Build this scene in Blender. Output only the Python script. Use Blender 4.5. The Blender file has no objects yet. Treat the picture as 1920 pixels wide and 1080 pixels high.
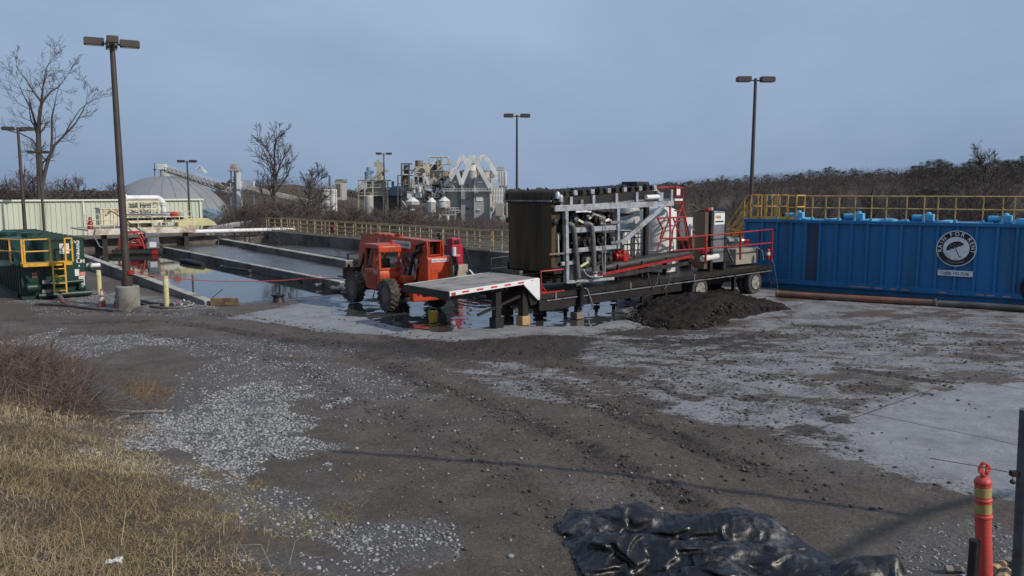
import bpy, math, random
import numpy as np
from mathutils import Vector, Matrix
R = math.radians
random.seed(7)
rng = np.random.default_rng(7)
S = bpy.context.scene
COL = S.collection

# ------------------------------------------------------------------ camera
CAM_H, F, PITCH = 4.4, 1500.0, math.atan(180 / 1500)
cam = bpy.data.cameras.new('camera')
cam.sensor_width = 36
cam.lens = F / 1920 * 36
cam.clip_start = 0.1
cam.clip_end = 8000
camo = bpy.data.objects.new('camera', cam)
camo.location = (0, 0, CAM_H)
camo.rotation_euler = (R(90) - PITCH, 0, 0)
COL.objects.link(camo)
S.camera = camo

# ------------------------------------------------------------------ sky, sun, exposure
SUN_EL, SUN_AZ = R(33), math.atan2(1.0, -0.55)      # azimuth measured from +Y towards +X
w = bpy.data.worlds.new('World')
S.world = w
w.use_nodes = True
nt = w.node_tree
for n in list(nt.nodes):
    nt.nodes.remove(n)
wo = nt.nodes.new('ShaderNodeOutputWorld')
bg = nt.nodes.new('ShaderNodeBackground')
sky = nt.nodes.new('ShaderNodeTexSky')
sky.sky_type = 'NISHITA'
sky.sun_disc = False
sky.sun_elevation = SUN_EL
sky.sun_rotation = SUN_AZ
sky.dust_density = 3.0
sky.air_density = 1.2
tc = nt.nodes.new('ShaderNodeTexCoord')
mp = nt.nodes.new('ShaderNodeMapping')
mp.inputs['Scale'].default_value = (1.0, 1.0, 1.9)
nz = nt.nodes.new('ShaderNodeTexNoise')
nz.inputs['Scale'].default_value = 1.7
nz.inputs['Detail'].default_value = 7
nz.inputs['Roughness'].default_value = 0.5
nz.inputs['Distortion'].default_value = 0.25
cr = nt.nodes.new('ShaderNodeValToRGB')
cr.color_ramp.elements[0].position = 0.33
cr.color_ramp.elements[0].color = (1.85, 2.72, 4.30, 1)
cr.color_ramp.elements[1].position = 0.70
cr.color_ramp.elements[1].color = (3.15, 4.15, 5.75, 1)
mix = nt.nodes.new('ShaderNodeMixRGB')
mix.inputs[0].default_value = 0.88
nt.links.new(tc.outputs['Generated'], mp.inputs[0])
nt.links.new(mp.outputs[0], nz.inputs['Vector'])
nt.links.new(nz.outputs['Fac'], cr.inputs[0])
nt.links.new(sky.outputs[0], mix.inputs[1])
nt.links.new(cr.outputs[0], mix.inputs[2])
nt.links.new(mix.outputs[0], bg.inputs[0])
bg.inputs[1].default_value = 0.10
nt.links.new(bg.outputs[0], wo.inputs[0])

sl = bpy.data.lights.new('sun', 'SUN')
sl.energy = 2.8
sl.angle = R(0.6)
sl.color = (1.0, 0.90, 0.78)
so = bpy.data.objects.new('sun', sl)
sd = Vector((math.sin(SUN_AZ) * math.cos(SUN_EL), math.cos(SUN_AZ) * math.cos(SUN_EL), math.sin(SUN_EL)))
so.rotation_euler = sd.to_track_quat('Z', 'Y').to_euler()
COL.objects.link(so)
S.view_settings.view_transform = 'Standard'
S.view_settings.look = 'None'
S.view_settings.exposure = 0.20
S.view_settings.gamma = 1.0

# ------------------------------------------------------------------ helpers: photo pixel -> world
def ray(x, y):
    u, v = (x - 960) / F, (y - 540) / F
    c, s = math.cos(PITCH), math.sin(PITCH)
    return Vector((u, c - v * s, -s - v * c))
def G(x, y, z=0.0):
    d = ray(x, y); t = (z - CAM_H) / d.z
    return Vector((d.x * t, d.y * t, z))
def P(x, y, Y):
    d = ray(x, y); t = Y / d.y
    return Vector((d.x * t, Y, CAM_H + d.z * t))

class Frame:
    """vertical-plane frame: origin o, local x along d, local y to the left of it"""
    def __init__(s, o, d):
        s.o = Vector((o[0], o[1], o[2] if len(o) > 2 else 0)); d = Vector((d[0], d[1], 0)).normalized()
        s.d = d; s.n = Vector((-d.y, d.x, 0)); s.a = math.atan2(d.y, d.x)
    def pl(s, x, y, off=0.0):
        r = ray(x, y); c = Vector((0, 0, CAM_H)); q = s.o + s.n * off
        t = (q - c).dot(s.n) / r.dot(s.n); p = c + r * t - s.o
        return Vector((p.dot(s.d), off, p.z))
    def w(s, x, y, z=0.0):
        return s.o + s.d * x + s.n * y + Vector((0, 0, z))
    def loc(s, p):
        q = Vector(p) - s.o
        return Vector((q.dot(s.d), q.dot(s.n), q.z))

# ------------------------------------------------------------------ helpers: materials
MATS = {}
def mat(name, col, rough=0.6, metal=0.0, var=0.18, scale=2.5, dirt=None, damt=0.35, dscale=1.0, streak=False,
        bump=0.15, bscale=60, spec=0.5):
    if name in MATS:
        return MATS[name]
    m = bpy.data.materials.new(name); m.use_nodes = True
    t = m.node_tree; L = t.links.new; b = t.nodes['Principled BSDF']
    b.inputs['Metallic'].default_value = metal
    b.inputs['Specular IOR Level'].default_value = spec
    c = t.nodes.new('ShaderNodeTexCoord')
    n1 = t.nodes.new('ShaderNodeTexNoise'); n1.inputs['Scale'].default_value = scale; n1.inputs['Detail'].default_value = 6
    n1.inputs['Roughness'].default_value = 0.65
    mpn = t.nodes.new('ShaderNodeMapping')
    if streak: mpn.inputs['Scale'].default_value = (1, 1, 0.12)
    L(c.outputs['Object'], mpn.inputs[0]); L(mpn.outputs[0], n1.inputs['Vector'])
    r1 = t.nodes.new('ShaderNodeValToRGB')
    r1.color_ramp.elements[0].position = 0.3; r1.color_ramp.elements[1].position = 0.7
    r1.color_ramp.elements[0].color = tuple(v * (1 - var) for v in col) + (1,)
    r1.color_ramp.elements[1].color = tuple(min(1, v * (1 + var)) for v in col) + (1,)
    L(n1.outputs['Fac'], r1.inputs[0]); out = r1.outputs[0]
    if dirt:
        n2 = t.nodes.new('ShaderNodeTexNoise'); n2.inputs['Scale'].default_value = dscale; n2.inputs['Detail'].default_value = 8
        n2.inputs['Roughness'].default_value = 0.7
        L(mpn.outputs[0], n2.inputs['Vector'])
        r2 = t.nodes.new('ShaderNodeValToRGB')
        r2.color_ramp.elements[0].position = 0.62 - damt * 0.35; r2.color_ramp.elements[1].position = 0.72 - damt * 0.2
        L(n2.outputs['Fac'], r2.inputs[0])
        mx = t.nodes.new('ShaderNodeMixRGB'); L(r2.outputs[0], mx.inputs[0]); L(out, mx.inputs[1])
        mx.inputs[2].default_value = tuple(dirt) + (1,); out = mx.outputs[0]
    L(out, b.inputs['Base Color'])
    mr = t.nodes.new('ShaderNodeMapRange'); mr.inputs['To Min'].default_value = max(0.03, rough - 0.12)
    mr.inputs['To Max'].default_value = min(1, rough + 0.12); L(n1.outputs['Fac'], mr.inputs[0]); L(mr.outputs[0], b.inputs['Roughness'])
    if bump:
        n3 = t.nodes.new('ShaderNodeTexNoise'); n3.inputs['Scale'].default_value = bscale; n3.inputs['Detail'].default_value = 4
        L(c.outputs['Object'], n3.inputs['Vector'])
        bp = t.nodes.new('ShaderNodeBump'); bp.inputs['Strength'].default_value = bump; bp.inputs['Distance'].default_value = 0.02
        L(n3.outputs['Fac'], bp.inputs['Height']); L(bp.outputs[0], b.inputs['Normal'])
    MATS[name] = m
    return m

MUDC = (0.055, 0.047, 0.040)
orange = mat('orange_paint', (0.50, 0.055, 0.014), 0.38, dirt=(0.16, 0.06, 0.035), damt=0.35, dscale=2.0)
red = mat('red_paint', (0.33, 0.016, 0.013), 0.42, dirt=(0.10, 0.03, 0.025), damt=0.3, dscale=3)
rubber = mat('rubber', (0.022, 0.021, 0.020), 0.75, dirt=MUDC, damt=0.9, dscale=6)
rubberblk = mat('black_rubber', (0.016, 0.016, 0.017), 0.55, dirt=MUDC, damt=0.3, dscale=4)
blacksteel = mat('black_steel', (0.009, 0.0085, 0.0085), 0.5, dirt=(0.018, 0.014, 0.011), damt=0.5, dscale=2)
darksteel = mat('dark_steel', (0.026, 0.024, 0.023), 0.5, metal=0.4, dirt=(0.06, 0.035, 0.02), damt=0.5, dscale=3)
galv = mat('galvanised', (0.40, 0.43, 0.47), 0.42, metal=0.35, var=0.25, scale=8, dirt=(0.14, 0.13, 0.12), damt=0.35, dscale=3)
galvd = mat('galvanised_dull', (0.22, 0.24, 0.27), 0.5, metal=0.3, var=0.25, scale=8, dirt=(0.10, 0.09, 0.08), damt=0.4, dscale=3)
stainless = mat('stainless', (0.42, 0.43, 0.44), 0.33, metal=0.7, var=0.12, dirt=(0.2, 0.19, 0.17), damt=0.3)
beltm = mat('belt_brown', (0.085, 0.060, 0.031), 0.8, var=0.3, scale=1.6, dirt=(0.040, 0.031, 0.020), damt=0.5, dscale=0.9, streak=True, spec=0.2)
white = mat('white_paint', (0.72, 0.73, 0.74), 0.5, var=0.06, dirt=(0.42, 0.40, 0.36), damt=0.25)
whiteplastic = mat('white_plastic', (0.66, 0.68, 0.66), 0.45, var=0.06, dirt=(0.45, 0.44, 0.4), damt=0.2)
cream = mat('cream_paint', (0.60, 0.57, 0.42), 0.5, var=0.12, dirt=(0.30, 0.20, 0.10), damt=0.35, dscale=2)
yellow = mat('yellow_paint', (0.66, 0.36, 0.035), 0.45, var=0.12, dirt=(0.26, 0.13, 0.05), damt=0.25, dscale=4)
yellowp = mat('weathered_yellow_paint', (0.66, 0.43, 0.13), 0.55, var=0.2, dirt=(0.30, 0.17, 0.08), damt=0.35, dscale=3)
railtan = mat('tan_rail_paint', (0.48, 0.37, 0.19), 0.55, var=0.15, dirt=(0.28, 0.17, 0.08), damt=0.35, dscale=2)
bluep = mat('blue_paint', (0.011, 0.150, 0.345), 0.40, var=0.14, scale=0.9, dirt=(0.018, 0.10, 0.22), damt=0.38, dscale=0.8, streak=True)
bluel = mat('light_blue_paint', (0.10, 0.42, 0.68), 0.42, var=0.15, dirt=(0.06, 0.15, 0.22), damt=0.3)
bluestain = mat('stained_blue_paint', (0.028, 0.07, 0.15), 0.55, var=0.35, scale=1.5, dirt=(0.055, 0.045, 0.045), damt=0.55, dscale=1.0, streak=True)
greenp = mat('green_paint', (0.005, 0.040, 0.027), 0.40, var=0.2, dirt=(0.010, 0.022, 0.017), damt=0.35)
conc = mat('concrete', (0.27, 0.265, 0.24), 0.85, var=0.18, scale=1.2, dirt=(0.11, 0.095, 0.075), damt=0.5, dscale=0.6, bump=0.4, bscale=25)
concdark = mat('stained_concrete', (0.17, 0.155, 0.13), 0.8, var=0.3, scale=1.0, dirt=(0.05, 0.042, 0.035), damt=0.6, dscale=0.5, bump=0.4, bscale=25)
conclight = mat('pale_concrete', (0.42, 0.40, 0.35), 0.85, var=0.15, scale=1.5, dirt=(0.2, 0.17, 0.13), damt=0.4)
bronze = mat('bronze_paint', (0.055, 0.042, 0.036), 0.5, var=0.15, dirt=(0.08, 0.065, 0.055), damt=0.3)
lens = mat('lamp_lens', (0.25, 0.27, 0.28), 0.2, var=0.05, bump=0)
siding = mat('pale_green_siding', (0.50, 0.55, 0.45), 0.55, var=0.06, scale=0.4, dirt=(0.36, 0.38, 0.28), damt=0.3, dscale=0.3, streak=True)
sidingtrim = mat('siding_trim', (0.66, 0.70, 0.58), 0.5, var=0.05)
wood = mat('weathered_wood', (0.24, 0.21, 0.17), 0.8, var=0.3, scale=4, dirt=(0.12, 0.10, 0.08), damt=0.5)
freshwood = mat('timber', (0.42, 0.27, 0.13), 0.75, var=0.3, scale=6)
deckwood = mat('deck_boards', (0.30, 0.285, 0.26), 0.75, var=0.2, scale=3, dirt=(0.15, 0.13, 0.11), damt=0.45, dscale=1.5)
bark = mat('bark', (0.060, 0.050, 0.045), 0.9, var=0.3, scale=6)
twigm = mat('twigs', (0.085, 0.067, 0.060), 0.9, var=0.25, scale=1)
redtape = mat('red_reflector', (0.55, 0.02, 0.03), 0.4, var=0.05)
orangeplastic = mat('orange_plastic', (0.58, 0.075, 0.060), 0.5, var=0.08, dirt=(0.35, 0.09, 0.06), damt=0.25, dscale=5)
reflband = mat('reflective_band', (0.42, 0.33, 0.12), 0.35, var=0.3, scale=12)
rustpipe = mat('rusty_pipe', (0.20, 0.085, 0.055), 0.65, var=0.3, dirt=(0.10, 0.07, 0.055), damt=0.5, dscale=2)
hosem = mat('hose_grey', (0.10, 0.095, 0.092), 0.6, var=0.2, dirt=MUDC, damt=0.5)
black = mat('black_void', (0.006, 0.006, 0.006), 0.8, var=0.1, bump=0)
inkm = mat('black_ink', (0.012, 0.012, 0.012), 0.5, var=0.05, bump=0)
redink = mat('red_ink', (0.5, 0.03, 0.03), 0.5, var=0.05, bump=0)
plantgrey = mat('dusty_concrete', (0.38, 0.38, 0.365), 0.85, var=0.12, scale=0.15, dirt=(0.26, 0.26, 0.25), damt=0.4, dscale=0.12, bump=0)
plantwhite = mat('dusty_white_steel', (0.70, 0.71, 0.70), 0.7, var=0.1, scale=0.3, dirt=(0.42, 0.42, 0.40), damt=0.4, dscale=0.2, bump=0)
plantbeige = mat('dusty_beige_steel', (0.47, 0.44, 0.36), 0.75, var=0.2, scale=0.4, dirt=(0.22, 0.19, 0.15), damt=0.5, dscale=0.3, bump=0)
plantdark = mat('dark_plant_steel', (0.10, 0.095, 0.09), 0.7, var=0.3, scale=0.5, dirt=(0.2, 0.15, 0.1), damt=0.4, dscale=0.5, bump=0)
plantblue = mat('faded_blue_steel', (0.16, 0.26, 0.34), 0.6, var=0.15, scale=0.5, bump=0)
domem = mat('dome_grey', (0.23, 0.245, 0.26), 0.75, var=0.06, scale=0.05, dirt=(0.19, 0.20, 0.21), damt=0.4, dscale=0.06, bump=0)
chrome = mat('chrome', (0.7, 0.7, 0.7), 0.12, metal=1.0, var=0.05, bump=0)
redbox = mat('maroon_red_paint', (0.38, 0.015, 0.04), 0.42, dirt=(0.12, 0.02, 0.02), damt=0.3, dscale=3)
ylwbucket = mat('yellow_plastic', (0.60, 0.40, 0.03), 0.45, dirt=(0.25, 0.18, 0.06), damt=0.4, dscale=5)
def glass_mat():
    m = bpy.data.materials.new('cab_glass'); m.use_nodes = True
    t = m.node_tree; b = t.nodes['Principled BSDF']
    b.inputs['Base Color'].default_value = (0.75, 0.8, 0.82, 1); b.inputs['Roughness'].default_value = 0.03
    b.inputs['Transmission Weight'].default_value = 1.0; b.inputs['IOR'].default_value = 1.1
    return m
glass = glass_mat()

# ------------------------------------------------------------------ helpers: meshes
RM = {}       # root name -> world matrix
class MB:
    def __init__(s):
        s.v = []; s.f = []; s.m = Matrix.Identity(4)
    def add(s, vs, fs):
        o = len(s.v); m = s.m
        s.v += [tuple(m @ Vector(p)) for p in vs]; s.f += [tuple(i + o for i in f) for f in fs]
        return s
    def box(s, c, d, rot=None):
        x, y, z = (k / 2 for k in d); vs = [Vector((i * x, j * y, k * z)) for k in (-1, 1) for j in (-1, 1) for i in (-1, 1)]
        if rot is not None: vs = [rot @ p for p in vs]
        c = Vector(c)
        return s.add([c + p for p in vs], [(0, 2, 3, 1), (4, 5, 7, 6), (0, 1, 5, 4), (2, 6, 7, 3), (0, 4, 6, 2), (1, 3, 7, 5)])
    def bx(s, x0, x1, y0, y1, z0, z1):
        return s.box(((x0 + x1) / 2, (y0 + y1) / 2, (z0 + z1) / 2), (abs(x1 - x0), abs(y1 - y0), abs(z1 - z0)))
    def bar(s, p, q, wd, ht=None):
        """rectangular bar from p to q; wd horizontal width, ht the other"""
        p, q = Vector(p), Vector(q); ht = ht or wd; d = q - p; l = d.length; d.normalize()
        up = Vector((0, 0, 1)) if abs(d.z) < 0.95 else Vector((0, 1, 0))
        sx = d.cross(up).normalized(); sz = sx.cross(d).normalized()
        rot = Matrix((d, sx, sz)).transposed()
        return s.box((p + q) / 2, (l, wd, ht), rot)
    def tube(s, pts, r, n=8, cap=True):
        pts = [Vector(p) for p in pts]; k = len(pts)
        rs = r if isinstance(r, (list, tuple)) else [r] * k
        vs = []; prev = None
        for i, p in enumerate(pts):
            d = (pts[min(i + 1, k - 1)] - pts[max(i - 1, 0)]).normalized()
            if prev is None:
                up = Vector((0, 0, 1)) if abs(d.z) < 0.9 else Vector((1, 0, 0)); a = d.cross(up).normalized()
            else:
                a = (prev - d * prev.dot(d)).normalized()
            prev = a; b = d.cross(a)
            for j in range(n):
                t = 2 * math.pi * j / n; vs.append(p + (a * math.cos(t) + b * math.sin(t)) * rs[i])
        fs = [(i * n + j, i * n + (j + 1) % n, (i + 1) * n + (j + 1) % n, (i + 1) * n + j) for i in range(k - 1) for j in range(n)]
        if cap: fs += [tuple(reversed(range(n))), tuple(range((k - 1) * n, k * n))]
        return s.add(vs, fs)
    def cyl(s, p, q, r, n=12, r2=None):
        return s.tube([p, q], [r, r if r2 is None else r2], n)
    def lathe(s, prof, n=24, c=(0, 0, 0), axis='Z'):
        vs = []; k = len(prof)
        for r, z in prof:
            for j in range(n):
                t = 2 * math.pi * j / n; x, y = r * math.cos(t), r * math.sin(t)
                p = (x, y, z) if axis == 'Z' else ((x, z, y) if axis == 'Y' else (z, x, y))
                vs.append(Vector(p) + Vector(c))
        fs = [(i * n + j, i * n + (j + 1) % n, (i + 1) * n + (j + 1) % n, (i + 1) * n + j) for i in range(k - 1) for j in range(n)]
        fs += [tuple(range(n)), tuple(range((k - 1) * n, k * n))]
        return s.add(vs, fs)
    def prism(s, poly, y0, y1, plane='XZ'):
        """outline (list of 2D points) extruded along the third axis"""
        n = len(poly)
        f = {'XZ': lambda a, b, t: (a, t, b), 'XY': lambda a, b, t: (a, b, t), 'YZ': lambda a, b, t: (t, a, b)}[plane]
        vs = [f(a, b, y0) for a, b in poly] + [f(a, b, y1) for a, b in poly]
        fs = [tuple(range(n)), tuple(range(2 * n - 1, n - 1, -1))] + [(i, i + n, (i + 1) % n + n, (i + 1) % n) for i in range(n)]
        return s.add(vs, fs)
    def wheel(s, c, r, wd, n=28, prof=0.09):
        pr = [(r * .55, -wd * .38), (r * .80, -wd * .5), (r * .95, -wd * .46), (r, -wd * .34), (r, wd * .34), (r * .95, wd * .46), (r * .80, wd * .5), (r * .55, wd * .38)]
        return s.lathe(pr, n, c, 'Y')
    def build(s, name, m, parent=None, world=False, smooth=None, bevel=0):
        vs = s.v
        if world and parent is not None:
            im = RM[parent.name].inverted(); vs = [tuple(im @ Vector(p)) for p in vs]
        me = bpy.data.meshes.new(name); me.from_pydata(vs, [], s.f)
        import bmesh
        b = bmesh.new(); b.from_mesh(me); bmesh.ops.recalc_face_normals(b, faces=b.faces); b.to_mesh(me); b.free()
        me.materials.append(m)
        if smooth is None: smooth = 38
        if smooth:
            me.polygons.foreach_set('use_smooth', [True] * len(me.polygons))
            try: me.set_sharp_from_angle(angle=R(smooth))
            except Exception: pass
        o = bpy.data.objects.new(name, me); COL.objects.link(o)
        if parent is not None: o.parent = parent
        if bevel:
            bv = o.modifiers.new('bevel', 'BEVEL'); bv.width = bevel; bv.segments = 2; bv.limit_method = 'ANGLE'; bv.harden_normals = False
        return o

def tag(o, label=None, cat=None, group=None, kind='thing'):
    if label: o['label'] = label
    if cat: o['category'] = cat
    if group: o['group'] = group
    if kind: o['kind'] = kind
    return o
def thing(name, label, cat, loc=(0, 0, 0), rz=0.0, group=None):
    o = bpy.data.objects.new(name, None); COL.objects.link(o)
    o.empty_display_size = 0.3
    o.location = loc; o.rotation_euler = (0, 0, rz); tag(o, label, cat, group)
    RM[o.name] = Matrix.Translation(Vector(loc)) @ Matrix.Rotation(rz, 4, 'Z')
    return o
def fthing(name, label, cat, fr, group=None):
    return thing(name, label, cat, tuple(fr.o), fr.a, group)
KIDS = {}
def copy_tree(o, parent=None):
    c = o.copy(); COL.objects.link(c)
    if parent is not None: c.parent = parent
    for ch in [k for k in COL.objects if k.parent == o]:
        copy_tree(ch, c)
    return c
def struct(name, me_or_mb, m=None):
    o = me_or_mb.build(name, m) if isinstance(me_or_mb, MB) else me_or_mb
    o['kind'] = 'structure'
    return o
def np_mesh(name, verts, faces, m, parent=None, smooth=True, attrs=None):
    """verts (N,3) float array, faces (M,k) int array, k 3 or 4"""
    me = bpy.data.meshes.new(name); n, k = len(faces), faces.shape[1]
    me.vertices.add(len(verts)); me.vertices.foreach_set('co', np.asarray(verts, np.float32).ravel())
    me.loops.add(n * k); me.loops.foreach_set('vertex_index', np.asarray(faces, np.int32).ravel())
    me.polygons.add(n); me.polygons.foreach_set('loop_start', np.arange(0, n * k, k, dtype=np.int32))
    me.polygons.foreach_set('loop_total', np.full(n, k, np.int32))
    me.update(calc_edges=True)
    if smooth: me.polygons.foreach_set('use_smooth', np.ones(n, bool))
    for an, av in (attrs or {}).items():
        a = me.attributes.new(an, 'FLOAT', 'POINT'); a.data.foreach_set('value', np.asarray(av, np.float32))
    me.materials.append(m)
    o = bpy.data.objects.new(name, me); COL.objects.link(o)
    if parent is not None: o.parent = parent
    return o
def text_mesh(body, size, m, parent, loc, rot, extrude=0.002, align='CENTER', name='lettering', sx=1.0):
    c = bpy.data.curves.new('txt', 'FONT'); c.body = body; c.size = size; c.extrude = extrude
    c.align_x = align; c.align_y = 'CENTER'; c.offset = size * 0.012
    t = bpy.data.objects.new('txt', c); COL.objects.link(t)
    bpy.context.view_layer.update()
    me = bpy.data.meshes.new_from_object(t.evaluated_get(bpy.context.evaluated_depsgraph_get()))
    bpy.data.objects.remove(t); bpy.data.curves.remove(c)
    me.materials.clear(); me.materials.append(m)
    o = bpy.data.objects.new(name, me); COL.objects.link(o); o.parent = parent; o.location = loc; o.rotation_euler = rot; o.scale = (sx, 1, 1)
    return o
def railing(name, label, cat, pts, h, spacing, m, rails=(1.0, 0.5), r=0.024, group=None, toe=True, posts_at=None):
    """pts: world polyline of the foot of the railing"""
    pts = [Vector(p) for p in pts]
    t = thing(name, label, cat, tuple(pts[0]), 0, group)
    mb = MB()
    for k in rails:
        mb.tube([p + Vector((0, 0, h * k)) for p in pts], r, 6)
    mb.build('rail', m, t, world=True)
    if toe:
        tb = MB()
        for a, b in zip(pts[:-1], pts[1:]): tb.bar(a + Vector((0, 0, .07)), b + Vector((0, 0, .07)), 0.012, 0.10)
        tb.build('toe_board', m, t, world=True)
    for a, b in zip(pts[:-1], pts[1:]):
        n = max(1, round((b - a).length / spacing))
        for i in range(n if (b - pts[-1]).length > 1e-6 else n + 1):
            p = a.lerp(b, i / n)
            q = MB().cyl(p, p + Vector((0, 0, h - 0.01)), r * 1.05, 6); q.build('post', m, t, world=True)
    return t

# ------------------------------------------------------------------ numpy noise
_perm = rng.permutation(512)
_grad = rng.random(512)
def vnoise(x, y, seed=0):
    xi = np.floor(x).astype(np.int64); yi = np.floor(y).astype(np.int64); xf = x - xi; yf = y - yi
    u = xf * xf * xf * (xf * (xf * 6 - 15) + 10); v = yf * yf * yf * (yf * (yf * 6 - 15) + 10)
    def h(a, b):
        return _grad[(_perm[(a + seed * 131) & 511] + b * 7 + seed * 17 + _perm[(b + 57) & 511]) & 511]
    return (h(xi, yi) * (1 - u) * (1 - v) + h(xi + 1, yi) * u * (1 - v) + h(xi, yi + 1) * (1 - u) * v + h(xi + 1, yi + 1) * u * v) * 2 - 1
def fbm(x, y, oct=4, seed=0, gain=0.5):
    s = 0; a = 1; t = 0; c, sn = math.cos(0.6), math.sin(0.6)
    for i in range(oct):
        s = s + a * vnoise(x, y, seed + i * 3); t += a; a *= gain
        x, y = (x * c - y * sn) * 2.03 + 11.3, (x * sn + y * c) * 2.03 - 7.1
    return s / t
def sstep(a, b, x):
    t = np.clip((x - a) / (b - a), 0, 1); return t * t * (3 - 2 * t)
def poly_sd(X, Y, poly):
    """signed distance, positive inside"""
    d = np.full(X.shape, 1e9); ins = np.zeros(X.shape, bool); n = len(poly)
    for i in range(n):
        x0, y0 = poly[i][0], poly[i][1]; x1, y1 = poly[(i + 1) % n][0], poly[(i + 1) % n][1]
        ex, ey = x1 - x0, y1 - y0; L2 = ex * ex + ey * ey + 1e-12
        t = np.clip(((X - x0) * ex + (Y - y0) * ey) / L2, 0, 1)
        d = np.minimum(d, np.hypot(X - x0 - t * ex, Y - y0 - t * ey))
        c = ((y0 > Y) != (y1 > Y)) & (X < (x1 - x0) * (Y - y0) / (y1 - y0 + 1e-12) + x0)
        ins ^= c
    return np.where(ins, d, -d)
# ================================================================== GROUND
BO = G(640, 530, 0.5); BF = Frame((BO.x, BO.y, 0), (-0.64, 0.77))     # basin frame: x away along the channels, y to the left
WL, WF, BEND = 5.6, -12.2, 36.5
def WMl(a): return -.90 - .0277 * a
def WRl(a): return -4.93 - .083 * a
#                     # lines of the basin walls
def pix(poly, z=0): return [tuple(G(x, y, z))[:2] for x, y in poly]
LOWL = pix([(0, 532), (43, 560), (168, 556), (170, 545)])
def to_bf(X, Y):
    dx, dy = X - BF.o.x, Y - BF.o.y
    return dx * BF.d.x + dy * BF.d.y, dx * BF.n.x + dy * BF.n.y
def bank(X, Y):
    Yt = np.where(X < 0, 8 - 1.05 * X, 8.0 + 0.22 * X)
    s = 0.2 + 0.24 * sstep(-2.5, 3, X)
    d = (Yt - Y) + 0.7 * fbm(X * .35, Y * .35, 3, 5)
    e = np.where(d > 0, s * d * d / (d + 1.1), 0)
    return np.minimum(e, 2.75) * (1 - sstep(38, 50, np.abs(X)))
def uhill(X, Y):
    u = X / np.maximum(Y, 1)
    return np.interp(u, [-.2, .05, .2, .35, .5, .64, .9], [0, 1.5, 7.5, 12, 14.5, 18, 22])
def terrain(X, Y, fine=True):
    z = bank(X, Y)
    z = z + np.where(Y > 75, -5.0 * sstep(95, 150, Y), 0) - 5 * sstep(45, 85, Y) * sstep(6, 20, X) * (Y <= 95) - 5 * (1 - sstep(95, 150, Y)) * (Y > 95) * sstep(6, 20, X)
    hill = uhill(X, Y) * (sstep(110, 400, Y) * (1 - sstep(480, 900, Y)))
    z = z + hill
    z = z + 0.9 * fbm(X * .02, Y * .02, 3, 9) * sstep(90, 200, Y)
    # coal / spoil berm right of the dome
    z = z + 12.5 * np.exp(-(((X + 84) / 34) ** 2 + ((Y - 292) / 16) ** 2)) + 3.5 * np.exp(-(((X + 48) / 24) ** 2 + ((Y - 160) / 14) ** 2))
    a, l = to_bf(X, Y)
    inb = (l < WL) & (l > WF) & (a < BEND)
    ramp = sstep(-0.8, 5.5, a)
    zb = -0.5 * ramp
    sl = 0.07 + 0.05 * fbm(X * .3, Y * .3, 3, 21)
    thr = -0.09 + 0.16 * fbm(a * .06 + 3, l * .33, 3, 31)
    zb = np.where((l < WMl(a)) & (l > WRl(a)), (sl + .05) * ramp, zb)
    thr = thr + .28 * sstep(-9.2, -11.6, l) * sstep(2, 12, a) * (1 - .5 * sstep(24, 34, a))
    zb = np.where((l < WRl(a)), thr * ramp, zb)
    z = np.where(inb & (a > -0.8), zb, z)
    if fine:
        near = 1 - sstep(30, 42, Y)
        z = z + near * (0.035 * fbm(X * .55, Y * .55, 4, 2) + 0.012 * fbm(X * 2.6, Y * 2.6, 3, 4)) * (1 - sstep(-1.5, 1, a) * (l < WL + 1))
    return z

TRACKS = [  # (pixel polyline, half width, lug depth)
    ([(470, 600), (640, 632), (850, 668), (1100, 700), (1400, 740), (1700, 772)], .28, .035),
    ([(560, 622), (700, 655), (900, 690), (1150, 740), (1400, 800), (1640, 905)], .30, .05),
    ([(900, 700), (1100, 745), (1300, 810), (1500, 900), (1620, 960)], .28, .05),
    ([(1180, 640), (1450, 625), (1700, 640), (1920, 690)], .30, .04),
    ([(1000, 655), (1300, 665), (1600, 650), (1920, 645)], .28, .04),
    ([(1220, 700), (1500, 712), (1800, 760), (1960, 800)], .26, .03),
    ([(720, 760), (900, 860), (1010, 930), (1080, 1000)], .28, .045),
    ([(820, 720), (1000, 800), (1200, 900), (1300, 940)], .28, .04),
    ([(0, 600), (300, 602), (600, 640), (800, 700)], .3, .03),
    ([(0, 628), (250, 622), (520, 670), (680, 760)], .3, .03)]
def tracks(X, Y):
    dz = np.zeros(X.shape); m = np.zeros(X.shape)
    for pl, hw, dep in TRACKS:
        pts = pix(pl); s0 = 0
        for (x0, y0), (x1, y1) in zip(pts[:-1], pts[1:]):
            ex, ey = x1 - x0, y1 - y0; L = math.hypot(ex, ey)
            t = ((X - x0) * ex + (Y - y0) * ey) / L; dd = ((X - x0) * -ey + (Y - y0) * ex) / L
            dd = dd + .15 * vnoise(X * .4, Y * .4, 40)
            on = (t >= 0) & (t <= L)
            for side in (-0.0, 1.9):
                e = np.abs(dd - side); k = on * (1 - sstep(hw * .8, hw * 1.25, e))
                lug = np.sin((s0 + t) * 2 * math.pi / .26 + np.sign(dd - side) * (dd - side) * 9)
                br = np.clip(.40 + 1.1 * vnoise((s0 + t) * .35 + side * 3, dd * .6, 43), 0, 1)
                dz += br * (k * (-dep * .35 + dep * .42 * np.clip(lug * 2.5, -1, 1)) + on * dep * .45 * np.exp(-((e - hw * 1.35) / .06) ** 2))
                m = np.maximum(m, k * (.25 + .75 * br))
            s0 += L
    return dz, m

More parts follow.
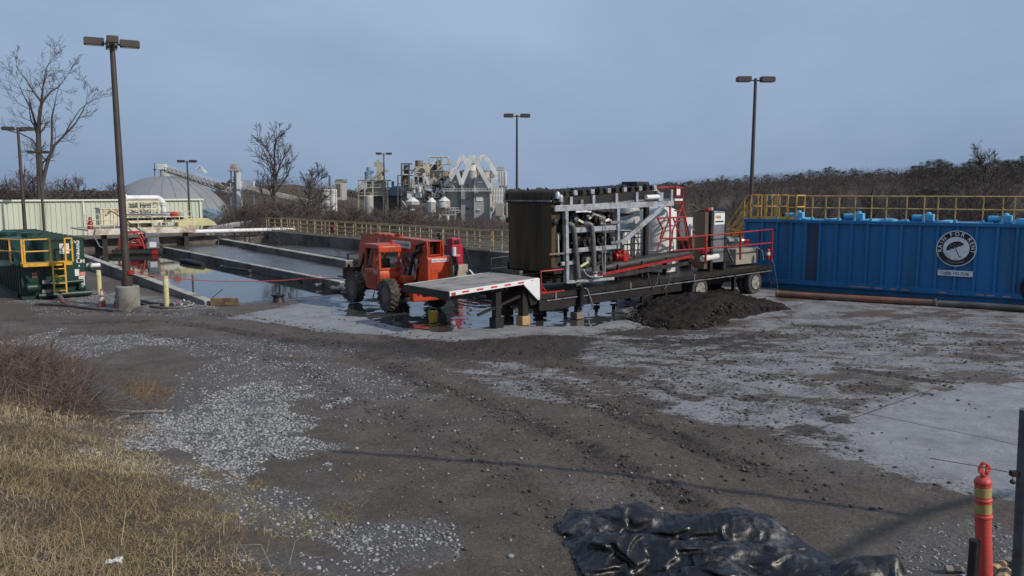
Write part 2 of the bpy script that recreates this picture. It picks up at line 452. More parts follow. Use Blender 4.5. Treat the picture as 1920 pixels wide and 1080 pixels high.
concA = pix([(1150, 628), (1480, 592), (1440, 552), (1950, 572), (2300, 600), (2300, 960), (1900, 928), (1740, 900), (1600, 872), (1430, 812), (1240, 768), (1130, 740), (1080, 700), (1110, 655)])
concClean = pix([(1600, 770), (1800, 715), (2300, 700), (2300, 960), (1900, 928), (1740, 900), (1610, 862), (1560, 815)])
concB = pix([(430, 598), (540, 572), (640, 540), (800, 520), (1450, 540), (1480, 592), (1150, 622), (1000, 628), (840, 642), (640, 626)])
concC = pix([(760, 665), (900, 672), (1080, 700), (1180, 740), (1120, 765), (980, 745), (880, 715)])
wetP = pix([(610, 560), (700, 530), (1160, 530), (1180, 600), (1110, 612), (960, 612), (800, 628), (700, 604), (640, 588)])
darkB = pix([(480, 640), (700, 636), (1000, 630), (1180, 612), (1330, 612), (1480, 640), (1250, 672), (1000, 676), (750, 672)])

GRAV = [([(230, 880), (420, 900), (600, 872), (632, 820), (600, 760), (520, 735), (430, 715), (340, 740), (290, 800)], 1250, .011, .036, 1.1, 3, .9, .0),
      ([(290, 840), (420, 880), (560, 865), (600, 800), (540, 760), (440, 760), (350, 790)], 850, .018, .044, .9, 4, 1.1, .0),
      ([(330, 760), (600, 740), (820, 745), (700, 690), (420, 672), (300, 705)], 210, .008, .032, .6, 5, .6, .15),
      ([(10, 650), (160, 672), (330, 645), (300, 622), (120, 622)], 420, .012, .034, .8, 6, .6, .1),
      ([(240, 665), (640, 672), (720, 655), (500, 636), (280, 636)], 190, .012, .034, .8, 9, .5, .2),
      ([(380, 705), (760, 740), (900, 725), (660, 680), (440, 668)], 80, .010, .034, .7, 7, .7, .1),
      ([(190, 905), (360, 880), (600, 930), (700, 1060), (560, 1040), (400, 960), (260, 940)], 420, .008, .034, .55, 11, .9, .1),
      ([(480, 985), (620, 960), (820, 965), (900, 990), (790, 1040), (700, 1085), (560, 1040)], 520, .008, .036, .5, 13, 1.2, .1),
      ([(560, 870), (640, 900), (700, 940), (560, 935)], 300, .008, .034, .4, 14, .8, .1),
      ([(420, 1085), (700, 1085), (760, 1130), (420, 1130)], 300, .008, .034, .4, 14, .8, .1),
      ([(0, 565), (140, 572), (230, 580), (420, 580), (400, 566), (170, 545), (100, 560)], 300, .012, .03, .4, 15, .8, 0),
      ([(1700, 1010), (1830, 985), (1930, 1010), (1930, 1100), (1740, 1100)], 300, .007, .030, .3, 19, .8, 0),
      ([(40, 575), (500, 585), (520, 600), (60, 592)], 70, .012, .034, .6, 16, .5, .1)]
GRAV0 = GRAV
xs = np.concatenate([-np.geomspace(46, 4000, 42)[::-1], np.arange(-45.6, -14.2, .38), np.arange(-14.2, 16.2, .07), np.arange(16.2, 45.8, .38), np.geomspace(46, 4000, 42)])
ys = [1.0]
while ys[-1] < 37: ys.append(ys[-1] + max(.045, .0046 * ys[-1]))
while ys[-1] < 100: ys.append(ys[-1] + .38)
ys = np.concatenate([np.array([-30, -12, -5, -2]), np.array(ys), np.geomspace(101, 6000, 70)])
GX, GY = np.meshgrid(xs, ys)
GZ = terrain(GX, GY)
tz, tm = tracks(GX, GY)
ga, gl = to_bf(GX, GY)
inbas = sstep(-1.5, 0.5, ga) * (gl < WL) * (gl > WF) * (ga < BEND)
pn = fbm(GX * .45, GY * .45, 4, 51); pn2 = fbm(GX * 1.6, GY * 1.6, 4, 57); pn3 = fbm(GX * .22, GY * .7, 3, 77)
st_ = fbm((GX * .77 + GY * .64) * .35, (-GX * .64 + GY * .77) * 2.2, 4, 83); st2 = fbm((GX * .96 - GY * .28) * .4, (GX * .28 + GY * .96) * 2.8, 4, 87)
sA = poly_sd(GX, GY, concA); sC = poly_sd(GX, GY, concClean); sB = poly_sd(GX, GY, concB); sD = poly_sd(GX, GY, concC)
cA = sstep(-.5, .7, sA + pn * 1.0) * (0.70 + .55 * pn3 + .35 * pn2 + .3 * pn + .55 * st_ + .5 * st2 - .35 * tm)
cA = np.maximum(cA, sstep(-.35, .25, sC + pn * .7 + pn2 * .2) * (.92 + .3 * pn2 + .25 * st2))
cB = sstep(-.25, .25, sB + pn * .5 + pn2 * .15) * (.88 + .5 * pn3 + .15 * pn2)
cC = sstep(-.3, .3, sD + pn2 * .3 + pn * .3) * (.50 + .7 * st2 + .3 * pn2)
att_c = np.clip(np.maximum(np.maximum(cA, cB), cC), 0, 1)
att_w = np.clip(sstep(-.4, .6, poly_sd(GX, GY, wetP) + pn * .8) * (.90 + .6 * pn3), 0, 1)
near = (GY < 38) * 1.0
soil = (1 - np.clip(att_c * 1.4, 0, 1)) * near * (1 - inbas)
dk = sstep(-.6, .8, poly_sd(GX, GY, darkB) + pn)
att_d = np.clip(np.maximum(tm * .75, dk), 0, 1) * near
clump = np.clip(fbm(GX * 3.1, GY * 3.1, 3, 61) - .05, 0, 1) * .11
GZ = GZ + soil * (tz + clump * (.45 + .8 * dk + 1.0 * tm)) + att_c * near * np.clip(tz, -.02, .02) * .5
GZ = GZ - .018 * att_w * near
gbank = np.clip(bank(GX, GY), 0, 3)
att_g = sstep(.10, .5, gbank) * (GX < 1.5) + sstep(60, 100, GY) * .5
att_g = np.clip(att_g, 0, 1)
att_v = np.zeros(GX.shape)
for pl_, dn, _a, _b, sf_, sd_, ns_, th_ in GRAV0:
    sv = poly_sd(GX, GY, pix(pl_)) + sf_ * 1.5 * fbm(GX * ns_, GY * ns_, 3, sd_); att_v = np.maximum(att_v, sstep(th_ - .25, th_ + .35, sv) * min(.75, .2 + dn / 900))
nx, ny = len(xs), len(ys)
idx = np.arange(nx * ny).reshape(ny, nx)
fc = np.stack([idx[:-1, :-1], idx[:-1, 1:], idx[1:, 1:], idx[1:, :-1]], -1).reshape(-1, 4)

def ground_mat():
    m = bpy.data.materials.new('yard_ground'); m.use_nodes = True
    t = m.node_tree; L = t.links.new; N = t.nodes.new; b = t.nodes['Principled BSDF']
    c = N('ShaderNodeTexCoord')
    def noise(sc, det=6, ro=.6, vec=None, dis=0):
        n = N('ShaderNodeTexNoise'); n.inputs['Scale'].default_value = sc; n.inputs['Detail'].default_value = det
        n.inputs['Roughness'].default_value = ro; n.inputs['Distortion'].default_value = dis
        L(vec or c.outputs['Object'], n.inputs['Vector']); return n.outputs['Fac']
    def attr(nm):
        a = N('ShaderNodeAttribute'); a.attribute_name = nm; return a.outputs['Fac']
    def ma(op, a, bb, cl=False):
        n = N('ShaderNodeMath'); n.operation = op; n.use_clamp = cl
        for i, v in enumerate((a, bb)):
            if isinstance(v, (int, float)): n.inputs[i].default_value = v
            else: L(v, n.inputs[i])
        return n.outputs[0]
    def ramp(f, p0, c0, p1, c1):
        r = N('ShaderNodeValToRGB'); e = r.color_ramp.elements
        e[0].position = p0; e[0].color = tuple(c0) + (1,); e[1].position = p1; e[1].color = tuple(c1) + (1,); L(f, r.inputs[0]); return r.outputs[0]
    def mixc(f, a, bb):
        n = N('ShaderNodeMixRGB'); L(f, n.inputs[0]); L(a, n.inputs[1]); L(bb, n.inputs[2]); return n.outputs[0]
    nf = noise(9, 8, .72); nm = noise(1.7, 8, .65); nl = noise(.25, 6, .6); ng = noise(38, 4, .7)
    mud = ramp(nm, .32, (0.094, 0.070, 0.051), .70, (0.192, 0.151, 0.114))
    mud2 = ramp(nf, .35, (0.052, 0.038, 0.028), .66, (0.175, 0.137, 0.103))
    mud = mixc(ma('MULTIPLY', nl, .9), mud, mud2)
    pale = ramp(nl, .50, (0, 0, 0), .66, (.7, .7, .7))
    palec = ramp(nm, .3, (0.13, 0.113, 0.098), .7, (0.22, 0.20, 0.178))
    mud = mixc(pale, mud, palec)
    darkm = ramp(nf, .35, (0.026, 0.021, 0.019), .7, (0.062, 0.050, 0.042))
    mud = mixc(ma('MULTIPLY', attr('dk'), .85), mud, darkm)
    soil = ramp(noise(5, 8, .7), .35, (0.055, 0.042, 0.025), .68, (0.19, 0.135, 0.06))
    mud = mixc(attr('gr'), mud, soil)
    mud = mixc(attr('gv'), mud, ramp(ng, .35, (0.07, 0.068, 0.066), .65, (0.26, 0.26, 0.265)))
    co = ramp(nm, .3, (0.20, 0.205, 0.215), .72, (0.33, 0.335, 0.35))
    co = mixc(ramp(nf, .45, (0, 0, 0), .75, (.55, .55, .55)), co, ramp(nm, 0, (0.17, 0.155, 0.14), 1, (0.2, 0.18, 0.16)))
    # expansion joints of the slab
    vm = N('ShaderNodeMapping'); vm.inputs['Rotation'].default_value = (0, 0, -BF.a); L(c.outputs['Object'], vm.inputs[0])
    sx = N('ShaderNodeSeparateXYZ'); L(vm.outputs[0], sx.inputs[0])
    j = None
    for ax in ('X', 'Y'):
        f = ma('FRACT', ma('ADD', ma('DIVIDE', sx.outputs[ax], 4.6), .37), 0); f = ma('ABSOLUTE', ma('SUBTRACT', f, .5), 0)
        f = ma('GREATER_THAN', f, .4945); j = f if j is None else ma('MAXIMUM', j, f)
    jc = N('ShaderNodeRGB'); jc.outputs[0].default_value = (.06, .05, .045, 1)
    co = mixc(ma('MULTIPLY', j, .8), co, jc.outputs[0])
    k = ma('ADD', attr('cc'), ma('MULTIPLY', ma('SUBTRACT', nf, .5), 1.15))
    k = ma('ADD', k, ma('MULTIPLY', ma('SUBTRACT', nm, .5), .8))
    k = ma('ADD', k, ma('MULTIPLY', ma('SUBTRACT', ng, .5), .35))
    sm = N('ShaderNodeMapping'); sm.inputs['Rotation'].default_value = (0, 0, R(-28)); sm.inputs['Scale'].default_value = (.7, 3.4, 1); L(c.outputs['Object'], sm.inputs[0])
    ns = noise(2.6, 9, .74, sm.outputs[0], .3); nfl = noise(17, 6, .66, None, .6); nq = noise(.9, 5, .6)
    soft = ma('SUBTRACT', 1.0, attr('cl'))
    k = ma('ADD', k, ma('MULTIPLY', ma('MULTIPLY', ma('SUBTRACT', ns, .5), 2.6), soft))
    kk = ramp(k, .47, (0, 0, 0), .56, (1, 1, 1))
    fleck = ramp(ma('ADD', nfl, ma('MULTIPLY', ma('SUBTRACT', nq, .5), .45)), .53, (0, 0, 0), .57, (1, 1, 1))
    flk = ma('MULTIPLY', fleck, ma('ADD', .08, ma('MULTIPLY', soft, ma('ADD', .22, ma('MULTIPLY', ma('MAXIMUM', attr('cc'), attr('dk')), .65)))))
    crumb = ramp(nf, .35, (0.028, 0.022, 0.018), .7, (0.07, 0.057, 0.047))
    film = mixc(ma('MULTIPLY', ma('MULTIPLY', ramp(ns, .42, (0, 0, 0), .62, (1, 1, 1)), soft), .55), co, palec)
    col = mixc(flk, mixc(kk, mud, film), crumb)
    wet = ma('ADD', attr('wt'), ma('MULTIPLY', ma('SUBTRACT', nm, .5), .9))
    wk = ramp(wet, .48, (0, 0, 0), .62, (1, 1, 1))
    wc = ramp(nm, .3, (0.035, 0.033, 0.032), .7, (0.09, 0.088, 0.086))
    col = mixc(wk, col, wc)
    sld = attr('sl'); col = mixc(sld, col, ramp(nm, .3, (0.040, 0.034, 0.029), .7, (0.085, 0.072, 0.061)))
    L(col, b.inputs['Base Color'])
    ro = ma('ADD', ma('MULTIPLY', nf, .42), .46)
    dry = N('ShaderNodeMixRGB'); L(wk, dry.inputs[0]); L(ro, dry.inputs[1]); dry.inputs[2].default_value = (.04, .04, .04, 1)
    sr = N('ShaderNodeMixRGB'); L(sld, sr.inputs[0]); L(dry.outputs[0], sr.inputs[1]); L(ramp(nl, .35, (.12, .12, .12), .65, (.34, .34, .34)), sr.inputs[2]); L(sr.outputs[0], b.inputs['Roughness'])
    bh = ma('ADD', ma('MULTIPLY', nf, 1.0), ma('ADD', ma('MULTIPLY', ng, .35), ma('MULTIPLY', flk, .45)))
    bstr = ma('MULTIPLY', ma('SUBTRACT', 1.0, wk), ma('SUBTRACT', 1.0, ma('MULTIPLY', kk, .6)))
    bp = N('ShaderNodeBump'); bp.inputs['Distance'].default_value = .10; L(ma('MULTIPLY', bstr, ma('SUBTRACT', 1.0, ma('MULTIPLY', sld, .93))), bp.inputs['Strength']); L(bh, bp.inputs['Height'])
    L(bp.outputs[0], b.inputs['Normal'])
    b.inputs['Specular IOR Level'].default_value = .5
    return m
gm = ground_mat()
g = np_mesh('ground', np.stack([GX, GY, GZ], -1).reshape(-1, 3), fc, gm, attrs={'cc': att_c.ravel(), 'wt': np.clip(np.maximum(att_w, 0) * (1 - att_g), 0, 1).ravel(), 'dk': np.maximum(att_d, inbas * .8).ravel(), 'gr': att_g.ravel(), 'gv': att_v.ravel(), 'sl': inbas.ravel(), 'cl': np.clip(np.maximum(sstep(-.4, .8, sC), sstep(-.2, .8, sB)) , 0, 1).ravel()})
g['kind'] = 'structure'
def gz(x, y): return float(terrain(np.array([x], float), np.array([y], float))[0])

# water standing in the basins
def water_mat():
    m = bpy.data.materials.new('basin_water'); m.use_nodes = True; t = m.node_tree; b = t.nodes['Principled BSDF']
    b.inputs['Base Color'].default_value = (.022, .024, .024, 1); b.inputs['Roughness'].default_value = .03; b.inputs['IOR'].default_value = 1.33
    c = t.nodes.new('ShaderNodeTexCoord'); n = t.nodes.new('ShaderNodeTexNoise'); n.inputs['Scale'].default_value = 2.2; n.inputs['Detail'].default_value = 5
    bp = t.nodes.new('ShaderNodeBump'); bp.inputs['Strength'].default_value = .06; bp.inputs['Distance'].default_value = .03
    t.links.new(c.outputs['Object'], n.inputs['Vector']); t.links.new(n.outputs['Fac'], bp.inputs['Height']); t.links.new(bp.outputs[0], b.inputs['Normal'])
    return m
wm = water_mat()
mb = MB(); q = [BF.w(-.9, WL - .1, -.075), BF.w(BEND, WL - .1, -.075), BF.w(BEND, WF + .1, -.075), BF.w(-.9, WF + .1, -.04)]
mb.add(q, [(0, 1, 2, 3)]); struct('water', mb.build('water', wm, smooth=0))

# ================================================================== LOOSE STONE, CLODS, GRASS
ico_v = []
def ico():
    t = (1 + 5 ** .5) / 2
    v = np.array([(-1, t, 0), (1, t, 0), (-1, -t, 0), (1, -t, 0), (0, -1, t), (0, 1, t), (0, -1, -t), (0, 1, -t), (t, 0, -1), (t, 0, 1), (-t, 0, -1), (-t, 0, 1)], float)
    f = np.array([(0, 11, 5), (0, 5, 1), (0, 1, 7), (0, 7, 10), (0, 10, 11), (1, 5, 9), (5, 11, 4), (11, 10, 2), (10, 7, 6), (7, 1, 8), (3, 9, 4), (3, 4, 2), (3, 2, 6), (3, 6, 8), (3, 8, 9), (4, 9, 5), (2, 4, 11), (6, 2, 10), (8, 6, 7), (9, 8, 1)])
    return v / np.linalg.norm(v[0]), f
IV, IF = ico()
def scatter(name, m, pts, sz, flat=.6, sink=.25, smooth=False, z0=None, jitter=.28):
    n = len(pts)
    if n == 0: return
    V = np.repeat(IV[None], n, 0) * (1 + jitter * (rng.random((n, 12, 1)) * 2 - 1))
    V = V * sz[:, None, None] * np.stack([np.ones(n), .6 + .5 * rng.random(n), flat * (.7 + .6 * rng.random(n))], -1)[:, None]
    tl = rng.normal(0, .25, n); ca, sa = np.cos(tl), np.sin(tl)
    V = np.stack([V[..., 0] * ca[:, None] - V[..., 2] * sa[:, None], V[..., 1], V[..., 0] * sa[:, None] + V[..., 2] * ca[:, None]], -1)
    a = rng.random(n) * 6.28; ca, sa = np.cos(a), np.sin(a)
    V = np.stack([V[..., 0] * ca[:, None] - V[..., 1] * sa[:, None], V[..., 0] * sa[:, None] + V[..., 1] * ca[:, None], V[..., 2]], -1)
    z = terrain(pts[:, 0], pts[:, 1]) if z0 is None else z0
    V = V + np.stack([pts[:, 0], pts[:, 1], z + sz * flat * (1 - sink * 2)], -1)[:, None]
    Fc = (IF[None] + (np.arange(n) * 12)[:, None, None]).reshape(-1, 3)
    o = np_mesh(name, V.reshape(-1, 3), Fc, m, smooth=smooth, attrs={'tone': np.repeat(rng.random(n), 12)})
    o['kind'] = 'stuff'
    return o
def in_poly(poly, n, soft=.3, nscale=.8, thr=0.0, seed=3):
    p = np.array(poly); lo, hi = p.min(0) - soft, p.max(0) + soft
    q = lo + (hi - lo) * rng.random((n, 2))
    s = poly_sd(q[:, 0], q[:, 1], poly) + soft * 1.5 * fbm(q[:, 0] * nscale, q[:, 1] * nscale, 3, seed)
    return q[s > thr]
def tone_mat(name, c0, c1, rough=.85, var=.25):
    m = bpy.data.materials.new(name); m.use_nodes = True; t = m.node_tree; b = t.nodes['Principled BSDF']
    a = t.nodes.new('ShaderNodeAttribute'); a.attribute_name = 'tone'; r = t.nodes.new('ShaderNodeValToRGB')
    r.color_ramp.elements[0].color = tuple(c0) + (1,); r.color_ramp.elements[1].color = tuple(c1) + (1,)
    t.links.new(a.outputs['Fac'], r.inputs[0])
    c = t.nodes.new('ShaderNodeTexCoord'); n = t.nodes.new('ShaderNodeTexNoise'); n.inputs['Scale'].default_value = 14; n.inputs['Detail'].default_value = 5
    t.links.new(c.outputs['Object'], n.inputs['Vector'])
    mr = t.nodes.new('ShaderNodeMapRange'); mr.inputs[1].default_value = .3; mr.inputs[2].default_value = .7; mr.inputs[3].default_value = 1 - var; mr.inputs[4].default_value = 1 + var
    t.links.new(n.outputs['Fac'], mr.inputs[0])
    mx = t.nodes.new('ShaderNodeVectorMath'); mx.operation = 'SCALE'; t.links.new(r.outputs[0], mx.inputs[0]); t.links.new(mr.outputs[0], mx.inputs['Scale'])
    t.links.new(mx.outputs[0], b.inputs['Base Color']); b.inputs['Roughness'].default_value = rough
    return m
stone = tone_mat('crushed_stone', (0.11, 0.11, 0.112), (0.36, 0.365, 0.375))
clodm = tone_mat('mud_clods', (0.030, 0.025, 0.022), (0.085, 0.071, 0.060), .8)
grassm = tone_mat('dry_grass', (0.20, 0.135, 0.075), (0.62, 0.50, 0.31), .8)
mossm = tone_mat('yellow_green_grass', (0.20, 0.15, 0.045), (0.42, 0.33, 0.12), .8)
# gravel patches
def gr(poly, dens, smin, smax, soft=.35, seed=3, nscale=.8, thr=0.):
    p = pix(poly); q = np.array(p); A = np.prod(q.max(0) - q.min(0))
    pts = in_poly(p, int(A * dens), soft, nscale, thr, seed)
    return pts, smin + (smax - smin) * rng.random(len(pts)) ** 2 * np.where(rng.random(len(pts)) < .05, 1.7, 1)
gp = [gr(*k) for k in GRAV]
scatter('gravel', stone, np.concatenate([a for a, _ in gp]), np.concatenate([b for _, b in gp]), .5, .32)
# sparse pebbles over the mud
pp = [gr([(300, 640), (900, 680), (1300, 760), (1400, 960), (1000, 1085), (560, 1085), (640, 900), (500, 700)], 9, .008, .035, 1, 22),
      gr([(620, 760), (900, 760), (1010, 830), (860, 980), (640, 900)], 9, .012, .04, .8, 25, .6, .3),
      gr([(1140, 850), (1300, 850), (1340, 910), (1180, 900)], 50, .01, .03, .4, 27, 1.2, .1)]
scatter('pebbles', stone, np.concatenate([a for a, _ in pp]), np.concatenate([b for _, b in pp]), .6, .3)
# dark clods thrown up by wheels
def track_pts(n, spread):
    out = []
    for pl, hw, dep in TRACKS:
        pts = np.array(pix(pl)); seg = np.linalg.norm(np.diff(pts, axis=0), axis=1); k = rng.random(n) * seg.sum()
        cs = np.concatenate([[0], np.cumsum(seg)]); i = np.clip(np.searchsorted(cs, k) - 1, 0, len(seg) - 1); f = ((k - cs[i]) / seg[i])[:, None]
        p = pts[i] * (1 - f) + pts[i + 1] * f
        d = (pts[i + 1] - pts[i]) / seg[i][:, None]; nrm = np.stack([-d[:, 1], d[:, 0]], -1)
        out.append(p + nrm * ((rng.random(n) < .5) * 1.9 + rng.normal(0, spread, n))[:, None])
    return np.concatenate(out)
tp = track_pts(620, .30); tp = tp[(tp[:, 1] > 8.6)]
ap = in_poly(pix([(640, 640), (1180, 620), (1500, 605), (1920, 600), (2000, 760), (1600, 800), (1640, 930), (1300, 960), (1000, 1085), (700, 1085), (640, 800)]), 3600, .6, .7, .5, 33)
cl = np.concatenate([tp, ap]); _s = np.maximum(poly_sd(cl[:, 0], cl[:, 1], concClean), poly_sd(cl[:, 0], cl[:, 1], concB) - .6); cl = cl[(_s < .2) | (rng.random(len(cl)) < .12)]; scatter('mud_clods', clodm, cl, .012 + .040 * rng.random(len(cl)) ** 2.6, .5, .3, smooth=True)

def blades(name, m, pts, h, wd, lean=.35, base=None):
    n = len(pts); a = rng.random(n) * 6.283; l = rng.normal(0, lean, (n, 2)) + np.array([.10, -.04])
    z = terrain(pts[:, 0], pts[:, 1]) - .02
    b = np.stack([pts[:, 0], pts[:, 1], z], -1); s = np.stack([np.cos(a), np.sin(a), 0 * a], -1) * wd[:, None] * .5
    up = np.stack([l[:, 0], l[:, 1], np.ones(n)], -1); mid = b + up * (h * .5)[:, None]
    tip = b + np.stack([l[:, 0] * 2.6, l[:, 1] * 2.6, np.full(n, .80)], -1) * h[:, None]
    V = np.stack([b - s, b + s, mid - s * .7, mid + s * .7, tip], 1).reshape(-1, 3)
    o = (np.arange(n) * 5)[:, None]
    Fc = np.concatenate([o + np.array([[0, 1, 3]]), o + np.array([[0, 3, 2]]), o + np.array([[2, 3, 4]])])
    ob = np_mesh(name, V, Fc, m, smooth=False, attrs={'tone': np.repeat(np.clip(base if base is not None else rng.random(n), 0, 1), 5)})
    ob['kind'] = 'stuff'
    return ob
# dry grass over the bank, bottom left
def bank_pts(n, x0, x1, y0, y1, lo, hi, seed, thr, sc=.7):
    q = np.array([x0, y0]) + np.array([x1 - x0, y1 - y0]) * rng.random((n, 2))
    e = bank(q[:, 0], q[:, 1]); nn = fbm(q[:, 0] * sc, q[:, 1] * sc, 3, seed)
    return q[(e + nn * .28 > lo) & (e < hi) & (nn > thr)]
q1 = bank_pts(210000, -16, 1.5, 4.2, 19, .16, 3, 71, -.65)
q1 = q1[q1[:, 0] + .7 * fbm(q1[:, 0] * .8, q1[:, 1] * .8, 3, 78) < -2.3 - .62 * (q1[:, 1] - 8)]
h1 = (.08 + .20 * rng.random(len(q1)) ** 1.6) * (1 + .6 * fbm(q1[:, 0] * .6, q1[:, 1] * .6, 3, 73)) * (.55 + .45 * sstep(.2, 1.0, bank(q1[:, 0], q1[:, 1])))
t1 = .5 + .75 * fbm(q1[:, 0] * .5, q1[:, 1] * .5, 3, 75) + .28 * (rng.random(len(q1)) - .5)
blades('dry_grass', grassm, q1, h1, .004 + .005 * rng.random(len(h1)), .4, t1)
q2 = bank_pts(45000, -8, 1.2, 5.5, 13, .05, 1.3, 81, .04)
q2 = q2[q2[:, 0] < -.9 - .35 * (q2[:, 1] - 8)]
blades('short_grass', mossm, q2, .03 + .07 * rng.random(len(q2)), .005 + .004 * rng.random(len(q2)), .6)
q3 = bank_pts(1500, -15, -2, 5, 17, .3, 3, 91, -.1)      # tall seed stalks
blades('grass_stalks', grassm, q3, .35 + .45 * rng.random(len(q3)), .005 + .003 * rng.random(len(q3)), .16)
# ================================================================== BASIN WALLS, DECK, BUILDING
def bwall(name, label, a0, a1, l, top, th, m, bot=-.6, top1=None, body=None, l1=None):
    l1 = l if l1 is None else l1
    t = thing(name, label, 'wall', tuple(BF.w(a0, l, 0)), BF.a + math.atan2(l1 - l, a1 - a0))
    top1 = top if top1 is None else top1; L_ = a1 - a0
    mb = MB(); n = 24
    for i in range(n):      # slightly uneven cast length
        x0, x1 = L_ * i / n, L_ * (i + 1) / n; z0 = top + (top1 - top) * i / n; z1 = top + (top1 - top) * (i + 1) / n
        o = len(mb.v); h = th / 2
        vs = [(x, y, z) for x, zt in ((x0, z0), (x1, z1)) for y in (-h, h) for z in (bot, zt)]
        fs = [(0, 4, 6, 2), (1, 3, 7, 5), (0, 1, 5, 4), (2, 6, 7, 3)]
        if i == 0: fs.append((0, 2, 3, 1))
        if i == n - 1: fs.append((4, 5, 7, 6))
        mb.add(vs, fs)
    mb.build('wall_body', body or concdark, t)
    cp = MB(); o = 0; h = th / 2 + .015
    vs = [(x, y, z) for x, zt in ((-.01, top), (L_ + .01, top1)) for y in (-h, h) for z in (zt + .002, zt + .05)]
    cp.add(vs, [(0, 4, 6, 2), (1, 3, 7, 5), (0, 1, 5, 4), (2, 6, 7, 3), (0, 2, 3, 1), (4, 5, 7, 6)])
    cp.build('wall_coping', m, t)
    return t
bwall('basin_wall', 'low grey concrete wall running from the yellow bollards beside the green tank', .3, 36, WL, .14, .32, conclight, top1=1.0, body=conc)
bwall('basin_wall', 'low dark divider wall between the clear pool and the sludge channel', 1.7, 31, WMl(1.7), .28, .25, conclight, top1=.30, l1=WMl(31))
bwall('basin_wall', 'thick stained concrete wall between sludge channel and the far basin', 10, 36.4, WRl(10), .45, .42, conclight, l1=WRl(36.4))
bwall('basin_wall', 'long stained concrete wall under the tan walkway railing', 2.2, 37, WF, .98, .4, conc)
t = thing('end_wall', 'pale concrete end wall of the far basin behind the white pipe', 'wall', tuple(BF.w(BEND, WRl(BEND), 0)), BF.a)
MB().bx(.0, .4, -4.3, -.2, -.6, .75).build('wall_body', conc, t, bevel=.02)
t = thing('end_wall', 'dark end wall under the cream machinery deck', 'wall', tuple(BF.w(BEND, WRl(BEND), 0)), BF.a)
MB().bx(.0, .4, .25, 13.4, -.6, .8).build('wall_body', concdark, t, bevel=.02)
# service ground behind the far wall
# long tan railing
rl = [G(478, 432, 1.1), G(915, 465, 1.1)]
d0 = BF.loc(rl[0]); d1 = BF.loc(rl[1])
rA, rB = BF.w(BEND + .3, WF - .15, 1.03), BF.w(5.0, WF - .15, 1.03)
railing('handrail', 'long tan painted railing with many posts along the far basin wall', 'railing', [rA, rB], 1.1, 1.25, railtan, rails=(1, .66, .36), r=.034)
railing('handrail', 'second tan railing on the back side of the basin walkway', 'railing', [BF.w(BEND + .3, WF - 1.35, 1.03), BF.w(5.0, WF - 1.35, 1.03)], 1.1, 1.7, railtan, rails=(1, .66, .36), r=.030)
t = thing('walkway', 'tan edged walkway slab along the top of the far basin wall', 'walkway', tuple(BF.w(5, WF - 1.4, 0)), BF.a)
MB().bx(0, 31.8, 0, 1.15, .86, 1.0).build('walkway_slab', concdark, t)
MB().bx(0, 31.8, 1.42, 1.46, .80, 1.12).build('kick_plate', railtan, t)
# stair rail at its far end
t = thing('stair', 'tan stair with sloping rails at the far end of the long railing', 'stair', tuple(rA), BF.a)
for oy in (0.0, -1.3):
    mb = MB(); mb.tube([(0, oy, 1.1), (.5, oy, 1.1), (3.6, oy, -.7)], .035, 6); mb.tube([(0, oy, .6), (.5, oy, .6), (3.6, oy, -1.2)], .035, 6); mb.build('rail', railtan, t)
    mb = MB()
    for x, z in ((.5, 0), (1.6, -.65), (2.7, -1.3)): mb.cyl((x, oy, z - .1), (x, oy, z + 1.05), .03, 6)
    mb.build('post', railtan, t)
    MB().bar((.4, oy, 0), (3.6, oy, -1.85), .06, .22).build('stringer', railtan, t)
mb = MB()
for i in range(9): mb.bx(.45 + i * .35, .75 + i * .35, -1.27, -.03, -.08 - i * .2, -.04 - i * .2)
mb.build('treads', railtan, t)
# near-end landing of that walkway with yellow steps
e = BF.w(5.0, WF - .15, 1.03)
t = thing('landing_cage', 'tan railed landing with yellow kick boards at the near end of the long railing', 'landing', tuple(e), BF.a)
mb = MB()
for x in (-1.6, -.8): 
    for y in (0, -1.2): mb.cyl((x, y, -.9), (x, y, 1.2), .04, 6)
mb.build('post', railtan, t)
mb = MB()
for z in (1.2, .85, .5, .15, -.2):
    mb.tube([(-.2, -1.2, z), (-1.6, -1.2, z), (-1.6, 0, z), (-.2, 0, z)], .03, 6)
mb.build('rail', railtan, t)
for z in (-.25, -.75): MB().bx(-1.64, -1.6, -1.35, .15, z - .35, z).build('kick_board', yellow, t)
MB().bx(-1.5, 0, -1.2, 0, -.12, -.06).build('landing_plate', railtan, t)
# life ring on the railing
lp = BF.w(24.5, WF + .05, 1.6)
t = thing('life_ring', 'small red and dark ring hanging on the long tan railing', 'life ring', tuple(lp), BF.a)
mb = MB(); mb.tube([(.22 * math.cos(k * .4488), 0, .22 * math.sin(k * .4488)) for k in range(15)], .06, 8, cap=False); mb.build('ring', red, t)
MB().box((0, -.02, 0), (.12, .1, .5)).build('bracket', blacksteel, t)
# floodlight on the far wall
fp = BF.loc(G(877, 460, .9)); t = thing('wall_floodlight', 'small white floodlight on the far basin wall near the landing', 'floodlight', tuple(BF.w(8.2, WF + .35, 1.0)), BF.a)
MB().lathe([(.05, -.08), (.16, .05), (.17, .12), (.12, .15)], 12, (0, 0, 0), 'Y').build('lamp_head', white, t)
MB().box((0, -.1, -.1), (.05, .2, .25)).build('bracket', blacksteel, t)
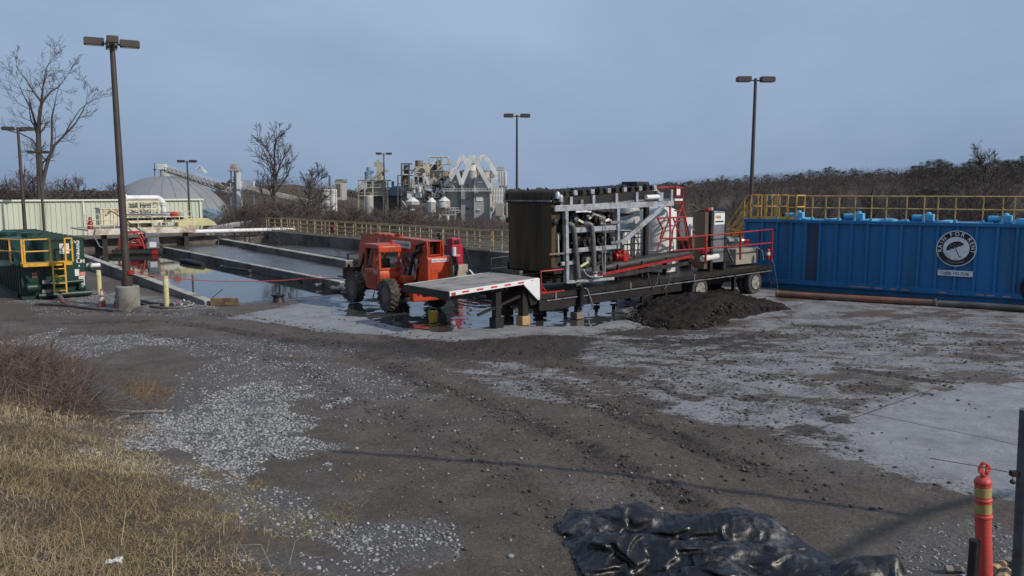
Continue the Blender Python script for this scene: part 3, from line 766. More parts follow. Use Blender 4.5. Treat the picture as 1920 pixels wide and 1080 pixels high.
# small black gate frames at wall ends
def sluice(name, label, p, hgt=1.0, wdt=1.3):
    t = thing(name, label, 'frame', tuple(p), BF.a)
    mb = MB(); mb.cyl((0, -wdt / 2, 0), (0, -wdt / 2, hgt), .06, 8); mb.cyl((0, wdt / 2, 0), (0, wdt / 2, hgt), .06, 8); mb.build('post', blacksteel, t)
    mb = MB(); mb.bar((0, -wdt / 2, hgt), (0, wdt / 2, hgt), .1); mb.bar((0, -wdt / 2, hgt * .5), (0, wdt / 2, hgt * .5), .08); mb.build('crossbar', blacksteel, t)
    MB().lathe([(.16, -.02), (.18, 0), (.16, .02)], 12, (0, 0, hgt + .15)).build('hand_wheel', blacksteel, t)
sluice('sluice_gate', 'black valve stand on the end wall beside the white tank', BF.w(BEND - .5, -9.6, .1), 1.3)
sluice('sluice_gate', 'black gate frame at the end of the thick wall behind the orange telehandler', BF.w(10.3, WRl(10) - .9, .1), .75, 1.6)

# pale green metal building
b1 = P(378, 372, 90); b0 = P(-260, 372, 90); BDF = Frame((b1.x, b1.y, 0), (.77, .64))
t = fthing('metal_building', 'long low pale green building with ribbed metal siding behind the basins', 'building', BDF)
Lb, hb, zb = 30.0, 3.45, -1.4
poly = []; x = -Lb; k = 0
while x < 0:
    poly += [(x, 0), (x + .30, 0), (x + .34, -.06), (x + .42, -.06), (x + .46, 0)]; x += .46
poly = [p for p in poly if p[0] <= 0] + [(0, 0), (0, .12), (-Lb, .12)]
MB().prism(poly, zb, hb, 'XY').build('siding', siding, t, smooth=0)
poly = [(0.14, p[0] * .3) for p in [(0, 0)]]
MB().bx(-.12, .06, .13, 11, zb, hb).build('end_wall', siding, t)
MB().prism([(-Lb, hb - .02), (.15, hb - .02), (.15, hb + .02), (-Lb, hb + .02)], -.18, 11.2, 'XZ').build('roof', sidingtrim, t)
MB().bx(-Lb, .16, -.26, -.10, hb + .021, hb + .20).build('gutter', sidingtrim, t, bevel=.03)
for xx in (-.25, -12, -22): MB().bx(xx - .06, xx + .06, -.2, -.08, zb, hb).build('downpipe', sidingtrim, t)

# cream machinery deck across the basin end
DK = Frame(tuple(P(165, 437, 60)[:2]) + (0,), (.77, .64))
Ld = DK.pl(366, 431).x
zt = DK.pl(200, 430).z
t = fthing('machinery_deck', 'cream steel deck bridging the far end of the basins', 'deck', DK)
MB().bx(0, Ld, 0, 6, zt - .12, zt).build('deck_plate', cream, t)
MB().bx(0, Ld, -.10, -.02, zt - .42, zt + .03).build('edge_beam', mat('rust_streaked_cream', (0.60, 0.58, 0.50), .6, dirt=(.25, .13, .07), damt=.45, dscale=.9), t, bevel=.01)
for x in (1.2, Ld * .5, Ld - .6): MB().bx(x - .18, x + .18, .4, .8, -.6, zt - .12).build('support_leg', darksteel, t)
def dk(x, y, off=0): return DK.pl(x, y, off)
def deck_thing(name, label, cat, x, off):
    p = dk(x, 430, off); o = DK.w(p.x, off, zt); return thing(name, label, cat, tuple(o), DK.a)
# deck railings
def dw(x, off): q = dk(x, 425, off); return DK.w(q.x, off, zt)
railing('deck_rail', 'cream guard rail along the left front edge of the machinery deck', 'railing', [dw(160, .1), dw(214, .1)], 1.15, 1.0, cream, rails=(1, .62, .28), r=.03, toe=False)
railing('deck_rail', 'cream guard rail along the right front edge of the machinery deck', 'railing', [dw(232, .1), dw(362, .1)], .85, 1.1, cream, rails=(1, .5), r=.028, toe=False)
railing('deck_rail', 'cream guard rail along the back edge of the machinery deck', 'railing', [dw(206, 5.5), dw(362, 5.5)], 1.15, 1.2, cream, rails=(1, .62, .28), r=.03, toe=False)
# trough / tank
t = deck_thing('cream_trough', 'long cream trough with ribs at the left of the machinery deck', 'trough', 190, 1.5)
l0 = dk(190, 430, 1.5).x; l1 = dk(232, 430, 1.5).x
MB().bx(0, l1 - l0, 0, 1.6, .2, 1.5).build('trough_body', cream, t, bevel=.03)
MB().bx(-.05, l1 - l0 + .05, -.06, 1.66, 1.5, 1.6).build('rim', cream, t)
for k in range(4): MB().bx(.2 + k * .5, .3 + k * .5, -.08, 0, .2, 1.5).build('rib', cream, t)
# screw conveyor / belt of buckets
t = deck_thing('raker_conveyor', 'long black and cream toothed conveyor lying on the deck', 'conveyor', 232, 2.0)
Lc = dk(352, 430, 2).x - dk(232, 430, 2).x
MB().bx(0, Lc, 0, .9, .35, .55).build('conveyor_frame', cream, t)
mb = MB()
for k in range(int(Lc / .3)): mb.bx(k * .3 + .02, k * .3 + .14, -.02, .9, .56, .74)
mb.build('teeth', blacksteel, t)
for k in range(3): MB().tube([(.2, .1 + k * .3, .95 + .12 * k), (Lc * .95, .1 + k * .3, .9 + .12 * k)], .045, 6).build('pipe', galvd, t)
# filter skid with piping
t = deck_thing('filter_skid', 'cream pipe skid with dense valves and platforms in the middle of the deck', 'filter skid', 236, 2.5)
x0 = dk(236, 430, 2.5).x
def sk(x, y, off=2.5): q = dk(x, y, off); return Vector((q.x - x0, off - 2.5, q.z - zt))
for xx in (240, 262, 286, 299):
    for oy in (0, 2): 
        q = sk(xx, 425); r_ = sk(xx, 377); MB().bar((q.x, oy, 0), (q.x, oy, r_.z), .13).build('column', cream, t)
for yy in (378, 392, 404):
    z = sk(260, yy).z; mb = MB()
    for oy in (0, 2): mb.bar((sk(236, yy).x, oy, z), (sk(302, yy).x, oy, z), .12, .16)
    mb.build('beam', cream, t)
MB().bx(sk(238, 404).x, sk(300, 404).x, 0, 2, sk(260, 404).z - .3, sk(260, 404).z - .22).build('platform', cream, t)
for (xx, yy, r_) in ((243, 414, .35), (252, 412, .4), (272, 415, .45), (284, 413, .3)):
    q = sk(xx, yy); MB().lathe([(r_ * .4, -.75), (r_, -.5), (r_, .45), (r_ * .5, .7), (r_ * .2, .8)], 14, (q.x, 1, q.z)).build('vessel', cream if r_ > .32 else plantblue, t)
mb = MB(); rr = random.Random(5)
for k in range(22):
    xx = rr.uniform(240, 298); yy = rr.uniform(380, 420); q = sk(xx, yy); y_ = rr.uniform(.1, 1.8)
    e = rr.choice([(rr.uniform(.4, 1.3), 0, 0), (0, 0, rr.uniform(.3, .9)), (0, rr.uniform(.3, .9), 0)])
    mb.tube([(q.x, y_, q.z), (q.x + e[0], y_ + e[1], q.z + e[2])], rr.uniform(.04, .09), 8)
mb.build('piping', cream, t)
mb = MB()
for k in range(12):
    q = sk(rr.uniform(242, 296), rr.uniform(382, 418)); mb.lathe([(.05, -.12), (.13, -.1), (.13, .1), (.05, .12)], 10, (q.x, rr.uniform(-.1, 1.8), q.z), rr.choice('XYZ'))
mb.build('valves', plantdark, t)
# big white goose-neck pipe
t = deck_thing('large_white_pipe', 'thick white pipe bending down over the deck machinery', 'pipe', 305, 3.2)
q = [dk(x, y, 3.2) for x, y in ((236, 371), (292, 371))]; z1 = q[0].z - zt; e = dk(305, 371, 3.2).x; c0 = dk(305, 430, 3.2).x
pts = [(q[0].x - c0, 0, z1)] + [(q[1].x - c0 + .55 * math.sin(k * math.pi / 10), 0, z1 - .55 + .55 * math.cos(k * math.pi / 10)) for k in range(6)] + [(q[1].x - c0 + .62, 0, .1)]
MB().tube(pts, .21, 16).build('pipe_run', white, t)
for k in (0, 5, 6): 
    p = pts[k]; (MB().lathe([(.3, -.04), (.3, .04)], 16, p, 'X' if k == 0 else 'Z')).build('flange', white, t)
# low white pipe leading right off the deck
a_ = P(360, 430, 60); pz = a_.z
t = thing('low_white_pipe', 'white pipe lying along the end wall right of the deck', 'pipe', tuple(DK.w(Ld - .5, .3, 0)), DK.a)
MB().tube([(0, 0, 1.2), (9.5, .6, 1.12)], .16, 14).build('pipe_run', white, t)
MB().lathe([(.2, -.05), (.2, .05)], 14, (9.5, .6, 1.12), 'X').build('flange', galvd, t)
# orange sack / red hydrant on deck
t = deck_thing('red_valve_post', 'small dark red valve post on the left end of the deck', 'valve', 170, .8)
MB().lathe([(.22, 0), (.2, .5), (.12, .6), (.14, .8), (.05, .95)], 10).build('valve_body', red, t); MB().bar((-.25, 0, .65), (.25, 0, .65), .05).build('handle', red, t)
t = deck_thing('orange_float', 'bright orange float among the pipes at the right of the deck', 'float', 328, 1.2)
MB().lathe([(.05, 0), (.3, .1), (.34, .3), (.2, .45), (.05, .5)], 12, (0, 0, .75)).build('float_body', orange, t); MB().bar((0, 0, 0), (0, 0, .8), .06).build('stem', galvd, t)
t = deck_thing('yellow_cover', 'pale yellow sloping cover at the right end of the deck', 'cover', 336, 1.6)
MB().prism([(0, 0), (3.2, 0), (3.0, .3), (2.4, .62), (.6, .66), (0, .4)], .2, 1.4).build('cover_body', mat('pale_yellow', (.50, .47, .25), .5), t, bevel=.03)
# hoses hanging from the deck
t = deck_thing('hose', 'black hose looping over the deck edge into the pool', 'hose', 204, -.2)
MB().tube([(0, .8, 1.0), (.2, 0, 1.4), (.9, -.1, .9), (1.6, -.3, .3), (2.6, -.6, -.5), (3.4, -1, -1.2)], .05, 7).build('hose_body', hosem, t)
t = deck_thing('hose', 'grey hose hanging down at the left end of the deck', 'hose', 178, -.2)
MB().tube([(0, .5, .1), (.05, 0, 0), (-.1, -.1, -.5), (.2, -.2, -1.25), (.4, -.2, -1.35)], .05, 7).build('hose_body', galvd, t)

# red floating dredge with its grey control box
DR = Frame(tuple(G(222, 474, .1)[:2]), (.95, .31))
def dr(x, y, off=0): return DR.pl(x, y, off)
t = fthing('pump_raft', 'red tubular pump raft floating in the pool behind the left lamp post', 'pump raft', DR)
mb = MB()
for off in (0, 1.5):
    a_ = [dr(x, y) for x, y in ((222, 470), (224, 448), (232, 437), (257, 436), (266, 450), (272, 470))]
    mb.tube([(p.x, off, p.z) for p in a_], .07, 8)
    mb.tube([(dr(222, 458).x, off, dr(222, 458).z), (dr(274, 458).x, off, dr(274, 458).z - .1)], .06, 8)
for i in range(5):
    p = dr(224 + i * 11, 448 + 2 * i); mb.tube([(p.x, 0, p.z), (p.x, 1.5, p.z)], .05, 6)
mb.build('tube_frame', red, t)
mb = MB(); 
for (xx, yy, r_) in ((256, 462, .33), (264, 455, .26), (250, 468, .3)):
    p = dr(xx, yy); mb.lathe([(r_ * .5, -.5), (r_, -.35), (r_, .3), (r_ * .4, .5)], 14, (p.x, .6, p.z), 'X')
mb.build('pump', red, t, bevel=.01)
MB().tube([(dr(222, 452).x, .3, dr(222, 452).z), (dr(278, 459).x, .3, dr(278, 459).z)], .05, 8).build('shaft', mat('tan_steel', (.35, .28, .2), .5), t)
mb = MB()
for off in (.0, 1.6): mb.tube([(-.4, off, .05), (dr(285, 470).x, off, .05)], .3, 12)
mb.build('pontoon', blacksteel, t)
t = thing('control_box', 'grey electrical box with white labels at the right end of the red raft', 'control box', tuple(DR.w(dr(275, 470).x, -.1, .35)), DR.a)
wB = dr(298, 470).x - dr(275, 470).x; hB = 1.02
MB().bx(0, wB, 0, .6, 0, hB + .1).build('box_body', galvd, t, bevel=.02)
MB().bx(.22, wB - .14, -.012, -.002, .1, .48).build('label_plate', white, t)
MB().bx(.5, wB - .2, -.014, -.002, .56, .66).build('label_plate', plantblue, t)
MB().bx(.05, .12, -.06, 0, .5, .8).build('latch', blacksteel, t)
MB().bx(.1, wB - .1, .1, .5, -.4, -.0).build('stand', red, t)
t = thing('floating_hose', 'thick black hose floating on the pool beside the red raft', 'hose', tuple(G(345, 490, 0)), 0)
MB().tube([G(340, 488, .05), G(352, 489, .08), G(368, 493, .05), G(381, 496, .02)], .14, 9).build('hose_body', blacksteel, t, world=True)

# ================================================================== LAMP POSTS
def lamp_post(label, x, y, z0, ztop, heads, hd=2.0, r=.11, pier=None, az=0.0, lean=0.0):
    b = G(x, y, z0); t = thing('lamp_post', label, 'lamp post', tuple(b), az, 'lamp posts around the basins')
    h = ztop - z0; top = Vector((lean, 0, h))
    z1 = 0
    if pier:
        MB().lathe([(pier[0], -.6), (pier[0], pier[1] - .04), (pier[0] - .04, pier[1])], 28).build('concrete_pier', conc, t); z1 = pier[1]
    if pier: MB().lathe([(.19, z1), (.19, z1 + .03), (r * 1.35, z1 + .05), (r * 1.3, z1 + .35)], 16).build('base_plate', bronze, t)
    MB().tube([(0, 0, z1 - .02), Vector((0, 0, z1)).lerp(top, .5), top], [r, r * .82, r * .62], 14).build('pole', bronze, t)
    for k, a in enumerate(heads):
        m = Matrix.Rotation(R(a), 4, 'Z'); mb = MB(); mb.m = Matrix.Translation(top) @ m
        mb.bar((0, 0, -.12), (.38, 0, -.08), .06, .06); mb.build('arm', bronze, t)
        mb = MB(); mb.m = Matrix.Translation(top) @ m
        mb.prism([(.26, -.17), (hd / 2, -.17), (hd / 2, .04), (hd / 2 - .05, .08), (.26, .08)], -.19, .19); hb_ = mb.build('lamp_head', bronze, t, bevel=.012)
        mb = MB(); mb.m = Matrix.Translation(top) @ m; mb.bx(.34, hd / 2 - .08, -.15, .15, -.185, -.171); mb.build('lens', lens, hb_)
    return t
lamp_post('tall lamp post on a round concrete pier with four heads, nearest on the left', 241, 577, 0, 9.9, (28, 118, 208, 298), 1.85, .15, (.42, .85), 0, -.05)
lamp_post('brown lamp post rising behind the green tank at the left edge', 50, 470, .2, 8.9, (12, 102, 192), 2.0, .14)
lamp_post('slim lamp post in front of the big bare tree behind the green tank', 84, 445, .2, 8.1, (0, 180), 1.95, .13)
lamp_post('small lamp post standing behind the right end of the machinery deck', 357, 436, .2, 7.6, (0, 180), 1.95, .12)
lamp_post('slim dark lamp post behind the tan railing, left of the grey plant', 722, 420, .4, 9.2, (8, 188), 2.0, .11)
lamp_post('dark lamp post rising behind the brown belt press', 969, 458, .6, 9.9, (6, 186), 1.9, .11)
lamp_post('tall dark lamp post rising behind the left end of the blue tank', 1403, 508, .4, 10.0, (4, 184), 1.9, .12, lean=.03)

# ================================================================== BLUE TANK
tl, tr = P(1397, 410, 37.5), P(1890, 420, 31.25)
TF = Frame((tl.x, tl.y, 0), (tr.x - tl.x, tr.y - tl.y)); TH = 3.15; TLn = 13.6; TW = 2.6
t = fthing('tank_container', 'long blue ribbed steel liquid storage tank with round emblem', 'tank', TF); tank = t
mb = MB(); c_ = .0
mb.prism([(0, .34), (0, TH - .12), (.12, TH), (TLn - .12, TH), (TLn, TH - .12), (TLn, .34)], 0.05, TW - .05); mb.build('tank_shell', bluep, t, smooth=0)
MB().prism([(0, .0), (.15, .34), (TLn - .15, .34), (TLn, 0)], .12, .3).build('skid_beam', bluep, t)
MB().prism([(0, .0), (.15, .34), (TLn - .15, .34), (TLn, 0)], TW - .3, TW - .12).build('skid_beam', bluep, t)
MB().bx(-.02, TLn + .02, -.09, .05, .24, .46).build('lower_rail', bluep, t, bevel=.01)
MB().bx(-.02, TLn + .02, -.11, .05, TH - .12, TH + .02).build('top_rail', bluep, t, bevel=.01)
xr = [TF.pl(x, 480).x for x in (1428, 1455, 1482, 1509, 1536, 1567, 1595, 1625, 1656, 1688, 1722, 1756, 1793, 1829, 1868, 1905)]
xr += [xr[-1] + .66 * k for k in range(1, 5)]; xr = [x for x in xr if x < TLn - .1]
for x in [.06] + xr: MB().prism([(x - .085, .05), (x - .05, -.075), (x + .05, -.075), (x + .085, .05)], .46, TH - .121, 'XY').build('rib', bluep, t, smooth=0)
xa, xb = TF.pl(1506, 480).x + .09, TF.pl(1536, 480).x - .09
MB().bx(xa, xb, .035, .048, .47, TH - .2).build('stained_panel', bluestain, t)['label'] = 'brown stained panel'
mb = MB()
for xx in (1595, 1605, 1618, 1640, 1668, 1690, 1760, 1830, 1850, 1880):
    q = TF.pl(xx, 560); mb.bx(q.x, q.x + .28, -.095, -.091, .30, .36)
mb.build('reflector_strip', mat('dusty_reflector', (.35, .22, .22), .5), t)
mb = MB()
for k in range(9): mb.bx(.5 + k * 1.5, .95 + k * 1.5, .2, TW - .2, TH + .003, TH + .06)
mb.build('roof_stiffeners', bluel, t)
# end frame right (black disc for the rounded bottom of the tank end)
cx_, _, cz_ = TF.pl(1940, 565); 
MB().lathe([(.0, -.02), (.62, -.02), (.62, .05), (.55, .08)], 28, (TF.pl(1948, 548).x, -.13, .72), 'Y').build('dark_disc', black, t)
# emblem
em = TF.pl(1793, 466, -.1); er = 33.5 / F * 32.3 * 1.0
e = Vector((em.x, -.105, em.z))
def disc(r, y0, y1, m, nm, parent):
    mb = MB(); mb.lathe([(r, y0), (r, y1)], 64, (e.x, e.y, e.z), 'Y'); return mb.build(nm, m, parent)
emb = disc(er, 0, .02, white, 'emblem', t)
def ring(r0, r1, y, m, nm, par):
    n = 72; vs = []; fs = []
    for k in range(n):
        a = 2 * math.pi * k / n
        for r_ in (r0, r1): vs.append((e.x + r_ * math.cos(a), y, e.z + r_ * math.sin(a)))
    for k in range(n): j = (k + 1) % n; fs.append((2 * k, 2 * k + 1, 2 * j + 1, 2 * j))
    return MB().add(vs, fs).build(nm, m, par)
ring(er * .66, er * .95, e.y - .004, inkm, 'emblem_ring', emb)
def arc_text(s, a0, a1, rad, size, m, par, y):
    n = len(s)
    for i, ch in enumerate(s):
        if ch == ' ': continue
        a = a0 + (a1 - a0) * (i / max(1, n - 1))
        text_mesh(ch, size, m, par, (e.x + rad * math.cos(R(a)), y, e.z + rad * math.sin(R(a))), (R(90), R(90 - a), 0), .001)
arc_text('RAIN', 190, 141, er * .805, er * .30, white, emb, e.y - .008)
arc_text('FOR', 111, 69, er * .805, er * .30, white, emb, e.y - .008)
arc_text('RENT', 39, -10, er * .805, er * .30, white, emb, e.y - .008)
# small script squiggle at the bottom of the ring
mb = MB(); pts = []
for k in range(41):
    a = R(236 + k * 1.7); rr_ = er * (.80 + .045 * math.sin(k * 1.3) + .02 * math.sin(k * 3.1)); pts.append((e.x + rr_ * math.cos(a), e.y - .007, e.z + rr_ * math.sin(a)))
mb.tube(pts, er * .012, 4); mb.build('script_line', mat('grey_ink', (.3, .3, .3), .5, bump=0), emb)
# umbrella
th = R(24); n = 20; vs = []; uc = Vector((e.x - er * .04, 0, e.z + er * .02)); ur = er * .46
def uxy(a, b): return (uc.x + a * math.cos(th) - b * math.sin(th), uc.z + a * math.sin(th) + b * math.cos(th))
out = [uxy(ur * math.cos(math.pi * k / n), ur * .78 * math.sin(math.pi * k / n)) for k in range(n + 1)]
for s_ in range(5, 0, -1):   # scalloped underside
    pass
for k in range(1, 20):
    x_ = -ur + 2 * ur * k / 20; out.append(uxy(x_, .07 * ur * abs(math.sin(math.pi * 5 * k / 20))))
MB().prism(out, e.y - .007, e.y - .004).build('umbrella', inkm, emb, smooth=0)
mb = MB(); a_ = uxy(0, 0); b_ = uxy(0, -ur * 1.12); y_ = e.y - .009
mb.tube([(a_[0], y_, a_[1]), (b_[0], y_, b_[1])] + [(uxy(.1 * ur * (1 - math.cos(k * .6)), -ur * 1.12 - .1 * ur * math.sin(k * .6))[0], y_, uxy(.1 * ur * (1 - math.cos(k * .6)), -ur * 1.12 - .1 * ur * math.sin(k * .6))[1]) for k in range(1, 6)], er * .018, 6)
mb.build('umbrella_shaft', inkm, emb)
mb = MB()
for (p_, q_) in ((-.55, .18), (-.25, .42), (-.05, .2), (.2, .5), (.3, .2), (.55, .3), (-.35, .62), (.02, .65)):
    x_, z_ = uxy(p_ * ur, q_ * ur * .9); mb.lathe([(ur * .035, -.001), (ur * .035, .001)], 8, (x_, e.y - .0085, z_), 'Y')
mb.build('rain_drops', white, emb)
q0 = TF.pl(1758, 511, -.1); q1_ = TF.pl(1824, 514, -.1); zc = (q0.z + q1_.z) / 2
ph = MB().bx(q0.x, q1_.x, -.115, -.10, zc - .115, zc + .115).build('phone_sign', white, t)
text_mesh('1-800-742-7246', .175, inkm, ph, ((q0.x + q1_.x) / 2, -.117, zc - .01), (R(90), 0, 0), .001, sx=(q1_.x - q0.x) / (.175 * 8.1))
# railing on top of the tank: front edge and back edge
xs_f = [TF.pl(x, 400, .15).x for x in (1521, 1546, 1571, 1601, 1632, 1660, 1698, 1731, 1757, 1790, 1842, 1879, 1901)] 
rt = thing('tank_railing', 'weathered yellow railing along the top of the blue tank', 'railing', tuple(TF.w(0, 0, TH)), TF.a)
xs_f = [x for x in xs_f if x < TLn] + [TLn - 1.1, TLn - .1]
mb = MB(); mb.tube([(xs_f[0] - 1.1, .3, 1.07), (TLn - .1, .3, 1.07)], .025, 8); mb.build('top_rail', yellowp, rt)
mb = MB(); mb.tube([(xs_f[0] - 1.1, .3, .55), (TLn - .1, .3, .55)], .025, 8); mb.build('mid_rail', yellowp, rt)
for x in xs_f:
    q = MB(); q.bx(x - .022, x + .022, .28, .32, 0, 1.06); q.build('post', yellowp, rt)
    MB().bx(x - .05, x + .05, .24, .36, 0.004, .12).build('post_foot', bluel, rt)
# gate cage at the stair head
def cage(label, x0, x1, y0, y1, m):
    t = thing('gate_cage', label, 'gate', tuple(TF.w(x0, y0, TH)), TF.a); W_, D_ = x1 - x0, y1 - y0
    for (x, y) in ((0, 0), (W_, 0), (W_, D_), (0, D_), (W_ * .5, 0)): MB().bx(x - .025, x + .025, y - .025, y + .025, 0, 1.12).build('post', m, t)
    mb = MB()
    for z in (1.1, .58): mb.tube([(0, D_, z), (0, 0, z), (W_, 0, z), (W_, D_, z)], .026, 8)
    mb.build('rail', m, t); MB().bx(0, W_, -.03, 0, .02, .14).build('kick_board', m, t)
X = lambda x: TF.pl(x, 400, .15).x
cage('bright yellow stair-head gate at the left end of the tank top', X(1407) , X(1433), .2, 1.6, yellow)
cage('weathered yellow gate frame second from the left on the tank top', X(1436), X(1456), .2, 1.6, yellowp)
cage('bright yellow gate frame third from the left on the tank top', X(1460), X(1492), .2, 1.4, yellow)
# yellow stair down the left end
t = thing('tank_stair', 'yellow sloping stair with handrails at the left end of the blue tank', 'stair', tuple(TF.w(-.1, .25, 0)), TF.a)
for oy in (0, .75):
    MB().bar((-1.75, oy, .5), (.05, oy, TH), .05, .18).build('stringer', yellow, t)
    mb = MB(); mb.tube([(-1.9, oy, 1.25), (.1, oy, TH + 1.1), (.5, oy, TH + 1.1)], .026, 8); mb.tube([(-1.8, oy, .85), (.05, oy, TH + .55)], .022, 8); mb.build('handrail', yellow, t)
    mb = MB()
    for k in (0.05, .5, .95): mb.cyl((-1.75 + 1.8 * k, oy, .5 + (TH - .5) * k), (-1.8 + 1.85 * k, oy, 1.2 + (TH - .5) * k + .3 * k), .024, 8)
    mb.build('post', yellow, t)
mb = MB()
for k in range(11): u_ = (k + .5) / 11; mb.bx(-1.75 + 1.8 * u_ - .1, -1.75 + 1.8 * u_ + .1, .02, .73, .5 + (TH - .5) * u_ - .015, .5 + (TH - .5) * u_ + .015)
mb.build('treads', yellow, t)
# agitator motors on the tank top
for xx, lb in ((1493, 'light blue motor on the tank top beside the third gate'), (1605, 'light blue motor on the tank top, second from the left'), (1735, 'light blue motor on the tank top left of the emblem'), (1880, 'light blue motor on the tank top near the right edge')):
    p = TF.pl(xx, 405, .6); t = thing('agitator_motor', lb, 'motor', tuple(TF.w(p.x, .6, TH + .003)), TF.a, 'light blue motors on the blue tank')
    MB().lathe([(.05, -.55), (.11, -.53), (.13, -.45), (.13, -.12), (.10, -.05)], 18, (0, 0, .17), 'X').build('motor_body', bluel, t)
    MB().lathe([(.02, -.60), (.12, -.60), (.135, -.53), (.13, -.50)], 18, (0, 0, .17), 'X').build('fan_cover', blacksteel, t)
    mb = MB()
    for k in range(7): mb.lathe([(.142, -.45 + k * .05), (.142, -.437 + k * .05)], 18, (0, 0, .17), 'X')
    mb.build('cooling_fins', bluel, t)
    MB().bx(-.05, .34, -.16, .16, .03, .33).build('gearbox', bluel, t, bevel=.03)
    MB().lathe([(.11, .33), (.11, .37), (.06, .42)], 14, (.12, 0, 0)).build('cap', bluel, t)
    MB().bx(-.6, .5, -.22, .22, 0, .035).build('mount_plate', bluep, t)
t = thing('tank_hatch', 'pale blue round hatch lid on the tank top right of the second motor', 'hatch', tuple(TF.w(TF.pl(1668, 406, .6).x, .6, TH)), TF.a)
MB().lathe([(.36, .003), (.36, .05), (.3, .1), (.1, .13)], 24).build('lid', bluel, t); MB().bar((-.1, 0, .14), (.1, 0, .14), .03).build('handle', bluel, t)
t = thing('light_fixture_box', 'pale blue sloping box at the right end of the tank top', 'box', tuple(TF.w(TF.pl(1893, 410, .6).x, .5, TH)), TF.a)
MB().prism([(0, .003), (2.0, .003), (2.0, .18), (.3, .2), (0, .1)], 0, .8).build('box_body', bluel, t, bevel=.02); MB().bar((.5, .4, .2), (.9, .4, .22), .04).build('handle', bluel, t)
# pipes lying at the tank foot
t = thing('suction_pipe', 'long rusty red pipe lying on the ground along the blue tank', 'pipe', tuple(G(1452, 548, 0)), 0)
a_, b_ = G(1455, 551, .13), G(1752, 568, .14)
MB().tube([a_, a_.lerp(b_, .5) + Vector((0, 0, -.01)), b_], .135, 16).build('pipe_body', rustpipe, t, world=True)
for p in (a_, b_): MB().tube([p, p + (b_ - a_).normalized() * .08], .17, 16).build('coupling', rustpipe, t, world=True)
t = thing('ground_hose', 'dark thick hose on the ground at the right foot of the blue tank', 'hose', tuple(G(1760, 567, 0)), 0)
MB().tube([G(1758, 569, .13), G(1830, 573, .13), G(1900, 578, .13), G(2010, 585, .13)], .13, 12).build('hose_body', hosem, t, world=True)

# ================================================================== GREEN TANK
g0, g1 = G(43, 563, 0), G(163, 554, 0)
GF = Frame((g0.x, g0.y, 0), (g1.x - g0.x, g1.y - g0.y)); GW = (g1 - g0).length
def gp_(x, y, off=0): return GF.pl(x, y, off)
t = fthing('green_tank', 'dark green steel tank with sloping notch, ladder platform and white lettering', 'tank', GF)
H2 = gp_(163, 448).z; xn = gp_(81, 480).x; zp = gp_(60, 492).z
MB().bx(xn, GW, 0, 11, .18, H2).build('tank_body', greenp, t, bevel=.015)
MB().prism([(0.02, .18), (0.02, zp - .02), (1.3, zp - .02), (2.4, H2 - .02), (11, H2 - .02), (11, .18)], 0.0, xn - .003, 'YZ').build('stepped_body', greenp, t, smooth=0)
mb = MB()
for k in range(26): mb.bx(-.06, 0, .15 + k * .42, .30 + k * .42, .2, H2 - .1 if k > 5 else zp - .1 + max(0, (k - 3)) * .3)
mb.build('side_ribs', greenp, t)
for k in range(11): MB().bx(xn - .0, GW + .03, .3 + k * 1.0, .42 + k * 1.0, H2 + .003, H2 + .07).build('roof_rib', greenp, t)
MB().bx(xn, GW + .04, -.05, .0, H2 - .02, H2 + .06).build('roof_edge', greenp, t)
for (xx, oo) in ((.35, 5.5), (1.1, 3.8)):
    MB().lathe([(.42, 0), (.42, .16), (.3, .2)], 20, (xx, oo, H2 + .0)).build('hatch', greenp, t)
MB().bx(-.05, GW + .05, -.12, .05, .0, .18).build('skid', greenp, t); MB().bx(-.02, GW + .02, 1, 11, .0, .18).build('skid', greenp, t)
# bottom piping
a_ = gp_(70, 555, -.3); b_ = gp_(166, 560, -.3)
MB().tube([(gp_(70, 557).x, -.3, .16), (GW + .1, -.3, .16)], .13, 14).build('drain_pipe', greenp, t)
MB().tube([(gp_(80, 540).x, -.2, .62), (gp_(155, 540).x, -.2, .66)], .085, 14).build('manifold_pipe', greenp, t)
q = gp_(62, 538); MB().lathe([(.08, -.3), (.2, -.26), (.21, .08), (.12, .2)], 18, (q.x, -.3, q.z), 'X').build('pump_housing', greenp, t)
q = gp_(150, 538); MB().lathe([(.06, -.2), (.14, -.15), (.14, .1), (.06, .2)], 14, (q.x, -.25, q.z), 'Y').build('valve', greenp, t)
MB().tube([(gp_(48, 518).x, -.1, gp_(48, 518).z), (gp_(58, 530).x, -.3, gp_(58, 530).z)], .07, 8).build('pipe_stub', greenp, t)
for xx in (86, 86.01): pass
for yy in (529, 547):
    q0 = gp_(79, yy, -.34); MB().bx(q0.x, q0.x + .28, -.36, -.345, q0.z - .07, q0.z + .07).build('data_plate', galvd, t)
# lettering
rot = (R(90), 0, 0)
def gtext(s, x, y, sz, rz=0, sx=1): q = gp_(x, y, -.01); text_mesh(s, sz, white, t, (q.x, -.006, q.z), (R(90), R(rz), 0), .001, sx=sx)
gtext('SV', 138.3, 453.5, .20, 0, 1.3)
for i, ch in enumerate('35242'): gtext(ch, 146.2, 454.5 + i * 7.0, .20, 0, 1.5)
gtext('L', 146.2, 490, .20, 0, 1.5); gtext('M', 154.5, 490, .22, 0, 1.1)
def plate(x0, y0, x1, y1, m=white, off=-.006, nm='sign_plate', par=None):
    a = gp_(x0, y0, off); b = gp_(x1, y1, off); return MB().bx(a.x, b.x, off - .006, off, b.z, a.z).build(nm, m, par or t)
s_ = plate(111, 457, 130, 475)
mb = MB()
for k in range(4): a = gp_(113, 460 + k * 4, -.014); b = gp_(127 - k * 2, 460, -.014); mb.bx(a.x, b.x, -.015, -.013, a.z - .035, a.z - .01)
mb.build('print_lines', mat('grey_ink', (.3, .3, .3)), s_)
plate(147, 497, 149.5, 500); plate(140, 505, 149, 517)
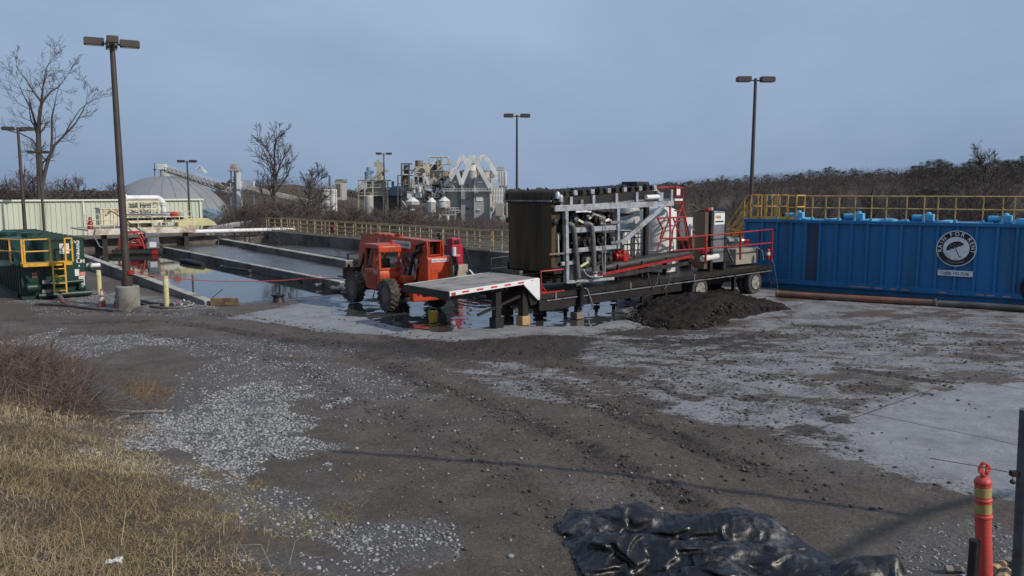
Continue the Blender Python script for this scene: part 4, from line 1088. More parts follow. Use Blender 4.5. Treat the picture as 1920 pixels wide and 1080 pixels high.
s_ = plate(147.5, 518, 160, 540); mb = MB()
for k in range(7): a = gp_(149, 520 + k * 2.8, -.014); b = gp_(158.5, 520, -.014); mb.bx(a.x, b.x, -.015, -.013, a.z - .018, a.z)
mb.build('print_lines', mat('grey_ink', (.3, .3, .3)), s_)
s_ = plate(150, 510, 160, 517, mat('pink_red_sign', (.6, .25, .22), .5), nm='warning_sign'); s_ = plate(60, 512, 70, 520, mat('pink_red_sign', (.6, .25, .22)), nm='warning_sign')
for xx, yy in ((62, 514.5),): a = gp_(xx, yy, -.014); MB().bx(a.x, a.x + .16, -.015, -.013, a.z - .05, a.z).build('print_mark', inkm, s_)
# platform with rails and ladder: bolted to this tank
zpl = gp_(60, 494, -.7).z
pf = MB().bx(gp_(43, 494, -.7).x, gp_(136, 494, -.7).x, -.72, -.02, zpl - .14, zpl).build('platform', yellow, t, bevel=.01)
MB().bx(-.75, -.02, .0, 2.5, zpl - .1, zpl - .03).build('side_walkway', greenp, t)
def fr_(pts, nm='platform_rail'):
    mb = MB(); mb.tube(pts, .028, 8); mb.build(nm, yellow, t)
xA, xB = gp_(46, 480, -.7).x, gp_(95, 480, -.7).x; xC, xD = gp_(123, 480, -.7).x, gp_(136, 480, -.7).x; zT = gp_(70, 449, -.7).z
for z in (zT, (zT + zpl) / 2): fr_([(xA, -.7, z), (xB, -.7, z)]); fr_([(xC, -.7, z), (xD, -.7, z)]); fr_([(xA, -.7, z), (xA - .75, .9, z + .0)])
for x in (xA, xB, xC, xD, xA - .08): MB().bx(x - .03, x + .03, -.73, -.67, zpl, zT + .02).build('platform_post', yellow, t)
for k in (.5, 1.0): MB().bx(xA - .75 * k - .03, xA - .75 * k + .03, -.7 + 1.6 * k - .03, -.7 + 1.6 * k + .03, zpl, zT).build('platform_post', yellow, t)
fr_([(xD, -.7, zT), (xD, -.05, zT)]); 
lx0, lx1 = gp_(100, 520, -.8).x, gp_(123, 520, -.8).x
ld = MB(); ld.bx(lx0 - .03, lx0 + .03, -.86, -.8, .28, zpl + .02); ld.bx(lx1 - .03, lx1 + .03, -.86, -.8, .28, zpl + .02); ld = ld.build('ladder', yellow, t)
mb = MB()
for k in range(5): mb.bx(lx0, lx1, -.85, -.81, .36 + k * .30, .40 + k * .30)
mb.build('rungs', yellow, ld)
mb = MB(); mb.bar((lx0 + .1, -.75, 1.05), (lx1 - .08, -.3, .8), .03); mb.build('ladder_brace', yellow, ld)

# ================================================================== BOLLARDS, CONES, GROUND HOSES
for lb, x, y, h_ in (('yellow bollard beside the right end of the green tank', 187, 553, 1.02), ('pale yellow bollard right of the tall lamp post', 313, 576, 1.15)):
    b = G(x, y, 0); t = thing('bollard', lb, 'bollard', tuple(b), 0, 'bollards by the low wall')
    MB().lathe([(.1, -.1), (.1, h_), (.085, h_ + .04), (.04, h_ + .06)], 18).build('post', mat('faded_yellow', (.55, .50, .24), .6, dirt=(.3, .27, .2), damt=.35, dscale=3), t)
    MB().lathe([(.102, h_ - .12), (.102, h_ - .07)], 18).build('cap_band', mat('faded_white', (.6, .6, .5), .6), t)
for lb, x, y in (('dirty orange and white traffic cone between the green tank and lamp post', 192, 575), ('orange and white traffic cone against the lamp post pier', 220, 576)):
    b = G(x, y, 0); t = thing('traffic_cone', lb, 'traffic cone', tuple(b), .4, 'traffic cones by the lamp post')
    cc = mat('dirty_cone_orange', (.34, .085, .05), .6, dirt=(.12, .07, .06), damt=.5, dscale=6)
    MB().lathe([(.155, .03), (.10, .26), (.07, .42), (.035, .68), (.028, .7)], 18).build('cone_body', cc, t)
    MB().lathe([(.108, .235), (.083, .37)], 18).build('reflective_sleeve', mat('dirty_white', (.5, .48, .44), .6), t)
    MB().lathe([(.065, .46), (.045, .62)], 18).build('reflective_sleeve', mat('dirty_white', (.5, .48, .44), .6), t)
    MB().bx(-.19, .19, -.19, .19, 0, .035).build('cone_base', blacksteel, t, bevel=.01)
def hose(label, pts, r, m=hosem, name='hose', cat='hose'):
    p0 = Vector(pts[0]); t = thing(name, label, cat, tuple(p0), 0)
    # smooth the path
    P_ = [Vector(p) for p in pts]; out = []
    for i in range(len(P_) - 1):
        a, b, c, d = P_[max(i - 1, 0)], P_[i], P_[i + 1], P_[min(i + 2, len(P_) - 1)]
        for k in range(5):
            s = k / 5; out.append(.5 * ((2 * b) + (c - a) * s + (2 * a - 5 * b + 4 * c - d) * s * s + (3 * b - a - 3 * c + d) * s ** 3))
    out.append(P_[-1])
    MB().tube(out, r, 10).build('hose_body', m, t, world=True)
    for q, w_ in ((out[0], out[1]), (out[-1], out[-2])): MB().tube([q, q + (w_ - q).normalized() * .12], r * 1.25, 10).build('coupling', galvd, t, world=True)
    return t
hose('dark hose lying from the green tank past the traffic cones', [G(68, 569, .06), G(120, 572, .05), G(170, 578, .05), G(235, 583, .05), G(270, 575, .05), G(330, 571, .06)], .06)
hose('brown flat hose sloping down from the green tank valve', [G(112, 556, .25), G(118, 566, .12), G(130, 571, .05)], .08, rustpipe)
hose('grey hose end behind the concrete pier running to the low wall', [G(255, 562, .12), G(285, 569, .08), G(322, 573, .06)], .07)
hose('grey hose lowest of the bundle right of the concrete pier', [G(262, 568, .06), G(300, 577, .06), G(350, 575, .06)], .05)
hose('short rusty hose among fittings right of the pale bollard', [G(322, 572, .09), G(333, 568, .10)], .09, rustpipe)
for k, (x, y) in enumerate(((345, 570), (356, 573), (339, 575), (350, 567))):
    t = thing('pipe_fitting', ('grey pipe fitting in the heap right of the pale bollard'), 'pipe fitting', tuple(G(x, y, .06)), k * .9, 'loose pipe fittings by the low wall')
    MB().tube([(-.12, 0, 0), (.1, 0, 0), (.16, 0, .1)], .06, 10).build('fitting_body', galvd, t); MB().lathe([(.09, -.02), (.09, .02)], 12, (-.12, 0, 0), 'X').build('flange', galvd, t)
t = thing('white_hose_fitting', 'white pipe with valve on the ground behind the bollard and wall', 'pipe', tuple(G(172, 505, .6)), 0)
MB().tube([G(164, 498, 1.0), G(170, 498, 1.0), G(187, 497, 1.0)], .11, 10).build('pipe_body', white, t, world=True); MB().lathe([(.16, -.04), (.16, .04)], 12, tuple(G(171, 498, 1.0)), 'X').build('flange', galvd, t, world=True)
# rusty trough
t0 = G(392, 573, 0); t = thing('steel_trough', 'rusty tan steel trough lying at the end of the low wall', 'trough', tuple(t0), math.radians(8))
rus = mat('rusty_tan', (.17, .115, .06), .65, var=.3, dirt=(.07, .045, .03), damt=.5, dscale=3)
MB().prism([(0, 0), (.35, .0), (.35, .04), (.06, .28), (.02, .26)], .05, 1.05, 'YZ').build('trough_side', rus, t); MB().bx(.05, 1.0, .0, .3, .0, .03).build('trough_floor', rus, t)
MB().prism([(0, 0), (.34, 0), (.05, .27)], 1.05, 1.08, 'YZ').build('end_plate', rus, t)
# round drain mouth / manhole
t = thing('manhole_cap', 'small dark round valve box standing in the wet ground left of the telehandler', 'valve box', tuple(G(522, 566, 0)), 0)
MB().lathe([(.30, -.05), (.22, .06), (.20, .22), (.26, .24), (.26, .30), (.1, .33)], 18).build('valve_body', blacksteel, t); MB().bar((-.08, 0, .34), (.08, 0, .34), .03).build('handle', blacksteel, t)
# red strap from the lamp post to the forks of the telehandler
t = thing('red_strap', 'thin red strap stretched from the lamp post across the pool', 'strap', tuple(G(241, 512, 0)), 0)
s0 = P(240, 511, G(241, 577, 0).y - .12); s1 = P(575, 522, 33.5); pts = []
for k in range(17):
    u_ = k / 16; p = s0.lerp(s1, u_); p.z -= .38 * 4 * u_ * (1 - u_) * .6; pts.append(p)
pts += [P(640, 522, 33.4), P(664, 500, 33.8)]
MB().tube(pts, .018, 6).build('strap_line', red, t, world=True)
MB().lathe([(.158, -.07), (.158, .07)], 18, (s0.x + .02, s0.y + .13, s0.z)).build('strap_wrap', red, t, world=True)
# ================================================================== DROP-DECK TRAILER
TRF = Frame((7.62, 32.05, 0), (.770, .638)); T = TRF.pl; TWD = 2.6
V = Vector
def off(p, dx=0, dy=0, dz=0): return V((p[0] + dx, p[1] + dy, p[2] + dz))
tr = fthing('flatbed_trailer', 'long black drop-deck trailer with boarded gooseneck carrying the press', 'trailer', TRF)
a = T(843, 547, 0); b = T(1010, 521, 0)
mb = MB()
nb = 7
for i in range(nb):
    y0 = .06 + i * (TWD - .12) / nb; y1 = y0 + (TWD - .12) / nb - .022
    mb.add([(a.x + .02, y0, a.z), (a.x + .02, y1, a.z), (b.x, y1, b.z), (b.x, y0, b.z), (a.x + .02, y0, a.z - .05), (a.x + .02, y1, a.z - .05), (b.x, y1, b.z - .05), (b.x, y0, b.z - .05)],
           [(0, 1, 2, 3), (7, 6, 5, 4), (0, 4, 5, 1), (2, 6, 7, 3), (0, 3, 7, 4), (1, 5, 6, 2)])
mb.build('gooseneck_deck', deckwood, tr, smooth=0)
MB().bar((a.x, .02, a.z - .07), (b.x, .02, b.z - .07), .055, .14).build('side_rail', white, tr, bevel=.004)
MB().bar((a.x, TWD - .02, a.z - .07), (b.x, TWD - .02, b.z - .07), .055, .14).build('side_rail', white, tr, bevel=.004)
MB().bar((a.x - .01, 0, a.z - .13), (a.x - .01, TWD, a.z - .13), .05, .24).build('front_plate', blacksteel, tr)
for k in range(6):
    u_ = .13 + k * .155; p = V((a.x, 0, a.z)).lerp(V((b.x, 0, b.z)), u_)
    MB().bar((p.x, -.012, p.z - .07), (p.x + .26, -.012, p.z - .07 + .26 * (b.z - a.z) / (b.x - a.x)), .006, .05).build('red_reflector', redtape, tr)
MB().bar((a.x + .06, -.014, a.z - .08), (a.x + .22, -.014, a.z - .075), .01, .09).build('marker_lamp', orange, tr)
for k in (.7, 1.9): MB().bar((a.x + .3, k, a.z - .22), (b.x + .4, k, b.z - .25), .12, .32).build('neck_beam', blacksteel, tr)
for k in range(6): MB().bar((a.x + .5 + k * .6, .05, a.z - .13 + k * .03), (a.x + .5 + k * .6, TWD - .05, a.z - .13 + k * .03), .06, .1).build('cross_member', blacksteel, tr)
c = T(1010, 556, 0)
MB().prism([(b.x - .70, b.z - .15), (b.x + .02, b.z - .02), (b.x + .04, c.z - .1), (b.x - .04, c.z - .12)], -.03, .03).build('gooseneck_gusset', white, tr, smooth=0)
MB().prism([(b.x - .5, b.z - .1), (b.x, b.z - .05), (b.x + .02, c.z - .25), (b.x - .25, c.z - .3)], .1, TWD - .1).build('gooseneck_face', blacksteel, tr)
# lower deck
d0 = T(1012, 552, 0); d1 = T(1448, 497, 0)
def dz(x, dzz=0): return d0.z + (d1.z - d0.z) * (x - d0.x) / (d1.x - d0.x) + dzz
def dbar(x0, x1, y, dzz, wd, ht, m, nm): return MB().bar((x0, y, dz(x0, dzz)), (x1, y, dz(x1, dzz)), wd, ht).build(nm, m, tr)
L0, L1 = d0.x, d1.x
mb = MB(); z0, z1 = dz(L0), dz(L1)
mb.add([(L0, .05, z0), (L0, TWD - .05, z0), (L1, TWD - .05, z1), (L1, .05, z1), (L0, .05, z0 - .06), (L0, TWD - .05, z0 - .06), (L1, TWD - .05, z1 - .06), (L1, .05, z1 - .06)],
       [(0, 1, 2, 3), (7, 6, 5, 4), (0, 4, 5, 1), (2, 6, 7, 3), (0, 3, 7, 4), (1, 5, 6, 2)])
mb.build('lower_deck', darksteel, tr, smooth=0)
dbar(L0, L1, .0, -.08, .07, .17, blacksteel, 'side_rail'); dbar(L0, L1, TWD, -.08, .07, .17, blacksteel, 'side_rail')
dbar(L0 + .3, L1 - .1, -.02, -.24, .05, .035, galvd, 'rub_rail')
for k in (.75, 1.85): dbar(L0 - .1, L1 - 1.0, k, -.36, .16, .5, blacksteel, 'main_beam')
dbar(L0, -1.2, .05, -.36, .06, .42, blacksteel, 'skirt')
for k in range(14): x = L0 + .5 + k * 1.0; MB().bar((x, .05, dz(x, -.13)), (x, TWD - .05, dz(x, -.13)), .08, .12).build('cross_member', blacksteel, tr)
for k in range(9): x = L0 + .7 + k * 1.25; MB().bx(x - .03, x + .03, -.05, -.03, dz(x, -.22), dz(x, .02)).build('stake_pocket', galvd if k % 3 == 0 else darksteel, tr)
# landing legs and timber blocks
def leg(xp, y, zt_, r=.09, foot=.2, fh=.25, m=blacksteel, blk=None):
    p = T(xp, 590, y); x = p.x
    MB().bx(x - r, x + r, y - r, y + r, fh, zt_).build('leg', m, tr)
    MB().bx(x - foot, x + foot, y - foot, y + foot, .0, fh).build('foot_block', blk or m, tr, bevel=.01)
leg(931, .35, a.z - .2, .11, .17, .34); leg(981, .3, b.z - .3, .12, .17, .30, blk=freshwood)
leg(950, 2.2, b.z - .4, .1, .18, .3); leg(1012, 2.25, 1.0, .1, .18, .3)
leg(1082, .1, dz(T(1082, 590, 0).x, -.1), .075, .17, .22, blk=wood)
leg(1203, .1, dz(T(1203, 590, 0).x, -.1), .055, .14, .1); leg(1247, .1, dz(T(1247, 590, 0).x, -.1), .055, .14, .1)
for xp in (1060, 1118, 1150, 1176): leg(xp, 2.2, .75, .05, .1, .1)
p = T(1230, 560, 0); MB().bar((T(1205, 575, 0).x, .1, .1), (T(1246, 540, 0).x, .1, .85), .05).build('brace', darksteel, tr)
MB().bar((a.x + 1.3, .3, .5), (b.x - .5, .3, 1.0), .08).build('brace', blacksteel, tr)
MB().tube([(b.x + .5, .4, .45), (b.x + 2.1, .5, .55), (b.x + 2.4, .5, .2)], .12, 10).build('discharge_pipe', blacksteel, tr)
p = T(1095, 540, -.06); MB().tube([p, off(p, .15, 0, -.05), off(p, .35, 0, -.45), off(p, .45, 0, -.72), off(p, .3, 0, -.85), off(p, .25, 0, -1.02)], .03, 8).build('hose_line', galvd, tr)
for x0_, x1_ in ((1215, 1235), (1235, 1258)):
    p, q = T(x0_, 512, -.05), T(x1_, 512, -.05); MB().tube([p, off(p, .1, 0, -.35), (p + q) / 2 + V((0, 0, -.62)), off(q, -.1, 0, -.35), q], .02, 6).build('cable_loop', hosem, tr)
# axles and wheels
rimm = mat('dull_rim', (.42, .41, .38), .5, metal=.3, dirt=(.10, .08, .06), damt=.5, dscale=5)
tyrem = mat('dusty_tyre', (.040, .038, .036), .8, dirt=(.075, .067, .058), damt=.4, dscale=5)
for xw in (0.0, 3.85):
    MB().cyl((xw, .2, .5), (xw, TWD - .2, .5), .07, 12).build('axle', blacksteel, tr)
    for y_, sg in ((.16, -1), (.50, -1), (2.44, 1), (2.10, 1)):
        w_ = MB().wheel((xw, y_, .5), .5, .28, 32); wo_ = w_.build('wheel', tyrem, tr)
        if y_ in (.16, 2.44):
            MB().lathe([(.30, sg * .155), (.28, sg * .155), (.26, sg * .05), (.13, sg * .04), (.12, sg * .13), (.02, sg * .14)], 28, (xw, y_, .5), 'Y').build('rim', rimm, wo_)
            mb = MB()
            for k in range(8): an = k * math.pi / 4; mb.lathe([(.018, sg * .04), (.018, sg * .08)], 6, (xw + .2 * math.cos(an), y_, .5 + .2 * math.sin(an)), 'Y')
            mb.build('wheel_nuts', rimm, wo_)
    MB().bx(xw - .75, xw + .75, .55, .65, .55, .66).build('leaf_spring', blacksteel, tr)
for xp in (1378,):
    p = T(xp, 500, -.02); MB().bx(p.x - .06, p.x + .06, -.05, .1, .25, dz(p.x, -.1)).build('rear_stand', blacksteel, tr); MB().bx(p.x - .2, p.x + .2, -.1, .15, .15, .27).build('foot_block', blacksteel, tr)
dbar(2.2, L1, .3, -.35, .1, .22, blacksteel, 'rear_frame')
# ladder at the rear
p = T(1448, 505, .05)
for dx_ in (0, .28): MB().bar((p.x - .15 + dx_, .0, .28), (p.x - .35 + dx_, .1, dz(p.x, -.1)), .03).build('rear_ladder_rail', darksteel, tr)
mb = MB()
for k in range(3): mb.bar((p.x - .2 - .0 * k, 0, .38 + k * .26), (p.x + .06, 0.03, .38 + k * .26), .03)
mb.build('rear_ladder_rungs', darksteel, tr)
MB().tube([T(1446, 478, .02), T(1452, 500, .0), T(1457, 530, .0), T(1458, 543, .0)], .012, 6).build('rear_cable', galvd, tr)
# red handrails on the trailer
def red_rail(pts_list, posts, r=.03):
    for pl_ in pts_list: MB().tube(pl_, r, 8).build('handrail', red, tr)
    for p, q in posts: MB().bar(p, q, r * 2.2, r * 2.2).build('handrail_post', red, tr)
red_rail([[T(1262, 447, 0), T(1387, 436, 0), T(1449, 430, 0), T(1449, 430, 1.2)], [T(1262, 470, 0), T(1387, 461, 0), T(1449, 455, 0)]],
         [(T(1323, 442, 0), T(1323, 491, 0)), (T(1388, 436, 0), T(1388, 487, 0)), (T(1448, 430, 0), T(1446, 492, 0)), (T(1424, 431, 1.4), T(1424, 490, 1.4))])
red_rail([[T(1284, 440, 2.4), T(1372, 446, 2.4)]], [])
red_rail([[T(1056, 505, 0), T(1014, 509, 0), T(1015, 547, 0), T(1026, 548, 0)]], [])
red_rail([[T(1015, 536, -.01), T(1024, 547, -.01)]], [])
MB().prism([(T(1014, 547, -.03).x, T(1014, 550, -.03).z - .03), (T(1058, 543, -.03).x, T(1058, 543, -.03).z - .05), (T(1058, 543, -.03).x, T(1058, 543, -.03).z), (T(1014, 547, -.03).x, T(1014, 550, -.03).z + .03)], -.04, -.035).build('red_toe_strip', red, tr)

# ------------------------------------------------------------------ BELT PRESS
q0 = T(1030, 520, .1)
BPo = TRF.w(q0.x, 0, 0)
bp = thing('belt_press', 'tall belt press with brown hanging belt and galvanised frame on the trailer', 'belt press', tuple(BPo), TRF.a)
def Q(x, y, o=0): p = T(x, y, o); return V((p.x - q0.x, p.y, p.z))
top = Q(1036, 357, .1).z; bot = Q(1032, 512, .1).z; xb = Q(1034, 430, .1).x
prof = [(xb + .42, bot + .1), (xb + .36, bot - .02), (xb + .1, bot - .05), (xb + .01, bot + .02), (xb, bot + .5), (xb + .01, (top + bot) / 2), (xb - .02, top - .5), (xb - .03, top - .22), (xb + .0, top - .07), (xb + .12, top), (xb + .3, top + .0), (xb + .5, top - .04), (xb + .5, top - .1), (xb + .32, top - .2), (xb + .2, top - .5), (xb + .2, bot + .4)]
# a cloth belt: grid across the width with slight waviness
n = 26; vs = []; fs = []
for i in range(n + 1):
    y = .10 + (TWD - .30) * i / n
    for k, (px_, pz_) in enumerate(prof):
        wv = .003 * math.sin(i * 1.1 + k) + .008 * math.sin(i * .35 + k * .4)
        tp_ = -.10 * (1 - (pz_ - bot) / (top - bot)) * (i / n) * .6
        vs.append((px_ + (wv if pz_ < top - .3 else 0), y + tp_, pz_))
m_ = len(prof)
for i in range(n):
    for k in range(m_): j = (k + 1) % m_; fs.append((i * m_ + k, i * m_ + j, (i + 1) * m_ + j, (i + 1) * m_ + k))
fs += [tuple(range(m_)), tuple(n * m_ + k for k in reversed(range(m_)))]
MB().add(vs, fs).build('belt', beltm, bp, smooth=50)
p = Q(1034, 377, -.0); MB().bar((xb - .09, .02, p.z), (xb - .09, TWD - .05, p.z), .05, .05).build('scraper_bar', galvd, bp)
for y in (.04, TWD - .1):
    MB().lathe([(.06, -.06), (.2, -.06), (.2, .06), (.06, .06)], 20, (xb + .18, y, top - .17), 'Y').build('end_roller', rubberblk, bp)
    MB().bx(xb - .05, xb + .45, y - .06, y - .0, top - .42, top + .03).build('bearing_plate', blacksteel, bp, bevel=.02)
    MB().bx(xb + .02, xb + .42, y - .04, y - .0, bot - .05, bot + .22).build('bearing_plate', blacksteel, bp, bevel=.02)
    MB().lathe([(.05, -.1), (.1, -.08), (.1, .06), (.05, .07)], 14, (xb + .1, y, top - 1.05), 'Y').build('tensioner', blacksteel, bp)
for k, zz in enumerate((2.1, 2.9, 3.6)): MB().cyl((xb + .32, .1, zz), (xb + .32, TWD - .15, zz), .14, 16).build('guide_roller', rubberblk, bp)
# upper gravity deck
xe = Q(1235, 360, 0).x; zl = Q(1045, 372, 0).z; ze = Q(1235, 358, 0).z
def up(x, dz_=0): return zl + (ze - zl) * (x - xb) / (xe - xb) + dz_
for y in (.06, TWD - .12):
    MB().bar((xb + .35, y, up(xb + .3, -.12)), (xe, y, up(xe, -.12)), .06, .26).build('deck_side_plate', blacksteel, bp)
    MB().bar((xb + .4, y - .03, up(xb + .3, -.30)), (xe, y - .03, up(xe, -.30)), .05, .05).build('deck_edge', galvd, bp)
MB().add([(xb + .4, .15, up(xb, .12)), (xb + .4, TWD - .2, up(xb, .12)), (xe, TWD - .2, up(xe, .12)), (xe, .15, up(xe, .12)), (xb + .4, .15, up(xb, .03)), (xb + .4, TWD - .2, up(xb, .03)), (xe, TWD - .2, up(xe, .03)), (xe, .15, up(xe, .03))],
         [(0, 1, 2, 3), (7, 6, 5, 4), (0, 4, 5, 1), (2, 6, 7, 3), (0, 3, 7, 4), (1, 5, 6, 2)]).build('gravity_belt', beltm, bp)
for k in range(12):
    x = xb + .6 + (xe - xb - .8) * k / 11
    MB().cyl((x, .02, up(x, .17)), (x, TWD - .08, up(x, .17)), .055, 12).build('plough_roller', darksteel, bp)
    MB().bx(x - .08, x + .08, -.02, .08, up(x, .06), up(x, .22)).build('roller_bearing', galv if k % 2 else darksteel, bp, bevel=.01)
    if k % 3 == 1: MB().bx(x - .12, x + .1, .0, .14, up(x, .22), up(x, .30)).build('adjuster', rubberblk, bp, bevel=.02)
q = Q(1207, 350, .6); MB().bx(q.x - .5, q.x + .2, .5, 1.3, up(q.x, .18), up(q.x, .36)).build('feed_box', rubberblk, bp, bevel=.03)
q = Q(1221, 370, -.05); MB().tube([(q.x - .3, -.05, q.z), (q.x + .4, -.05, q.z + .02)], .09, 14).build('cylinder', white, bp)
MB().bx(q.x + .35, q.x + .62, -.12, .05, q.z - .16, q.z + .18).build('cylinder_mount', galv, bp, bevel=.01)
for xp in (1052, 1070, 1090, 1112, 1155, 1193, 1232, 1258):
    p = Q(xp, 385, -.01); MB().bx(p.x - .06, p.x + .06, -.05, .03, p.z, up(p.x, .02 if xp not in (1052, 1090) else -.1)).build('upright', galv if xp not in (1052, 1090) else galvd, bp)
# main galvanised rails
def gbar(x0, y0, x1, y1, o=0, wd=.08, ht=.15, m=galv, nm='frame_rail'):
    return MB().bar(Q(x0, y0, o), Q(x1, y1, o), wd, ht).build(nm, m, bp, bevel=.006)
gbar(1040, 391, 1262, 381, -.04, .08, .20); gbar(1040, 391, 1262, 381, TWD - .06, .08, .20)
gbar(1060, 396, 1062, 531, -.02, .13, .17, nm='column'); gbar(1060, 396, 1062, 531, TWD - .08, .13, .17, nm='column')
gbar(1157, 389, 1158, 466, .0, .13, .15, nm='column'); gbar(1157, 389, 1158, 466, TWD - .1, .13, .15, nm='column')
gbar(1256, 380, 1257, 440, TWD - .1, .1, .12, galvd, 'column')
gbar(1164, 456, 1243, 387, -.06, .11, .17, nm='diagonal_brace'); gbar(1164, 456, 1243, 387, TWD - .06, .11, .17, nm='diagonal_brace')
gbar(1062, 433, 1160, 426, .02, .09, .17); gbar(1062, 471, 1160, 462, .02, .09, .15)
gbar(1052, 495, 1082, 491, .0, .09, .13); gbar(1064, 529, 1150, 522, .0, .1, .1)
gbar(1040, 394, 1042, 478, .35, .05, .10, galvd, 'guide_post'); gbar(1046, 440, 1047, 480, .1, .04, .06, cream, 'gauge_strip')
gbar(1030, 477, 1058, 475, -.04, .05, .06, wood, 'bracket_arm')
gbar(1144, 417, 1172, 416, -.04, .08, .10, galvd, 'bracket_arm'); gbar(1145, 456, 1162, 453, -.05, .08, .10, galvd, 'bracket_arm')
gbar(1079, 397, 1100, 396, -.05, .06, .06, white, 'label_rail')
for xx, yy in ((1051, 372), (1045, 366)): p = Q(xx, yy, -.05); MB().lathe([(.05, -.13), (.1, -.11), (.1, .05), (.06, .12)], 14, p).build('actuator', galv, bp)
# dark press rollers inside
rr = random.Random(3)
for (xx, yy, r_) in ((1078, 410, .22), (1100, 405, .2), (1125, 410, .26), (1146, 408, .2), (1083, 448, .24), (1105, 452, .3), (1128, 448, .22), (1148, 450, .26), (1080, 482, .2), (1100, 488, .26), (1122, 483, .24), (1143, 485, .2)):
    p = Q(xx, yy, .3); ro = MB().cyl((p.x, .3, p.z), (p.x, TWD - .35, p.z), r_, 20).build('press_roller', rubberblk, bp)
    MB().lathe([(.04, -.10), (r_ * .45, -.08), (r_ * .45, 0)], 14, (p.x, .3, p.z), 'Y').build('roller_hub', rr.choice([darksteel, galvd, wood, darksteel]), ro)
mb = MB()
for (x0, y0, x1, y1) in ((1066, 420, 1155, 400), (1066, 442, 1155, 458), (1066, 500, 1155, 478)):
    pa, pb = Q(x0, y0, 1.3), Q(x1, y1, 1.3); mb.bar((pa.x, 1.3, pa.z), (pb.x, 1.3, pb.z), TWD - .8, .02)
mb.build('inner_belts', beltm, bp)
MB().bx(Q(1062, 500, .0).x, Q(1160, 500, 0).x, TWD - .35, TWD - .3, Q(1100, 520, 0).z, up(xb, -.2)).build('back_panel', rubberblk, bp)
MB().bx(Q(1040, 500, .0).x, Q(1160, 500, 0).x, .4, TWD - .4, Q(1100, 512, 0).z - .3, Q(1100, 512, 0).z - .15).build('drip_tray', darksteel, bp)
for x0, y0, x1, y1, m in ((1084, 412, 1100, 421, cream), (1110, 400, 1135, 408, wood), (1135, 414, 1142, 411, white), (1088, 500, 1108, 488, cream), (1100, 395, 1108, 397, white), (1104, 410, 1112, 404, cream)):
    gbar(x0, y0, x1, y1, -.0, .04, .08, m, 'scraper_blade')
rrp = random.Random(9)
for k in range(14):
    xx, yy = rrp.uniform(1068, 1152), rrp.uniform(400, 500); p = Q(xx, yy, .1)
    MB().box((p.x, .12, p.z), (rrp.uniform(.06, .2), .08, rrp.uniform(.05, .14))).build('bearing_block', rrp.choice([darksteel, galvd, darksteel, galv]), bp, bevel=.01)
# drain pipes at the front of the machine
def bend(pts, r, m, nm, par=bp):
    P_ = [Q(*p) for p in pts]; out = []
    for i in range(len(P_) - 1):
        A, B, C, D = P_[max(i - 1, 0)], P_[i], P_[i + 1], P_[min(i + 2, len(P_) - 1)]
        for k in range(5):
            s = k / 5; out.append(.5 * ((2 * B) + (C - A) * s + (2 * A - 5 * B + 4 * C - D) * s * s + (3 * B - A - 3 * C + D) * s ** 3))
    out.append(P_[-1]); return MB().tube(out, r, 12).build(nm, m, par)
pvc = mat('grey_pvc', (.13, .13, .135), .5, dirt=MUDC, damt=.4)
bend([(1063, 421, .0), (1070, 421, -.1), (1076, 430, -.12), (1080, 470, -.12), (1085, 522, -.12)], .085, pvc, 'drain_pipe')
bend([(1095, 420, .0), (1104, 420, -.1), (1110, 428, -.14), (1113, 470, -.14), (1114, 515, -.14)], .085, pvc, 'drain_pipe')
bend([(1112, 402, -.1), (1125, 406, -.12), (1134, 414, -.12), (1135, 450, -.12), (1134, 514, -.12)], .025, galv, 'air_pipe')
bend([(1129, 470, -.1), (1129.5, 490, -.1), (1130, 515, -.1)], .03, galvd, 'air_pipe')
bend([(1094, 505, -.15), (1100, 515, -.18), (1112, 520, -.18), (1130, 518, -.16)], .022, galv, 'air_pipe')
p = Q(1114, 512, -.14); MB().lathe([(.10, -.18), (.14, -.12), (.10, -.04), (.13, .02), (.10, .06)], 14, p).build('coupling', galv, bp)
p = Q(1071, 510, .15); MB().lathe([(.14, -.34), (.16, -.3), (.16, .28), (.1, .34)], 16, p).build('pressure_vessel', pvc, bp)
bend([(1079, 536, -.1), (1086, 534, -.14), (1090, 545, -.12), (1089, 575, -.1)], .09, blacksteel, 'drain_outlet')
# red gearbox motor
mt = thing('red_gearmotor', 'bright red gear motor above the black trough on the trailer', 'motor', tuple(TRF.w(*T(1166, 480, .25))), TRF.a)
MB().lathe([(.05, -.42), (.13, -.40), (.15, -.36), (.15, -.08), (.1, -.06)], 20, (0, 0, 0), 'X').build('motor_body', red, mt)
mb = MB()
for k in range(7): mb.lathe([(.162, -.34 + k * .035), (.162, -.328 + k * .035)], 20, (0, 0, 0), 'X')
mb.build('cooling_fins', red, mt); MB().bx(-.09, .2, -.18, .18, -.22, .19).build('gearbox', red, mt, bevel=.04); MB().lathe([(.12, .2), (.15, .24), (.1, .36)], 18, (0, 0, -.03), 'X').build('flange', red, mt); MB().bx(-.28, -.14, -.1, .1, .13, .21).build('terminal_box', red, mt, bevel=.02)
MB().bx(-.3, .3, -.1, .15, -.5, -.2).build('mount', darksteel, mt)
